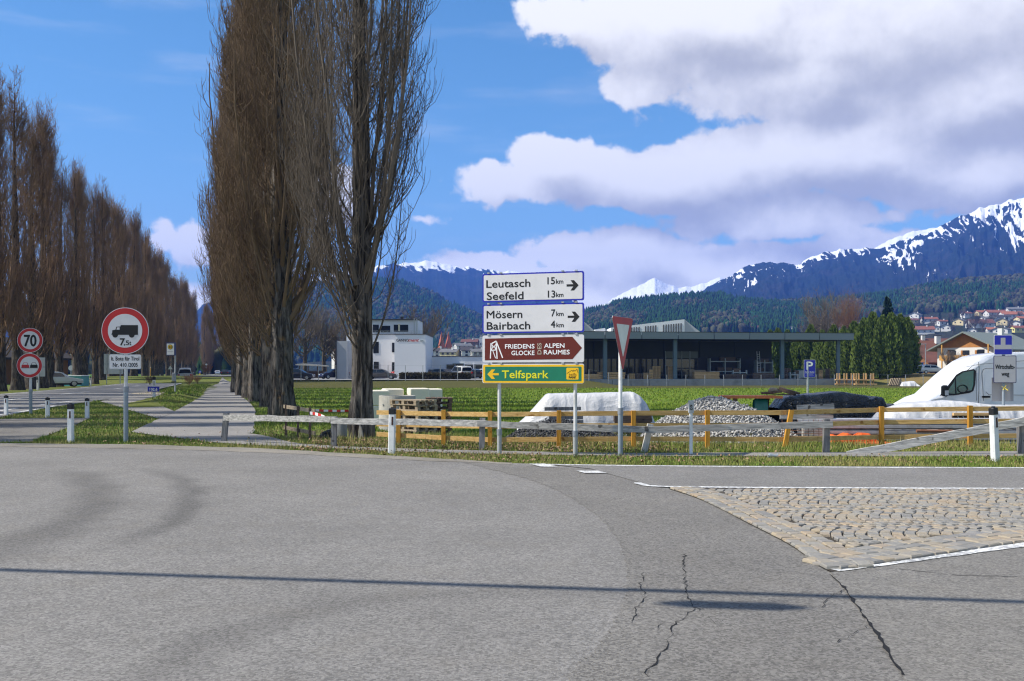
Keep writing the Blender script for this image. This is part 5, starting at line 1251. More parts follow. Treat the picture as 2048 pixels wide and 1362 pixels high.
# planks and boards around the white tarpaulin
def boards(name, lab, cat, lst, mat):
    a = Vector(lst[0][0]); t = thing(name, lab, cat, a)
    for p_, q, w, h in lst: m = MB(); m.bar(Vector(p_) - a, Vector(q) - a, w, h, mat); m.build('plank', t)
boards('plank_stack', 'stack of dark planks under the right end of the white tarpaulin', 'planks', [(at(1228, 833, 25.8), at(1302, 833, 25.8), .3, .09), (at(1228, 840, 25.8), at(1303, 840, 25.8), .3, .09), (at(1230, 848, 25.8), at(1301, 848, 25.8), .3, .09), (at(1232, 856, 25.8), at(1300, 856, 25.8), .3, .09), (at(1232, 864, 25.8), at(1300, 864, 25.8), .3, .1)], mPalD)
boards('plank_stack', 'short weathered planks propped in front of the white tarpaulin', 'planks', [(at(1089, 818, 25.4), at(1162, 817, 25.4), .06, .09), (at(1098, 835, 25.3), at(1166, 834, 25.3), .06, .11), (at(1130, 844, 25.2), at(1166, 843, 25.2), .3, .08), (at(1130, 858, 25.2), at(1166, 857, 25.2), .3, .3)], mOldP)
boards('rail_pile', 'old whitish fence rails lying against the black tarpaulin', 'rails', [(at(1594, 817, 23.8), at(1668, 814, 23.8), .05, .16), (at(1560, 833, 22.6), at(1666, 835, 22.6), .05, .12), (at(1600, 846, 22.6), at(1640, 846, 22.6), .4, .08), (at(1602, 870, 22.6), at(1638, 870, 22.6), .5, .5)], mOld)
# board table with planks
t = thing('board_table', 'reddish formwork board laid as a table beside the black tarpaulin', 'table', at(1500, 792, 25.2)); m = MB()
mRedB = M('board_red', (.55, .17, .06), .7, .15, 4); m.box((.0, 0, -.02), (1.42, .9, .06), mRedB); m.build('top', t)
for dx in (-.5, .5): m = MB(); m.bar((dx, .2, -.035), (dx * .8, .2, -1.12), .08, .08, mPalD); m.build('leg', t)
m = MB(); m.box((-.42, -.2, -.10), (.1, .1, .14), mPal); m.build('bracket', t)
boards('plank_stack', 'loose planks lying on top of the reddish formwork board', 'planks', [(at(1524, 786.5, 25.1), at(1562, 783, 25.1), .2, .05), (at(1524, 787, 25.3), at(1580, 789.5, 25.5), .1, .03), (at(1560, 776, 25.9), at(1598, 787, 25.4), .08, .05), (at(1548, 777, 26), at(1590, 789, 25.5), .08, .05)], mPalD)
rock('stone', 'brownish rubble stone on the loose planks', 'stone', tuple(at(1545, 780, 25.3)), (.12, .1, .06), mPal, 6)
drape('tarpaulin', 'green sheet hanging below the reddish formwork board', [(1508, 800), (1512, 796), (1530, 796), (1535, 800)], 25.0, .3, -.3, M('tarp_green', (.02, .20, .16), .35, .3, 4, spec=.5), 31, .12, nu=24, nv=20)
# guard rails stacked behind the fence
t = thing('guard_rail_stack', 'stack of long galvanised guard rails behind the board fence', 'guard rails', (xx(1850, 22.6), 22.6, -.28))
mGal = M('guard_rail', (.46, .47, .50), .45, .12, 3, metal=.45, dirt=(.30, .28, .27), dscale=5)
for k in range(3):
    m = MB(); z0 = .02 + k * .26; prof = [(0, 0), (.07, .03), (.07, .09), (0, .12), (0, .135), (.07, .165), (.07, .225), (0, .255)]
    L0, L1 = -2.9, 4.2; V = [(L0, .02 - y, z0 + z) for y, z in prof] + [(L1, .02 - y, z0 + z) for y, z in prof] + [(L0, .026 - y, z0 + z) for y, z in prof] + [(L1, .026 - y, z0 + z) for y, z in prof]; n = len(prof)
    m.add(V, [(i, n + i, n + i + 1, i + 1) for i in range(n - 1)] + [(2 * n + i, 2 * n + i + 1, 3 * n + i + 1, 3 * n + i) for i in range(n - 1)], mGal); m.build('guard_rail', t)
m = MB()
for dx in (-2.2, 0, 2.4): m.box((dx, .2, .38), (.12, .3, .76), mPalD)
m.build('stack_block', t)
m = MB(); m.tube([at(1833, 862, 22.3), at(1905, 862.5, 22.35)], .035, M('rusty', (.20, .09, .05), .8, .3, 8), 10); tag(m.build('rusty_pipe'), 'rusty pipe lying along the guard rails', 'pipe')
# crumpled orange safety net and rusty reinforcing mesh
mOr = M('net_orange', (.62, .10, .015), .7, .25, 6, bump=.5, bscale=20)
drape('safety_net', 'crumpled orange plastic safety net on the ground inside the fence', [(1530, 897), (1552, 892), (1600, 893), (1640, 890), (1700, 888), (1730, 885), (1770, 884), (1800, 887), (1812, 894)], 21.5, .7, -.12, mOr, 41, .08, 'safety net', 80, 16)
drape('safety_net', 'bunch of orange net piled against the guard rails', [(1650, 878), (1662, 868), (1675, 872), (1690, 865), (1705, 872), (1718, 865), (1735, 866), (1752, 880)], 22.0, .5, -.2, mOr, 43, .1, 'safety net', 50, 16)
t = thing('reinforcing_mesh', 'rusty steel reinforcing mesh mats beside the gravel heap', 'steel mesh', (xx(1600, 22.0), 22.0, -.15)); mRu = MATS['rusty']
for k in range(9): m = MB(); m.tube([(-.4, 0, .12 + k * .06), (.48, .02, .10 + k * .06)], .006, mRu, 5); m.build('bar', t)
for k in range(8): m = MB(); m.tube([(-.38 + k * .115, .0, .0), (-.38 + k * .115, .05, .66)], .006, mRu, 5); m.build('bar', t)
# pallet showing under the white sheet
t = thing('slatted_crate', 'slatted wooden crate edge showing under the white sheet', 'crate', at(1943, 838, 22.75)); m = MB(); m.box((0, 0, .11), (.84, .1, .06), mTim); m.build('top_board', t)
m = MB(); m.box((0, .05, -.02), (.84, .04, .2), mPalD); m.build('side_board', t)
for k in range(6): m = MB(); m.bar((-.32 + k * .12, -.01, .07), (-.25 + k * .12, -.01, -.08), .012, .012, mLtW); m.build('slat', t)
m = MB(); m.box((0, .1, -.25), (.8, .3, .3), mPalD); m.build('base', t)
x, y = gp(650, 872); drape('rubble_sack', 'dark rubble sack lying by the weathered fence post', [(637, 874), (645, 864), (655, 860), (665, 858), (668, 868)], 23.6, .35, -.03, mTarpB, 51, .05, 'sack', 24, 14)

# ---------------------------------------------------------------- vehicles
mTyre = M('tyre', (.018, .018, .019), .85, .2, 8); mRim = M('wheel_rim', (.45, .46, .48), .35, .1, 8, metal=.7); mGls = M('car_glass', (.012, .016, .018), .06, .1, 3, spec=.6); mLmp = M('lamp_red', (.42, .02, .015), .25, .1, 5); mHead = M('lamp_clear', (.7, .7, .7), .15, .05, 5); mTrim = M('trim_black', (.016, .016, .017), .6, .1, 5)
def paint(name, col, rough=.28): return M(name, col, rough, .04, 3, spec=.5, coat=.6)
def wheel(par, x, y, r, w=.2):
    m = MB(); n = 22; s_ = 1 if y > 0 else -1
    pr = [(r * .66, 0), (r * .97, .015), (r, .04), (r, w - .04), (r * .97, w - .015), (r * .6, w)]
    V = [(x + a * math.cos(6.283 * k / n), y - s_ * b_, r + a * math.sin(6.283 * k / n)) for a, b_ in pr for k in range(n)]
    m.add(V, [(i * n + k, i * n + (k + 1) % n, (i + 1) * n + (k + 1) % n, (i + 1) * n + k) for i in range(5) for k in range(n)], mTyre, True)
    o = m.build('wheel', par); m = MB(); m.tube([(x, y - s_ * .01, r), (x, y - s_ * .06, r)], [r * .66, r * .66], mRim, 18)
    for k in range(5): a = k * 1.257; m.bar((x, y - s_ * .002, r), (x + r * .6 * math.cos(a), y - s_ * .002, r + r * .6 * math.sin(a)), .05, .02, mRim, up=(0, 1, 0))
    m.build('rim', o)
KINDS_ = {
 'hatch': dict(L=4.2, W=1.76, out=[(0, .35), (.02, .55), (.1, .75), (1.0, .92), (1.75, 1.38), (2.1, 1.46), (3.2, 1.44), (3.75, 1.30), (4.12, .98), (4.2, .7), (4.18, .32)], belt=.95, cab=[(1.12, .95), (1.82, 1.36), (3.3, 1.38), (3.95, 1.0)], wh=(.78, 3.4, .31)),
 'wagon': dict(L=4.5, W=1.78, out=[(0, .35), (.02, .55), (.1, .72), (1.15, .90), (1.85, 1.36), (2.2, 1.44), (3.8, 1.42), (4.3, 1.1), (4.48, .9), (4.5, .6), (4.46, .32)], belt=.94, cab=[(1.28, .94), (1.92, 1.34), (3.7, 1.35), (4.2, 1.0)], wh=(.82, 3.65, .31)),
 'suv': dict(L=4.5, W=1.85, out=[(0, .42), (.02, .7), (.1, .95), (1.1, 1.08), (1.75, 1.58), (2.1, 1.68), (3.9, 1.64), (4.35, 1.2), (4.5, 1.0), (4.5, .6), (4.46, .38)], belt=1.1, cab=[(1.28, 1.1), (1.84, 1.56), (3.85, 1.55), (4.22, 1.16)], wh=(.85, 3.6, .36)),
 'mpv': dict(L=4.7, W=1.88, out=[(0, .4), (.02, .65), (.1, .9), (.85, 1.12), (1.55, 1.78), (1.9, 1.9), (4.4, 1.88), (4.62, 1.6), (4.7, 1.0), (4.7, .5), (4.66, .36)], belt=1.15, cab=[(1.05, 1.16), (1.65, 1.74), (4.3, 1.74), (4.5, 1.18)], wh=(.8, 3.75, .33)),
}
def car(kind, name, lab, loc, heading, pmat, group=None, cat='car'):
    """heading: direction the nose points, degrees from +X"""
    s = KINDS_[kind]; t = thing(name, lab, cat, loc, R(heading + 180), group); L_, W_ = s['L'], s['W']; ox_ = L_ / 2
    out = s['out']; belt = s['belt']; top = max(z for _, z in out)
    hw_ = lambda z: W_ / 2 * (1 if z <= belt else 1 - .26 * (z - belt) / (top - belt)) * (.94 if z < .45 else 1)
    n = len(out); V = [(x - ox_, -hw_(z), z) for x, z in out] + [(x - ox_, hw_(z), z) for x, z in out] + [(x - ox_ + (.25 if x < L_ / 2 else -.25) * (1 if z < belt else .3), 0, z + (.03 if z > .4 else 0)) for x, z in out]
    V2 = [(x - ox_ + (-.06 if x < L_ * .4 else .06 if x > L_ * .8 else 0), 0, z + (.035 if z > belt else .02)) for x, z in out]; V = V[:2 * n] + V2
    fs = [tuple(range(n - 1, -1, -1)), tuple(range(n, 2 * n))] + [(i, i + 1, 2 * n + i + 1, 2 * n + i) for i in range(n - 1)] + [(2 * n + i, 2 * n + i + 1, n + i + 1, n + i) for i in range(n - 1)]
    m = MB(); m.add(V, fs, pmat); bo = m.build('body', t)
    m = MB(); m.box((0, 0, .3), (L_ - .3, W_ - .1, .22), mTrim); m.build('underbody', t)
    cab = s['cab']
    for sd_ in (-1, 1):
        k = len(cab); xs_ = [cab[0][0] + (cab[-1][0] - cab[0][0]) * f for f in (.0, .47, .5, 1)]
        mid = (cab[0][0] + cab[-1][0]) / 2 + .1
        for part in (0, 1):
            if part == 0: P = [(cab[0][0] + .22, belt + .04), (mid - .04, belt + .04), (mid - .04, cab[1][1]), (cab[1][0] + .05, cab[1][1] - .01)]
            else: P = [(mid + .04, belt + .04), (cab[3][0] - .12, cab[3][1] + .02), (cab[2][0] - .05, cab[2][1] - .02), (mid + .04, cab[1][1])]
            q = MB(); q.add([(x - ox_, sd_ * (hw_(z) + .008), z) for x, z in P], [(0, 1, 2, 3) if sd_ < 0 else (3, 2, 1, 0)], mGls); q.build('side_window', t)
    def crossglass(nm, a, b_):
        (x0, z0), (x1, z1) = a, b_; q = MB(); dx = .02 * (-1 if nm == 'windscreen' else 1)
        w0, w1 = hw_(z0) * .88, hw_(z1) * .86
        q.add([(x0 - ox_ + dx, -w0, z0 + .02), (x0 - ox_ + dx * 4, 0, z0 + .05), (x0 - ox_ + dx, w0, z0 + .02), (x1 - ox_ + dx, w1, z1 + .015), (x1 - ox_ + dx * 4, 0, z1 + .045), (x1 - ox_ + dx, -w1, z1 + .015)], [(0, 1, 4, 5), (1, 2, 3, 4)], mGls); q.build(nm, t)
    o3 = [q for q in out]; crossglass('windscreen', (o3[3][0] + .1, o3[3][1] + .06), (o3[4][0] - .02, o3[4][1] - .02)); crossglass('rear_window', (o3[8][0] - .04, o3[8][1] + .08), (o3[7][0] + .02, o3[7][1] - .02)) if kind != 'mpv' else crossglass('rear_window', (4.68, 1.12), (4.6, 1.66))
    for sy in (-1, 1):
        q = MB(); q.box((-ox_ + .1, sy * (W_ / 2 - .28), .62 if kind in ('hatch', 'wagon') else .78), (.2, .4, .16), mHead, bev=.03); q.build('headlight', t)
        q = MB(); q.box((ox_ - .05, sy * (W_ / 2 - .16), out[-3][1] - .08), (.14, .26, .24), mLmp, bev=.03); q.build('tail_light', t)
        q = MB(); q.box((-ox_ + s['cab'][0][0] + .35, sy * (W_ / 2 + .08), belt + .06), (.12, .18, .12), pmat, bev=.03); q.build('mirror', t)
        for wx in s['wh'][:2]: wheel(t, wx - ox_, sy * (W_ / 2 + .005), s['wh'][2])
    q = MB(); q.box((ox_ - .02, 0, .5), (.06, .5, .12), mPlW); q.build('number_plate', t)
    return t
# grey van driving away on the main road, cars further along
x, y = gp(362, 763); hd = math.degrees(math.atan2(1, -.275))
car('mpv', 'delivery_van', 'silver grey van seen from behind on the main road', (x, y + 2, .0), hd, paint('paint_silver', (.42, .42, .42)), None, 'van')
x, y = gp(449.5, 752.4); car('suv', 'oncoming_car', 'black estate car on the far stretch of the main road', (x, y, 0), hd, paint('paint_black', (.012, .013, .018)))
x, y = gp(435, 748.8); car('hatch', 'oncoming_car', 'white car far along the main road', (x, y, 0), hd + 180, paint('paint_white', (.75, .75, .75)))
x, y = gp(461, 750.5); car('wagon', 'oncoming_car', 'dark car partly hidden behind the black estate car', (x, y, 0), hd, paint('paint_navy', (.015, .02, .05)))
PK = .335
for kind, px, d_, hdg, col, lab in (('hatch', 596, 131, 0, (.012, .016, .03), 'dark blue hatchback parked in front of the light blue car'), ('wagon', 590, 138, 0, (.25, .35, .5), 'light blue car parked behind the dark hatchback'), ('hatch', 668, 147, 215, (.010, .014, .05), 'dark blue car beside the grey office wing'), ('wagon', 763, 141, 0, (.07, .065, .065), 'brown grey estate car parked in front of the white office wall'),
        ('hatch', 812, 150, 20, (.40, .03, .02), 'red car parked behind the clipped hedge'), ('hatch', 876, 154, 40, (.03, .03, .035), 'black car parked behind the white minibus'), ('wagon', 893, 157, 60, (.02, .025, .04), 'dark estate car beside the white minibus'), ('mpv', 921, 150, 118, (.55, .55, .55), 'white minibus parked behind the clipped hedge'), ('hatch', 945, 150, 110, (.05, .05, .05), 'dark car in front of the glass entrance'), ('hatch', 962, 154, 170, (.6, .6, .6), 'pale car at the glass entrance')):
    car(kind, 'parked_car' if kind != 'mpv' else 'parked_minibus', lab, (xx(px, d_), d_, hz(xx(px, d_), d_) - .01), hdg, paint('paint_%s_%d' % (kind, px), col), 'cars parked at the office', 'car')
x, y = gp(100, 776); car('wagon', 'parked_car', 'white car parked among the poplars across the main road', (x - 3, y + 8, -.02), 30, paint('paint_white2', (.6, .6, .6)))
car('wagon', 'parked_car', 'white car parked above the dry grass bank', (xx(1862, 160), 160, 1.0), 10, paint('paint_white3', (.65, .65, .66)))
# large white panel van beside the site
vd = 26.6; vs = vd / F; vz = -.50
VX = lambda px: (px - 2000) * vs; VZ = lambda py: CH + (HY - py) * vs - vz
pv = thing('panel_van', 'large white high-roof panel van parked beside the sheeted pallets', 'van', (xx(2000, vd), vd, vz - .02))
mVan = paint('paint_van', (.66, .67, .68), .32)
out = [(1808, 884), (1803, 868), (1806, 850), (1816, 832), (1838, 816), (1862, 802), (1886, 788), (1905, 769), (1925, 750), (1945, 733), (1962, 720), (1982, 710), (2005, 705), (2040, 702), (2120, 700), (2240, 701), (2254, 705), (2260, 730), (2262, 878), (2240, 884)]
o2 = [(VX(a), VZ(b_)) for a, b_ in out]; bz = VZ(790); tz = VZ(700); n = len(o2); Wv = 1.98
ins = lambda z: .14 * max(0, (z - bz) / (tz - bz)) ** 1.3
V = []; lay = ((0, .07), (.05, .018), (.14, 0))
cxm, czm = VX(2050), VZ(800)
for yy_, shr in lay: V += [(x + (.0 if abs(x - cxm) < .1 else shr * (1 if x < cxm else -1)), yy_ + ins(z), z - (shr if z > czm else -shr)) for x, z in o2]
for yy_, shr in lay[::-1]: V += [(x + shr * (1 if x < cxm else -1), Wv - yy_ - ins(z), z - (shr if z > czm else -shr)) for x, z in o2]
m = MB(); fs = [tuple(range(n)), tuple(range(6 * n - 1, 5 * n - 1, -1))]
m.add(V, fs, mVan); m.add(V, [(l * n + i, (l + 1) * n + i, (l + 1) * n + (i + 1) % n, l * n + (i + 1) % n) for l in range(5) for i in range(n)], mVan, True)
bo = m.build('body', pv)
def vpoly(nm, pts, mat, off, par=pv):
    q = MB(); P = [(VX(a), ins(VZ(b_)) - off, VZ(b_)) for a, b_ in pts]; q.add(P, [tuple(range(len(P) - 1, -1, -1)) if False else tuple(range(len(P)))], mat); o = q.build(nm, par)
    if o.data.polygons[0].normal.y > 0: o.data.flip_normals()
    return o
wfr = vpoly('window_frame', [(1879, 790), (1896, 770), (1914, 748), (1926, 741), (1950, 736.5), (1954, 740), (1951, 768), (1947, 780), (1940, 784), (1910, 789)], mTrim, .006)
mVG = M('van_glass', (.012, .10, .085), .04, .6, 2.2, spec=.7); vpoly('quarter_window', [(1892, 785), (1908, 763), (1910, 757), (1910, 786)], mVG, .011); vpoly('door_window', [(1913, 785.5), (1913, 753), (1928, 743.5), (1949, 739.5), (1947, 768), (1943, 779)], mVG, .011)
q = MB(); q.tube([(VX(1925) + .13 * math.cos(a), -.014, VZ(776) + .10 * math.sin(a)) for a in np.linspace(0, 6.283, 15)], .014, mTrim, 6); q.build('steering_wheel', pv)
q = MB(); q.box((VX(1885.5), -.13, VZ(780)), (.15, .2, .30), mTrim, bev=.04); mr = q.build('mirror', pv)
q = MB(); q.box((VX(1886), -.235, VZ(784)), (.10, .012, .13), M('mirror_cap', (.5, .5, .5), .3, .05, 5), bev=.005); q.build('mirror_trim', mr)
mSeam = M('seam', (.12, .125, .135), .6, .05, 5)
def seam(pts, w=.012):
    q = MB()
    for i in range(len(pts) - 1):
        A = Vector((VX(pts[i][0]), ins(VZ(pts[i][1])) - .003, VZ(pts[i][1]))); B = Vector((VX(pts[i + 1][0]), ins(VZ(pts[i + 1][1])) - .003, VZ(pts[i + 1][1]))); q.bar(A, B, w, .006, mSeam, up=(0, 1, 0))
    q.build('panel_seam', pv)
seam([(1960, 722), (1961, 735), (1957, 800), (1955, 850)]); seam([(1955, 734), (1953, 800)], .008); seam([(1967, 800), (1966, 745), (1969, 737), (1976, 735), (2090, 734)]); seam([(1972, 782), (1978, 788), (2090, 789)]); seam([(1930, 733), (1962, 727), (2100, 716)], .009)
vpoly('windscreen', [(1888, 785), (1908, 764), (1960, 721), (1958, 723), (1900, 775)], mGls, -.05)
for wx in (1848, 2170):
    wheel(pv, VX(wx), -.01, .36, .24); wheel(pv, VX(wx), Wv + .01, .36, .24)
q = MB(); q.box((VX(1808), .35, VZ(842)), (.1, .35, .25), mHead, bev=.04); q.build('headlight', pv)

q = MB(); q.box((VX(1972), -.012, VZ(792)), (.22, .03, .05), mTrim, bev=.01); q.build('door_handle', pv)
q = MB(); q.box((VX(2060), -.014, VZ(846)), (4.6, .03, .12), mTrim, bev=.01); q.build('rub_strip', pv)
q = MB(); q.box((VX(1806), .9, VZ(868)), (.16, 1.9, .34), mTrim, bev=.05); q.build('bumper', pv)
# ---------------------------------------------------------------- timber hall with loading canopy
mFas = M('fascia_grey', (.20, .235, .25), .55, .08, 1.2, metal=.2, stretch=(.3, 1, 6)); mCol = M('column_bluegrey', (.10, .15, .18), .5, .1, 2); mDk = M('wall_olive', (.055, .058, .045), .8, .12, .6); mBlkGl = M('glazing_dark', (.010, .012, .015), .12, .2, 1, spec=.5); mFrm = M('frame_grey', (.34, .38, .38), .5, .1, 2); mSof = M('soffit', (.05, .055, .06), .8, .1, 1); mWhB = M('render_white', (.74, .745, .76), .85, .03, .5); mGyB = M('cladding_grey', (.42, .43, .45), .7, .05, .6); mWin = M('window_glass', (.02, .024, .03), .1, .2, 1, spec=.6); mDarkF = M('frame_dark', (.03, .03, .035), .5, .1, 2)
hy = 132.0; hx0 = xx(1005, hy)
th = thing('timber_hall', 'long low timber hall with a grey loading canopy behind the field', 'hall', (hx0, hy, -.55), R(9.0))
def ux(px, v=0.0):          # along the hall at depth v, from a pixel column
    a = (px - 1024) / F; c_, s_ = math.cos(R(9.0)), math.sin(R(9.0)); return (a * (hy + v * c_) - hx0 + v * s_) / (c_ - a * s_)
def uz(py, u, v=0): return CH + (HY - py) / F * (hy + u * math.sin(R(9.0)) + v) + .55
Zt, Zb, Zd = 7.28, 6.36, .92; Lh = ux(1708)
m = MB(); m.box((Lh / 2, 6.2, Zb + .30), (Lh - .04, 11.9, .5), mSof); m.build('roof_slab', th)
per = ux(1421) - ux(1349); u0 = ux(1708)
k = 0
while u0 > 0:
    a = max(0, u0 - per); m = MB(); m.box(((u0 + a) / 2, .1, (Zt + Zb) / 2), (u0 - a - .10, .16, Zt - Zb), mFas); m.build('fascia_panel', th); u0 -= per
m = MB(); m.box((Lh / 2, .14, Zt + .03), (Lh + .1, .3, .07), mDarkF); m.build('roof_edge', th)
m = MB(); m.box((Lh + .0, 6.2, (Zt + Zb) / 2), (.16, 12.1, Zt - Zb), mFas); m.build('end_fascia', th)
for px in (1075, 1210, 1350, 1564, 1676): m = MB(); m.box((ux(px, 1.3), 1.3, (Zd + Zb) / 2), (.55 if px < 1600 else .5, .4, Zb - Zd), mCol, bev=.04); m.build('column', th)
m = MB(); m.box((Lh / 2, 6.3, Zd - .12), (Lh + .4, 12.2, .24), mConG); m.build('dock_floor', th)
wpx = [1005] + [1040 + 37 * k for k in range(18)] + [1710]
for k in range(len(wpx) - 1):
    a, b_ = ux(wpx[k]), ux(wpx[k + 1]); m = MB(); m.box(((a + b_) / 2, .08, .33), (b_ - a - .05, .2, .9), mConG); m.build('wall_panel', th)
ub = ux(1543, 9.8)
for a, b_ in ((1005, 1085), (1085, 1186), (1186, 1327), (1327, 1399), (1399, 1468), (1468, 1543)):
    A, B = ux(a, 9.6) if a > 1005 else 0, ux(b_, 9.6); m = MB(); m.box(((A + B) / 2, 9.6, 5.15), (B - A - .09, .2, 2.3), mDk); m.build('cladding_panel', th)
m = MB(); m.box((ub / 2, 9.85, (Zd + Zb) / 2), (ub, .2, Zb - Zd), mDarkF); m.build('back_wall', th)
for k in range(14):
    A = ux(1165 + k * 11.7, 9.7); m = MB(); m.box((A + .35, 9.7, 2.4), (.62, .06, 2.7), mBlkGl); m.build('window', th)
dA, dB = ux(1331, 9.4), ux(1396, 9.4)
for k in range(4):
    A = dA + (dB - dA) * k / 4; w = (dB - dA) / 4
    m = MB(); m.box((A + w / 2, 9.45, 4.35), (w - .06, .1, 1.0), M('door_panel', (.16, .175, .16), .6, .1, 1)); m.build('door_panel', th)
    for z in (1.7, 3.1): m = MB(); m.box((A + w / 2, 9.45, z), (w - .12, .08, 1.25), mWin); m.build('door_pane', th)
    m = MB(); m.box((A, 9.40, 2.9), (.08, .12, 4.0), mFrm); m.build('door_frame', th)
def dockthing(name, lab, cat, px, v, sz, maker, lift=0.0):
    u = ux(px, v); p_ = Vector((hx0 + u * math.cos(R(9)) - v * math.sin(R(9)), hy + u * math.sin(R(9)) + v * math.cos(R(9)), -.55 + Zd + lift))
    t = thing(name, lab, cat, p_, R(9.0)); maker(t, *sz); return t
def planks(t, L_, D_, H_, mat=None, n=5):
    h = H_ / n
    for k in range(n): m = MB(); m.box(((rnd.random() - .5) * .15, 0, h * (k + .5)), (L_, D_, h * .86), mat or mTim); m.build('plank', t)
def slats(t, L_, D_, H_, n=9, mat=None):
    h = H_ / n
    for k in range(n): m = MB(); m.box((0, -D_ / 2, h * (k + .5)), (L_, .06, h * .55), mat or mTim); m.build('slat', t)
    for sx in (-1, 0, 1): m = MB(); m.box((sx * (L_ / 2 - .08), .0, H_ / 2), (.14, D_ - .1, H_), mPal); m.build('stile', t)
def rack(t, L_, D_, H_, n=2):
    for sx in (-.5, 0, .5): m = MB(); m.box((sx * L_, 0, H_ / 2), (.12, D_, H_), mFrm); m.build('upright', t)
    for k in range(n): m = MB(); m.box((0, -.02, H_ * (k + .9) / n - .3), (L_, D_ + .1, .12), mFrm); m.build('shelf_beam', t); m = MB(); m.box((rnd.random() - .5, 0, H_ * (k + .9) / n + .05), (L_ * .5, D_ * .7, .5), mPalD); m.build('stored_box', t)
def ladder(t, H_):
    for sx in (-.24, .24): m = MB(); m.bar((sx, 0, 0), (sx * .8, .5, H_), .06, .06, mAlu); m.build('stringer', t)
    for k in range(11): f = (k + .7) / 12; m = MB(); m.bar((-.24, .5 * f, H_ * f), (.24, .5 * f, H_ * f), .04, .04, mAlu); m.build('rung', t)
dockthing('timber_stack', 'low stack of sawn beams on the dock beside the brown sign panel', 'timber', 1177, 2.5, (2.7, 1.2, .7), planks); dockthing('timber_stack', 'long pale laminated beams on the dock behind the give way pole', 'timber', 1222, 2.3, (3.7, 1.0, .95), lambda t, a, b_, c_: planks(t, a, b_, c_, None, 3))
dockthing('slatted_crate', 'small slatted crate beside the give way pole on the dock', 'crate', 1263, 2.6, (.8, .8, .75), slats); dockthing('slatted_crate', 'grey framed crate on the dock', 'crate', 1277, 2.8, (.75, .8, .75), lambda t, a, b_, c_: slats(t, a, b_, c_, 4, mPalD)); dockthing('slatted_crate', 'low slatted crate on the dock beside the tall pallet stack', 'crate', 1292, 2.6, (1.0, .9, .85), slats)
dockthing('pallet_stack', 'tall stack of pale wooden pallets on the dock', 'pallets', 1311, 2.8, (1.15, .9, 1.75), lambda t, a, b_, c_: slats(t, a, b_, c_, 12)); dockthing('pallet_stack', 'stack of pale pallets beside the blue grey canopy column', 'pallets', 1340, 2.6, (.85, .9, 1.75), lambda t, a, b_, c_: slats(t, a, b_, c_, 12)); dockthing('slatted_crate', 'stepped pale boxes in front of the tall pallet stack', 'crate', 1301, 2.3, (.5, .5, 1.3), lambda t, a, b_, c_: slats(t, a, b_, c_, 6))
dockthing('timber_stack', 'big square stack of pale sawn boards on the dock', 'timber', 1411, 2.3, (3.6, 1.2, 1.0), lambda t, a, b_, c_: planks(t, a, b_, c_, None, 7)); dockthing('timber_stack', 'thin boards laid on trestles behind the square board stack', 'timber', 1393, 4.6, (2.4, .8, 1.25), lambda t, a, b_, c_: planks(t, a, b_, c_, mPal, 6))
dockthing('storage_rack', 'tall grey storage rack with boxes under the canopy', 'rack', 1448, 6.6, (4.5, 1.0, 2.9), rack); dockthing('storage_rack', 'second grey storage rack near the leaning ladder', 'rack', 1527, 6.2, (2.4, 1.0, 2.7), rack); dockthing('leaning_ladder', 'aluminium ladder leaning on the storage rack', 'ladder', 1519, 5.0, (3.9,), ladder)
dockthing('timber_stack', 'dark low board stack with a metal frame on top', 'timber', 1468, 2.4, (3.1, 1.2, .65), lambda t, a, b_, c_: planks(t, a, b_, c_, mPalD, 4)); dockthing('metal_rack', 'rectangular metal frame standing on the dark board stack', 'rack', 1479, 2.4, (2.0, .4, .55), lambda t, a, b_, c_: rack(t, a, b_, c_, 1), .66)
dockthing('timber_stack', 'grey board stack below the leaning ladder', 'timber', 1524, 2.6, (3.2, 1.2, .85), lambda t, a, b_, c_: planks(t, a, b_, c_, mPalD, 5)); dockthing('work_table', 'grey work trestle between the canopy columns', 'trestle', 1588, 2.6, (1.3, .7, .95), lambda t, a, b_, c_: rack(t, a, b_, c_, 1)); dockthing('slatted_crate', 'dark crate beside the canopy column', 'crate', 1572, 3.2, (1.1, .9, 1.5), lambda t, a, b_, c_: slats(t, a, b_, c_, 6, mPalD))
dockthing('pallet_stack', 'wide dark pallet stack at the open canopy end', 'pallets', 1655, 3.0, (3.2, 1.2, 1.45), lambda t, a, b_, c_: slats(t, a, b_, c_, 10, mPalD)); dockthing('pallet_stack', 'narrow pale pallet stack left of the wide dark one'.replace('left of', 'against'), 'pallets', 1639, 2.2, (.6, .8, 1.2), lambda t, a, b_, c_: slats(t, a, b_, c_, 7))
dockthing('tank_container', 'pale plastic tank with a green lid at the open canopy end', 'tank', 1605, 4.5, (2.0, 1.0, 1.3), lambda t, a, b_, c_: [MB().box((0, 0, .6), (a, b_, 1.2), M('tank_pale', (.45, .46, .46), .6, .1, 1), bev=.12).build('tank_body', t), MB().box((0, 0, 1.28), (a * .9, b_ * .9, .14), M('lid_green', (.03, .10, .06), .6, .1, 1), bev=.04).build('lid', t)])
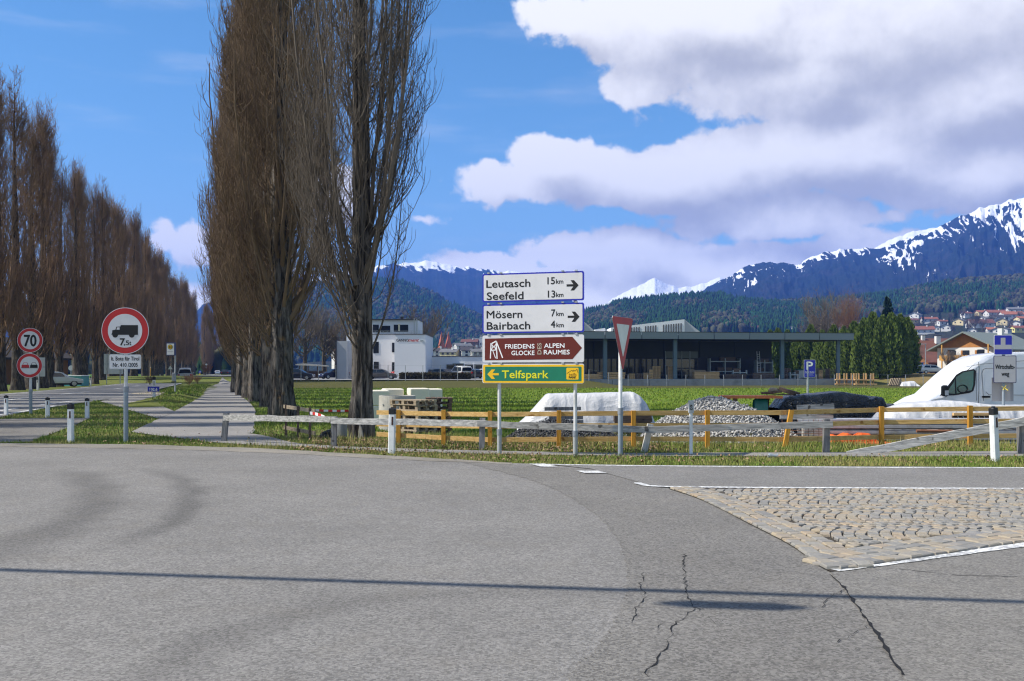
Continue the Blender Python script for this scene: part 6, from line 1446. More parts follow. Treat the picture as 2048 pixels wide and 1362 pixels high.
# wooden frames in the yard
for k, (px, d_, lab) in enumerate(((1693, 138, 'pale timber frames stacked upright at the yard corner'), (1732, 137, 'pale timber trestle frames in front of the thujas'))):
    x = xx(px, d_); t = thing('trestle_stack', lab, 'timber', (x, d_, hz(x, d_)))
    for j in range(6):
        m = MB(); m.box((-1.3 + j * .5, (j % 2) * .5, .85), (.16, .12, 1.7), mTim); m.build('upright', t)
    for z in (.2, .8): m = MB(); m.box((0, .25, z), (3.0, .7, .14), mTim); m.build('rail', t)
x = xx(1790, 132); t = thing('leaning_pallet', 'pale pallets tilted against a white sheeted pile', 'pallet', (x, 132, hz(x, 132)), 0)
for j in range(6): m = MB(); m.bar((-.7 + j * .22, 0, 0), (-.25 + j * .22, .3, .95), .1, .5, mPal); m.build('board', t)
drape('tarpaulin', 'low white sheeted pile at the foot of the dry grass bank', [(1795, 772), (1800, 764), (1815, 763), (1825, 762), (1833, 770)], 131.5, 2.5, hz(xx(1812, 132), 132), mTarpW, 77, .2, nu=40, nv=16)
x = xx(1830, 165); t = thing('blue_container', 'small blue box container above the dry grass bank', 'container', (x, 165, hz(x, 165) - .02)); m = MB(); m.box((0, 0, .9), (2.2, 1.6, 1.7), M('blue_box', (.02, .12, .45), .5, .1, 1), bev=.06); m.build('body', t); m = MB(); m.box((0, -.1, 1.8), (2.3, 1.8, .1), M('blue_lid', (.015, .05, .25), .5, .1, 1)); m.build('lid', t)
# yard fence: thin posts and wires
def wirefence(lab, pts, n, h):
    t = thing('wire_fence', lab, 'fence', (0, 0, 0)); P = []
    for k in range(n):
        f = k / (n - 1); x = pts[0][0] + (pts[1][0] - pts[0][0]) * f; y = pts[0][1] + (pts[1][1] - pts[0][1]) * f; z = hz(x, y); P.append((x, y, z))
        m = MB(); m.tube([(x, y, z - .1), (x, y, z + h)], .045, mSteel, 6); m.build('post', t)
    for w in (.6, 1.0):
        m = MB()
        for k in range(n - 1): m.bar(Vector(P[k]) + Vector((0, 0, h * w - .02)), Vector(P[k + 1]) + Vector((0, 0, h * w - .02)), .012, .012, mSteel)
        m.build('wire', t)
wirefence('thin wire fence with grey posts in front of the loading dock', ((xx(1178, 130), 130.0), (xx(1860, 142), 138.5)), 20, 1.5); wirefence('thin wire fence with grey posts along the office car park', ((xx(602, 128), 128.0), (xx(985, 128), 128.0)), 12, 1.9)
# white shed halls behind
def shed(lab, pts, tri_, d_, slots):
    t = thing('shed_hall', lab, 'hall', (xx(pts[0][0], d_), d_, -.5)); X0 = xx(pts[0][0], d_); q = lambda a, b_: (xx(a, d_) - X0, zz(b_, d_) + .5)
    m = MB(); P = [q(*p_) for p_ in pts]; m.prism([(P[0][0], 0), (P[-1][0], 0)] + P[::-1], 0, 8, mWhB); m.build('facade', t)
    m = MB(); T_ = [q(*p_) for p_ in tri_]; m.prism([(T_[0][0] + .02, 0), (T_[1][0], 0), T_[1], T_[0]], .3, 7, mGyB); m.build('roof_slope', t)
    for a, b_, c_ in slots:
        m = MB(); A, B = q(a, b_), q(a + 2.4, c_); m.box(((A[0] + B[0]) / 2, -.02, (A[1] + B[1]) / 2), (B[0] - A[0], .08, abs(A[1] - B[1])), mWin); m.build('slot_window', t)
sl = [(x, 646 + (1366 - x) * .085, 668) for x in list(range(1326, 1366, 5)) + list(range(1290, 1314, 5)) + list(range(1252, 1282, 5)) + list(range(1226, 1246, 5))]
shed('white saw-tooth hall with dark slot windows rising behind the canopy', [(1222, 655.5), (1369, 638.5)], [(1369, 638.5), (1404, 666)], 186, sl); shed('grey end of a second saw-tooth hall beside the direction sign', [(1100, 640), (1160, 636)], [(1160, 636), (1195, 666)], 184, []); shed('small white roof monitor behind the canopy next to the grey hall end', [(1190, 659), (1210, 656)], [(1210, 656), (1220, 666)], 190, [])

# ---------------------------------------------------------------- white office
oz = .335
ofc = thing('office_building', 'white flat-roofed office block with penthouse and company lettering', 'building', (xx(820, 148), 148, oz - .05))
bx = lambda px, d_: xx(px, d_) - xx(820, 148)
def blk(nm, a, b_, top, d_, depth, mat, par=ofc, bot=None):
    z1 = zz(top, d_) - oz + .05; z0 = 0 if bot is None else zz(bot, d_) - oz + .05; m = MB(); m.box(((bx(a, d_) + bx(b_, d_)) / 2, d_ - 148 + depth / 2, (z0 + z1) / 2), (bx(b_, d_) - bx(a, d_), depth, z1 - z0), mat); return m.build(nm, par)
blk('main_wall', 789, 851, 669, 148, 14, mWhB); blk('roof_edge', 788.4, 851.6, 667.6, 147.9, 14.2, mDarkF, bot=669)
blk('recessed_wall', 693, 789, 669, 151, 10.9, mWhB); blk('roof_edge', 692, 788.2, 667.6, 150.9, 11, mDarkF, bot=669)
blk('grey_wing', 672, 695, 682, 146, 4.6, mGyB); blk('wing_edge', 671, 673, 681, 145.8, 4.9, mDarkF)
blk('penthouse', 738, 836, 639.5, 156, 8, mWhB, bot=668); blk('penthouse_roof', 736, 837, 638, 155.6, 8.6, mDarkF, bot=639.5)
blk('low_wing', 851.2, 1000, 713, 160, 12, mWhB); blk('low_roof_edge', 851, 1001, 711.8, 159.9, 12.2, mDarkF, bot=713)
for a, b_, t_, bt, d_ in ((788, 816, 650, 663, 155.95), (746, 757, 650, 664, 155.95), (762, 780, 652, 664, 155.95), (747, 757, 684, 706, 150.95), (748, 757, 724, 738, 150.95), (700, 706, 684, 707, 150.95), (699, 707, 722, 748, 150.95), (784.5, 788.4, 686, 704, 150.9), (784.5, 788.4, 725, 745, 150.9)):
    w = blk('window', a, b_, t_, d_, .1, mWin, bot=bt); blk('window_frame', a - .5, b_ + .5, t_ - .6, d_ + .03, .06, mDarkF, w, bt + .6)
for k in range(5): blk('shopfront_pane', 893 + k * 18.5, 909 + k * 18.5, 729, 159.9, .12, mWin, bot=753)
for k in range(6): blk('shopfront_column', 909.4 + k * 18.5, 911.2 + k * 18.5, 728, 159.8, .3, mWhB)
blk('door_canopy', 905, 926, 726, 158.6, 1.4, mFrm, bot=728)
blk('chimney', 801, 807, 633, 158, .8, mDarkF, bot=640); blk('flue_pipe', 827.5, 829, 637, 155, .3, mFrm, bot=668); blk('flue_pipe', 832.5, 834.5, 638, 155, .3, mFrm, bot=668); blk('parasol', 796.5, 799.5, 648, 153, .4, M('parasol_cloth', (.42, .43, .33), .8, .1, 2), bot=662)
for px in range(742, 846, 8): blk('railing_post', px, px + .5, 662, 149.5, .06, mFrm, bot=669)
blk('railing_bar', 742, 846, 661.6, 149.5, .06, mFrm, bot=662.3); blk('railing_bar', 742, 846, 665, 149.5, .05, mFrm, bot=665.4)
fit('GANNO', bx(793, 148), bx(817, 148), zz(683, 148) - oz + .05, .40, mBkS, ofc, -.04, .05); fit('ment', bx(816, 148), bx(838, 148), zz(683, 148) - oz + .05, .44, mRdS, ofc, -.04, .06, shear=.35)
m = MB(); m.box((bx(843.5, 148), -.1, zz(681, 148) - oz + .05), (.45, .2, .15), mFrm); m.build('wall_lamp', ofc)
tag(ribbon('car_park', [(-42, 128.6), (-20, 128.6), (4, 128.6)], [(-48, 170), (-20, 168), (8, 166)], asphalt('asphalt_yard', .22, wear=.2, spk=.3), .012, 10, 30), kind='structure')
# clipped hedge
def leafbox(n, sx, sy, sz, s, seed):
    r = np.random.RandomState(seed); P = (r.rand(n, 3) - .5); ax = r.randint(0, 3, n); sg = np.sign(r.rand(n) - .5) * .5
    P[np.arange(n), ax] = sg * (.9 + .15 * r.rand(n)); P *= [sx, sy, sz]; P[:, 2] += sz / 2
    A = r.randn(n, 3, 3) * s; return (P[:, None] + A).reshape(-1, 3), np.arange(3 * n).reshape(-1, 3)
mHed = M('hedge_leaf', (.055, .048, .022), .9, .4, 1.5); x0, x1 = xx(803, 138), xx(937, 138); t = thing('clipped_hedge', 'long clipped brownish hedge in front of the office cars', 'hedge', ((x0 + x1) / 2, 138, hz(-14, 138) - .02))
link('foliage', npmesh('foliage', *leafbox(9000, x1 - x0, 1.2, .85, .09, 5), [mHed]), t); m = MB(); m.box((0, 0, .38), (x1 - x0 - .2, 1.0, .74), M('hedge_core', (.02, .018, .01), .95, .2, 3)); m.build('branch_core', t)
# open shelter
x = xx(625, 160); t = thing('open_shelter', 'dark open-sided parking shelter in front of the willows', 'shelter', (x, 160, hz(x, 160) - .05))
m = MB(); m.prism([(-2.4, 2.1), (2.3, 1.9), (2.3, 2.05), (-1.2, 2.35), (-2.4, 2.25)], -1.5, 2.0, M('shelter_roof', (.35, .35, .33), .7, .15, 2)); m.build('roof', t)
for dx in (-2.2, -.8, .7, 2.1): m = MB(); m.box((dx, .5, 1.0), (.14, .14, 2.0), mPalD); m.build('post', t)
m = MB(); m.box((0, 1.6, .6), (4.4, .1, 1.2), mPalD); m.build('back_boards', t)

# ---------------------------------------------------------------- houses
ROOFS = {'red': M('roof_red', (.20, .075, .045), .85, .2, .8), 'brown': M('roof_brown', (.13, .055, .04), .85, .2, .8), 'grey': M('roof_grey', (.13, .13, .13), .8, .15, .6), 'dark': M('roof_dark', (.05, .045, .045), .8, .2, .8), 'green': M('roof_metal', (.16, .185, .17), .6, .08, .4, stretch=(5, .3, .3)), 'rust': M('roof_orange', (.28, .105, .055), .85, .2, .8)}
WALLS = {'white': M('wall_white', (.6, .59, .56), .85, .04, .4), 'cream': M('wall_cream', (.62, .52, .30), .85, .05, .4), 'yellow': M('wall_yellow', (.62, .55, .20), .85, .05, .4), 'timber': M('wall_timber', (.20, .10, .045), .85, .2, 1.2), 'mint': M('wall_mint', (.40, .52, .50), .85, .05, .4)}
mGab = M('gable_wood', (.36, .16, .045), .8, .25, 1.5, stretch=(6, 1, 1)); mBal = M('balcony_wood', (.50, .27, .07), .8, .2, 1.5)
def house(lab, loc, w, dep, h, rise, rz, roof, wall, over=.7, nwin=3, chim=1, axis='x', nfl=1, gable=None, sink=3.0):
    """ridge along local x; long side faces -y"""
    t = thing('house', lab, 'house', loc, rz, None); W_ = WALLS[wall]
    m = MB(); m.box((0, 0, (h - sink) / 2), (w, dep, h + sink), W_); m.build('wall', t)
    for sx in (-1, 1): m = MB(); m.prism([(-dep / 2, h - .01), (dep / 2, h - .01), (0, h + rise)], -.06, .06, gable or W_, Matrix.Translation((sx * (w / 2 - .05), 0, 0)) @ Matrix.Rotation(R(90), 4, 'Z')); m.build('gable', t)
    o = over; k_ = rise / (dep / 2); m = MB(); V = []
    for sx in (-1, 1): V += [(sx * (w / 2 + o), y, z) for y, z in ((-dep / 2 - o, h - k_ * o), (0, h + rise), (dep / 2 + o, h - k_ * o), (dep / 2 + o, h - k_ * o + .25), (0, h + rise + .25), (-dep / 2 - o, h - k_ * o + .25))]
    m.add(V, [(0, 1, 7, 6), (1, 2, 8, 7), (2, 3, 9, 8), (3, 4, 10, 9), (4, 5, 11, 10), (5, 0, 6, 11), (5, 4, 1, 0), (4, 3, 2, 1), (6, 7, 10, 11), (7, 8, 9, 10)], ROOFS[roof]); rf = m.build('roof', t)
    for c_ in range(chim): m = MB(); m.box((w * (.18 - .4 * c_), -.1 * dep, h + rise + .35), (.9, .8, 1.5), WALLS['white']); m.box((w * (.18 - .4 * c_), -.1 * dep, h + rise + 1.13), (1.0, .9, .1), mDarkF); m.build('chimney', rf)
    for fl in range(nfl):
        zc = h * (fl + .55) / nfl
        for k in range(nwin):
            x_ = w * ((k + .5) / nwin - .5) * .9; m = MB(); m.box((x_, -dep / 2 - .01, zc), (1.3, .1, 1.3), mWin); wn = m.build('window', t); m = MB(); m.box((x_, -dep / 2 - .0, zc - .72), (1.6, .18, .12), W_); m.build('sill', wn)
        for k in range(2):
            y_ = dep * (k - .5) * .5
            for sx in (-1,): m = MB(); m.box((sx * (w / 2 + .01), y_, zc), (.1, 1.2, 1.3), mWin); m.build('window', t)
    return t
HH = [(1846, 668, 'red', 'white', 16, 'white house with a wide red roof below the larger hillside houses', 0, 1.0), (1812, 665, 'rust', 'white', 12, 'house with an orange roof beside the blue spruce', 20, 1.0), (1893, 662, 'dark', 'white', 11, 'white house with black shutters and a dark roof', 70, 1.0), (1832, 637, 'grey', 'white', 14, 'white gabled house with a grey roof below the wood edge', 60, 1.0),
      (1820, 648, 'brown', 'yellow', 13, 'yellow walled house with a dark red roof near the spruce', 10, .8), (1858, 646, 'red', 'white', 14, 'long low house with a dull red roof in the middle of the slope', 0, .8), (1920, 650, 'grey', 'cream', 13, 'cream gabled house behind the white house with shutters', 60, 1.0), (1960, 655, 'brown', 'white', 20, 'house with a broad brown roof in the bare trees', 5, 1.0), (2006, 650, 'grey', 'cream', 13, 'cream gabled house with two windows under the grey roof', 65, 1.0), (2034, 655, 'dark', 'white', 12, 'white gabled house at the edge of the slope near the blue sign', 60, 1.0),
      (2005, 668, 'grey', 'white', 15, 'white house with a shallow grey roof above the chalet ridge', 62, .7), (2035, 665, 'red', 'yellow', 10, 'small yellow house with a red roof behind the chalet', 20, 1.0), (1985, 668, 'rust', 'white', 9, 'small white house with an orange roof behind the chalet ridge', 0, 1.0), (1945, 669, 'dark', 'white', 9, 'small white house among bare trees behind the chalet', 70, 1.0),
      (1990, 633, 'red', 'white', 18, 'highest row house with a dark red roof and white chimneys', 8, .9), (2022, 637, 'rust', 'white', 20, 'wide orange roofed house high on the slope', 5, .9), (2030, 626, 'grey', 'white', 16, 'pale house with solar roof under the wood edge', 0, .8), (1965, 632, 'rust', 'cream', 12, 'orange roofed house beside the dark hillside conifer', 12, .9), (1932, 634, 'red', 'white', 9, 'small house with a white gable next to the dark hillside conifer', 30, .9), (2000, 642, 'dark', 'white', 15, 'house with a dark shallow roof between orange roofs', 0, .8), (2045, 645, 'rust', 'cream', 12, 'orange roofed house beside the wide orange roofed house', 20, .9), (1975, 645, 'grey', 'white', 12, 'house with a pale grey roof below the orange roofs', 10, .8),
      (1884, 651, 'red', 'white', 10, 'small red roofed house above the white house with shutters', 25, .8), (1872, 663, 'grey', 'white', 8, 'small white garage-like house beside the red roofed house', 80, .9),
      (1506, 664, 'brown', 'white', 14, 'brown roofed house just above the canopy edge', 20, 1.0), (1553, 660, 'grey', 'mint', 22, 'mint green flat-roofed house above the canopy', 5, .35), (1533, 661, 'grey', 'yellow', 10, 'yellow house beside the mint green house', 5, .5), (1615, 664, 'rust', 'white', 12, 'white house with an orange roof above the canopy', 15, 1.0), (1590, 664, 'grey', 'white', 10, 'grey roofed house beside the orange roofed one above the canopy', 30, .9), (1680, 660, 'grey', 'white', 13, 'white house with a pale roof behind the bare larch', 5, .6), (1720, 655, 'grey', 'cream', 12, 'cream house half hidden behind the thujas', 8, .7), (1737, 652, 'rust', 'white', 10, 'small orange roofed house beside the spruce top', 10, .8)]
for px, py, rf_, wl, w, lab, rz_, k_ in HH:
    p_ = on_hill(px, py); house(lab, (p_.x, p_.y, p_.z), w, w * .72, 3.8, w * .17 * k_, R(rz_ - 10), rf_, wl, .8, 3 if w > 12 else 2, 1)
# trees between the hillside houses
for j, (px, py, hh_) in enumerate(((1912, 650, 15), (1800, 655, 13), (1846, 650, 10), (1898, 655, 9), (1935, 664, 9), (2014, 650, 8), (2048, 660, 9), (1560, 661, 8), (1530, 663, 6), (1640, 660, 12), (1753, 655, 11), (1880, 640, 9), (1590, 657, 9), (1475, 664, 7), (1447, 662, 7))):
    p_ = on_hill(px, py)
    if j == 0: firp = tree('fir_tree', 'dark conifer among the hillside houses', 'tree', tuple(p_), trunk_geo(71, 12, .2, 1.3, 8, 20), conifer(71, 12, 2.9, 22, 8, .8, .25, .42, 1.0, 5), mBarkD, mFir, 0, 'conifers among the hillside houses'); firp.scale = (hh_ / 12,) * 3
    else: dup(firp, tuple(p_), j * 1.1, None, None, hh_ / 12)
for j, (px, py, hh_) in enumerate(((1868, 662, 10), (1950, 660, 15), (1940, 668, 12), (1965, 666, 12), (1835, 662, 9), (1903, 645, 10), (1985, 652, 11), (1925, 640, 11), (1856, 635, 11), (2020, 662, 9), (1812, 650, 10), (2040, 640, 9), (1700, 655, 12), (1735, 645, 12), (1655, 655, 13), (1905, 668, 8), (1600, 652, 10), (1500, 655, 9), (1625, 648, 10))):
    p_ = on_hill(px, py); t = tree('bare_tree', 'leafless tree between the hillside houses', 'tree', tuple(p_), bareT, bareM[j % 2], None, None, j * .9, 'leafless trees between the hillside houses'); t.scale = (hh_ / 12,) * 3
# chalet and brown-roofed house beside the van
def bz_(x, y): return hz(x, y)
cx_, cy_ = xx(1928, 172) + 6.9, 178.0; cz_ = bz_(cx_, cy_)
ch_ = house('white chalet with grey green metal roof, wooden gable and balcony', (cx_, cy_, cz_ - .1), 15, 10.5, 4.6, 2.5, R(38), 'green', 'white', 1.3, 4, 1, gable=mGab, nfl=2)
m = MB(); m.box((-8.3, -.5, 2.3), (1.4, 8.6, .14), mBal); bal = m.build('balcony', ch_)
for k in range(10): m = MB(); m.box((-8.95, -4.6 + k * .92, 2.8), (.08, .8, .9), mBal); m.build('balcony_panel', bal)
for k in (-4.6, 3.6): m = MB(); m.box((-8.95, k, 2.6), (.18, .18, 5.0), mBal); m.build('balcony_post', bal)
for k in (-2.5, 0, 2.4): m = MB(); m.box((-7.54, k, 3.35), (.1, 1.15, 1.5), mWin); w_ = m.build('gable_window', ch_); m = MB(); m.box((-7.56, k + .75, 3.35), (.09, .3, 1.5), mGab); m.build('shutter', w_)
house('house with a large dark red tiled roof and white chimney beside the chalet', (xx(1846, 195), 195, bz_(xx(1846, 195), 195) - .1), 13.5, 10, 2.6, 3.6, R(4), 'brown', 'timber', .9, 3, 1); house('low annex with a dark red roof in front of the brown house', (xx(1880, 188), 188, bz_(xx(1880, 188), 188) - .1), 6.5, 5, 2.1, 1.3, R(4), 'brown', 'timber', .5, 2, 0)
house('long brown roof house with white chimneys behind the red tiled roof', (xx(1880, 290), 290, 5.5), 26, 10, 2.6, 2.4, R(6), 'brown', 'white', .8, 4, 3, sink=6)
for j, (px, d_, hh_) in enumerate(((1832, 172, 4.5), (1820, 182, 5.5), (1895, 170, 4), (1912, 168, 3.5))):
    x = xx(px, d_); t = tree('bare_shrub', 'leafless garden shrub in front of the brown house', 'shrub', (x, d_, bz_(x, d_) - .05), bareT, bareM[j % 2], None, None, j, 'leafless garden shrubs'); t.scale = (hh_ / 12,) * 3
x = xx(1851, 168); t = thing('street_lamp', 'slim street lamp in front of the brown roofed house', 'lamp', (x, 168, bz_(x, 168) - .05)); m = MB(); m.tube([(0, 0, 0), (0, 0, 5.0)], .07, mSteel, 8); m.build('pole', t); m = MB(); m.box((-.3, 0, 5.0), (.8, .25, .12), mSteel); m.build('lamp_head', t)
# town and church under the wooded hill
cd_ = 620.0; cxx = xx(890, cd_); c0 = thing('church', 'sandstone church with two pointed red spires', 'church', (cxx, cd_, -.5), R(24)); mSand = M('sandstone', (.50, .24, .12), .85, .12, .3); mSpi = M('spire_red', (.42, .12, .06), .8, .1, .3)
for k, dx in enumerate((-2.3, 2.3)):
    m = MB(); m.box((dx, 0, 8), (3.4, 3.4, 16), mSand); tw = m.build('tower', c0); m = MB()
    V = [(dx + 1.8 * sx, 1.8 * sy, 16) for sx, sy in ((-1, -1), (1, -1), (1, 1), (-1, 1))] + [(dx, 0, 26)]; m.add(V, [(0, 1, 4), (1, 2, 4), (2, 3, 4), (3, 0, 4), (3, 2, 1, 0)], mSpi); m.build('spire', tw)
    m = MB(); m.box((dx, -1.72, 13), (1.3, .1, 2.4), mWin); m.build('belfry_opening', tw)
m = MB(); m.box((10, 2, 4), (20, 7, 8), WALLS['cream']); m.build('nave', c0); m = MB(); m.prism([(-4.2, 0), (4.2, 0), (0, 4.5)], 0, 20.5, ROOFS['rust'], Matrix.Translation((0, 2, 8)) @ Matrix.Rotation(R(-90), 4, 'Z')); m.build('nave_roof', c0)
m = MB(); m.prism([(-3.5, 0), (3.5, 0), (3.5, 7), (0, 10.5), (-3.5, 7)], -3.0, 0, WALLS['cream'], Matrix.Translation((15, 0, 0))); m.build('transept', c0)
TH_ = [(862, 705, 560, 8, 'grey', 'white', 'grey roofed town house beside the slim white mast'), (876, 703, 540, 9, 'dark', 'white', 'white gabled town house below the church spires'), (925, 690, 700, 11, 'grey', 'white', 'white town house with shallow roof beside the church'), (912, 693, 760, 10, 'grey', 'cream', 'cream town house uphill of the church nave'), (945, 703, 520, 12, 'dark', 'white', 'dark roofed town house in front of the white hall'), (940, 681, 800, 13, 'brown', 'timber', 'dark brown flat block beside the white cylinder hall'), (958, 706, 500, 8, 'grey', 'white', 'small grey town house beside the direction sign'), (900, 706, 520, 9, 'grey', 'cream', 'low grey roofed house under the church nave'), (690, 706, 520, 12, 'brown', 'white', 'brown roofed town house behind the grey office wing')]
for px, py, d_, w, rf_, wl, lab in TH_:
    py += 12; z = max(0, zz(py, d_)); house(lab, (xx(px, d_), d_, z), w, w * .7, 3.6, w * .16, R(rnd.uniform(-25, 25)), rf_, wl, .6, 3, 1, nfl=2, sink=z + 1.5)
d_ = 820; wh = thing('white_hall', 'tall white hall with dark slot windows above the church roof', 'building', (xx(956, d_), d_, 0)); m = MB(); m.box((0, 4, zz(677, d_) / 2), (9.5, 9, zz(677, d_)), WALLS['white']); m.build('wall', wh)
for k in range(6): m = MB(); m.box((-3.6 + k * 1.4, -.55, zz(688, d_)), (.6, .1, 2.2), mWin); m.build('slot_window', wh)
m = MB(); m.box((2.2, 3, zz(676, d_) + .5), (2, 2, 1.2), mFrm); m.build('roof_unit', wh)
d_ = 420; t = thing('lattice_mast', 'slim white lattice mast beside the office roof', 'mast', (xx(862.5, d_), d_, 0)); m = MB(); hm = zz(673, d_); m.tube([(0, 0, 0), (0, 0, hm)], [.28, .16], mWhB, 6); m.build('shaft', t); m = MB(); m.box((0, 0, hm - 1.2), (.9, .5, 1.6), mWhB); m.box((0, 0, hm - 4), (.8, .5, 1.2), mWhB); m.build('antenna', t)
for j, (px, d_, hh_) in enumerate(((872, 470, 8), (893, 450, 7), (905, 440, 7.5), (935, 460, 8), (950, 450, 9), (975, 430, 9))):
    t = tree('bare_tree', 'leafless tree in front of the church', 'tree', (xx(px, d_), d_, -.1), bareT, bareM[j % 2], None, None, j * .9, 'leafless trees in front of the church'); t.scale = (hh_ / 12,) * 3
dup(firp, (xx(947, 500), 500, 0), .4, 'dark conifer beside the church transept', 'conifers near the church', 1.05)

# ---------------------------------------------------------------- across the main road
wl_ = thing('precast_wall', 'grey precast concrete wall behind the poplar trunks', 'wall', (0, 0, 0))
for k in range(7): x, y = -35.5 - k * 1.5, 64 + k * 2.5; m = MB(); m.box((x, y, .62), (2.95, .14, 1.5), mConG, rz=math.atan2(2.5, -1.5)); m.build('wall_panel', wl_)
d_ = 104; t = thing('water_basin', 'turquoise basin with a white rim behind the poplar trunks', 'basin', (xx(145, d_), d_, -.1)); m = MB(); m.box((0, 0, .55), (2.4 * 1.1, 2, 1.1), M('basin_teal', (.10, .34, .33), .5, .1, 1), bev=.05); m.build('tub', t); m = MB(); m.box((0, 0, 1.12), (2.8, 2.1, .08), mLtW); m.build('rim', t)
house('dark barn behind the poplars across the main road', (-62, 118, -.1), 16, 9, 3.2, 2.2, R(70), 'dark', 'timber', .6, 2, 0)
def backsign(lab, px, top, bot, by, w, mat=mAlu, legs=1):
    x, y = gp(px, by); t = thing('sign_back', lab, 'road sign', (x, y, 0), R(8)); q = lambda py: zz(py, y)
    m = MB(); m.box((0, 0, (q(top) + q(bot)) / 2), (w, .03, q(top) - q(bot)), mat, bev=.01); pn = m.build('panel', t)
    m = MB(); m.box((0, -.03, (q(top) + q(bot)) / 2), (w, .03, .05), mSteelD); m.build('stiffener', pn)
    for k in range(legs): m = MB(); m.tube([((k - (legs - 1) / 2) * w * .7, -.05, -.1), ((k - (legs - 1) / 2) * w * .7, -.05, q(top))], .05, mSteel, 8); m.build('post', t)
backsign('grey back of a road sign behind the no overtaking sign', 78, 715, 753, 779, .95); backsign('wide grey back of a road sign behind the truck ban plate', 227, 708, 748, 768, 2.1, mAlu, 2)
def roundback(lab, px, ys, r, by, shape='disc'):
    x, y = gp(px, by); t = thing('sign_back', lab, 'road sign', (x, y, 0), R(5)); m = MB(); m.tube([(0, .05, -.1), (0, .05, zz(ys[0], y))], .05, mSteel, 8); m.build('post', t)
    for yy_ in ys:
        c_ = zz(yy_, y)
        if shape == 'disc': plate(t, 'disc', circle(0, c_, r, 28), .02, mAlu, .02)
        else: plate(t, 'triangle', [(-r, c_ - r * .8), (r, c_ - r * .8), (0, c_ + r * .9)], .02, mAlu, .02)
roundback('single round sign back among the poplar trunks', 142, (736,), .28, 770); roundback('two round sign backs far along the main road', 412.5, (729, 735), .32, 749.5); roundback('triangular sign back beside the main road', 340.5, (735,), .42, 757, 'tri')
for px, by, lab in ((400, 752, 'blue arrow sign with yellow base on the nearer traffic island'), (432, 748.5, 'blue arrow sign with yellow base on the farther traffic island')):
    x, y = gp(px, by); t = thing('keep_right_sign', lab, 'road sign', (x, y, 0)); m = MB(); m.box((0, 0, .35), (.25, .2, .9), mYeS, bev=.05); m.build('base', t); plate(t, 'blue_disc', circle(0, 1.1, .42, 28), .0, mBlS, .03); arrow_r(t, 0, 1.1, .5, .35, mLtW, -.032)
    rock('traffic_island', 'grassy traffic island under the %s' % ('nearer blue arrow sign' if px == 400 else 'farther blue arrow sign'), 'traffic island', (x + .5, y + 2.2, -.05), (1.6, 5.5, .2), MATS['ground_isl'] if 'ground_isl' in MATS else M('ground_isl', (.11, .12, .03), .95, .3, 3), 4)
for j, (px, by, top, mt_, lab) in enumerate(((301, 760, 735, mNewP, 'yellow marker stake beside the poplars'), (289, 759, 740, mPlW, 'pale marker stake beside the poplars'), (310, 757, 745, mPlW, 'short white stake far along the poplars'))):
    x, y = gp(px, by); t = thing('marker_stake', lab, 'stake', (x, y, 0)); m = MB(); m.tube([(0, 0, -.1), (0, 0, zz(top, y))], .07, mt_, 8); m.build('shaft', t); m = MB(); m.tube([(0, 0, zz(top, y)), (0, 0, zz(top, y) + .08)], [.08, .04], mPlW, 8); m.build('tip', t)
shM = npmesh('crown', *bare_crown(380, 1.2, .8, .05, 26, 8, 6, (.012, .008, .006)), [M('twig_reddish', (.20, .10, .06), .9, .3, 2)]); shT = npmesh('trunk', *trunk_geo(81, .6, .02, 1.2, 6, 26), [mBarkD])
for px, by, s_ in ((378, 772, 1.0), (412, 762, 1.4), (395, 767, .8), (300, 770, .9)):
    x, y = gp(px, by); t = tree('low_shrub', 'low reddish leafless shrub on the grass bank by the main road', 'shrub', (x, y, hz(x, y) - .02), shT, shM, None, None, px, 'low shrubs on the grass bank'); t.scale = (s_,) * 3

# ---------------------------------------------------------------- grass blades and leaf litter
def vin(x, y, P):
    P = np.asarray(P); c_ = np.zeros(len(x), bool); j = len(P) - 1
    for i in range(len(P)):
        yi, yj, xi, xj = P[i][1], P[j][1], P[i][0], P[j][0]
        if yi != yj: c_ ^= ((yi > y) != (yj > y)) & (x < (xj - xi) * (y - yi) / (yj - yi) + xi)
        j = i
    return c_
def cl(a): return [tuple(q) for q in curve(a, 10)]
pgon = [cl(pathL) + cl(pathR)[::-1], cl(hiL) + cl(hiR)[::-1], [gp(*q) for q in ((200, 803), (262, 788), (345, 788), (300, 803), (350, 823), (318, 838))], [gp(*q) for q in ((-300, 868), (0, 838), (90, 836), (180, 836), (150, 850), (60, 884), (-10, 884.5))]]
fl_ = np.array(cl([gp(*q) for q in ((262, 864), (420, 884), (600, 894), (800, 903), (1000, 908), (1300, 912.5), (2048, 913), (2400, 914))])); fu_ = np.array(cl([gp(*q) for q in ((300, 846), (508, 868), (600, 887), (800, 897), (1000, 902), (1300, 906), (2048, 902.5), (2400, 903))]))
eca = np.array(ec); eca = eca[np.argsort(eca[:, 0])]
pgon.append([tuple(q) for q in fl_] + [tuple(q) for q in fu_[::-1]])
def scatter(n, x0, x1, y0, y1, seed, keep_path=0.0, fade=None):
    r = np.random.RandomState(seed); x = x0 + (x1 - x0) * r.rand(n); y = y0 + (y1 - y0) * r.rand(n); k = y > np.interp(x, eca[:, 0], eca[:, 1]) + .02 + .10 * r.rand(n) * vn(x * 2, y, 3)
    for P in pgon: k &= ~vin(x, y, P)
    k &= np.abs(x) < .56 * y + 1
    return x[k], y[k]
BV, BT = [], []
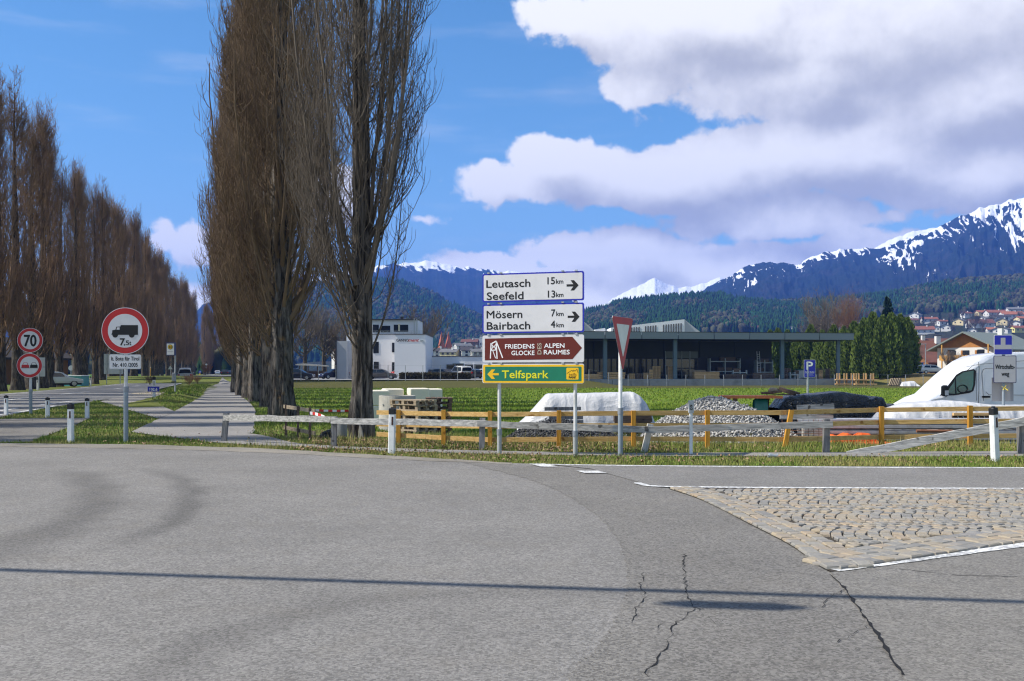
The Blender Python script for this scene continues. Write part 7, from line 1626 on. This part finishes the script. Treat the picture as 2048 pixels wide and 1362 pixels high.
def blades(x, y, h, w, seed, straw, green=(.125, .205, .026), dry=(.33, .27, .11)):
    r = np.random.RandomState(seed); n = len(x); cl_ = fbm(x * .9, y * .9, 3, seed) ; s_ = np.clip(straw + (cl_ - .47) * 1.5 + (r.rand(n) - .5) * .7, 0, 1)
    hh = h * (.35 + .9 * r.rand(n)) * (.55 + .9 * fbm(x * 1.7, y * 1.7, 2, seed + 9)); a = r.rand(n) * 6.283; l = .6 * r.rand(n); b_ = r.rand(n) * 6.283; z = hgt(x, y) - .008
    z = np.where(y < 26, np.maximum(z, -.06), z)
    dx, dy = np.cos(a) * w / 2, np.sin(a) * w / 2
    V = np.stack([np.stack([x - dx, y - dy, z], 1), np.stack([x + dx, y + dy, z], 1), np.stack([x + np.cos(b_) * l * hh, y + np.sin(b_) * l * hh, z + hh], 1)], 1)
    c_ = np.array(green)[None] * (1 - s_[:, None]) + np.array(dry)[None] * s_[:, None]; c_ = c_ * (.6 + .8 * r.rand(n))[:, None]
    BV.append(V.reshape(-1, 3)); BT.append(np.repeat(c_, 3, axis=0))
x, y = scatter(150000, -12, 10.5, 16.4, 24, 1); blades(x, y, .085, .013, 1, .42)
x, y = scatter(26000, -3.4, 11, 19.6, 26, 2); blades(x, y, .12, .014, 2, .45)
x, y = scatter(5200, -6, 11, 19.4, 22.6, 12); blades(x, y, .26, .012, 12, .6)
x, y = scatter(90000, -24, -5, 22, 52, 3); blades(x, y, .10, .024, 3, .30)
x, y = scatter(30000, -34, 0, 50, 110, 4); blades(x, y, .14, .06, 4, .25)
x, y = scatter(90000, -10, 26, 27, 62, 5); blades(x, y, .11, .035, 5, .14, (.122, .195, .014), (.24, .22, .05))
x, y = scatter(36000, -30, 50, 58, 118, 6); blades(x, y, .15, .09, 6, .12, (.122, .195, .014), (.24, .22, .05))
mBl, nt, b = newmat('grass_blade'); at_ = nd(nt, 'ShaderNodeAttribute', attribute_name='tint').outputs['Color']; nt.links.new(at_, b.inputs['Base Color']); b.inputs['Roughness'].default_value = .7; b.inputs['Specular IOR Level'].default_value = .2
V = np.concatenate(BV); C = np.concatenate(BT); me = npmesh('grass', V, np.arange(len(V)).reshape(-1, 3), [mBl]); a_ = me.color_attributes.new('tint', 'FLOAT_COLOR', 'POINT'); a_.data.foreach_set('color', np.concatenate([C, np.ones((len(C), 1))], 1).astype(np.float32).ravel())
tag(link('grass', me), kind='stuff')
r = np.random.RandomState(9); P = []
for n, x0, x1, y0, y1 in ((9500, -4.4, 3.2, 19.4, 22.6), (1800, -9, -3, 21, 26), (2200, 2, 10.5, 17.0, 21), (1600, -4.5, 2.5, 17.3, 19.6), (2600, -19, -9, 22, 36)):
    x = x0 + (x1 - x0) * r.rand(n); y = y0 + (y1 - y0) * r.rand(n); k = (y > np.interp(x, eca[:, 0], eca[:, 1]) - .05) & (r.rand(n) < .25 + 1.2 * fbm(x * .8, y * .8, 3, 19) ** 2) & ((r.rand(n) < .06) | ~(vin(x, y, pgon[0]) | vin(x, y, pgon[4]) | vin(x, y, pgon[3]))); P.append(np.stack([x[k], y[k]], 1))
P = np.concatenate(P); n = len(P); z = hgt(P[:, 0], P[:, 1]) + .02 + .05 * r.rand(n); s_ = .012 + .020 * r.rand(n); a = r.rand(n) * 6.283; tz = (r.rand(n, 4) - .5) * .05
V = np.stack([np.stack([P[:, 0] + s_ * np.cos(a + k * 1.571) * (1.0 if k % 2 else .7), P[:, 1] + s_ * np.sin(a + k * 1.571), z + tz[:, k]], 1) for k in range(4)], 1).reshape(-1, 3)
mLf = peb_mat('fallen_leaf', (.09, .045, .022), (.32, .21, .12)); tag(link('leaf_litter', npmesh('leaf_litter', V, np.arange(4 * n).reshape(-1, 4), [mLf])), kind='stuff')
HAZE = 1.6e-4
# ---------------------------------------------------------------- valley air
hb = MB(); mHz = bpy.data.materials.new('haze'); mHz.use_nodes = True; nt = mHz.node_tree; nt.nodes.clear()
pvn = nd(nt, 'ShaderNodeVolumePrincipled', {'Color': (.11, .29, 1.0, 1), 'Density': HAZE, 'Anisotropy': 0.0})
nt.links.new(pvn.outputs[0], nd(nt, 'ShaderNodeOutputMaterial').inputs['Volume'])
hb.box((0, 3050, 365), (16000, 6500, 738), mHz)
tag(hb.build('haze'), kind='stuff')
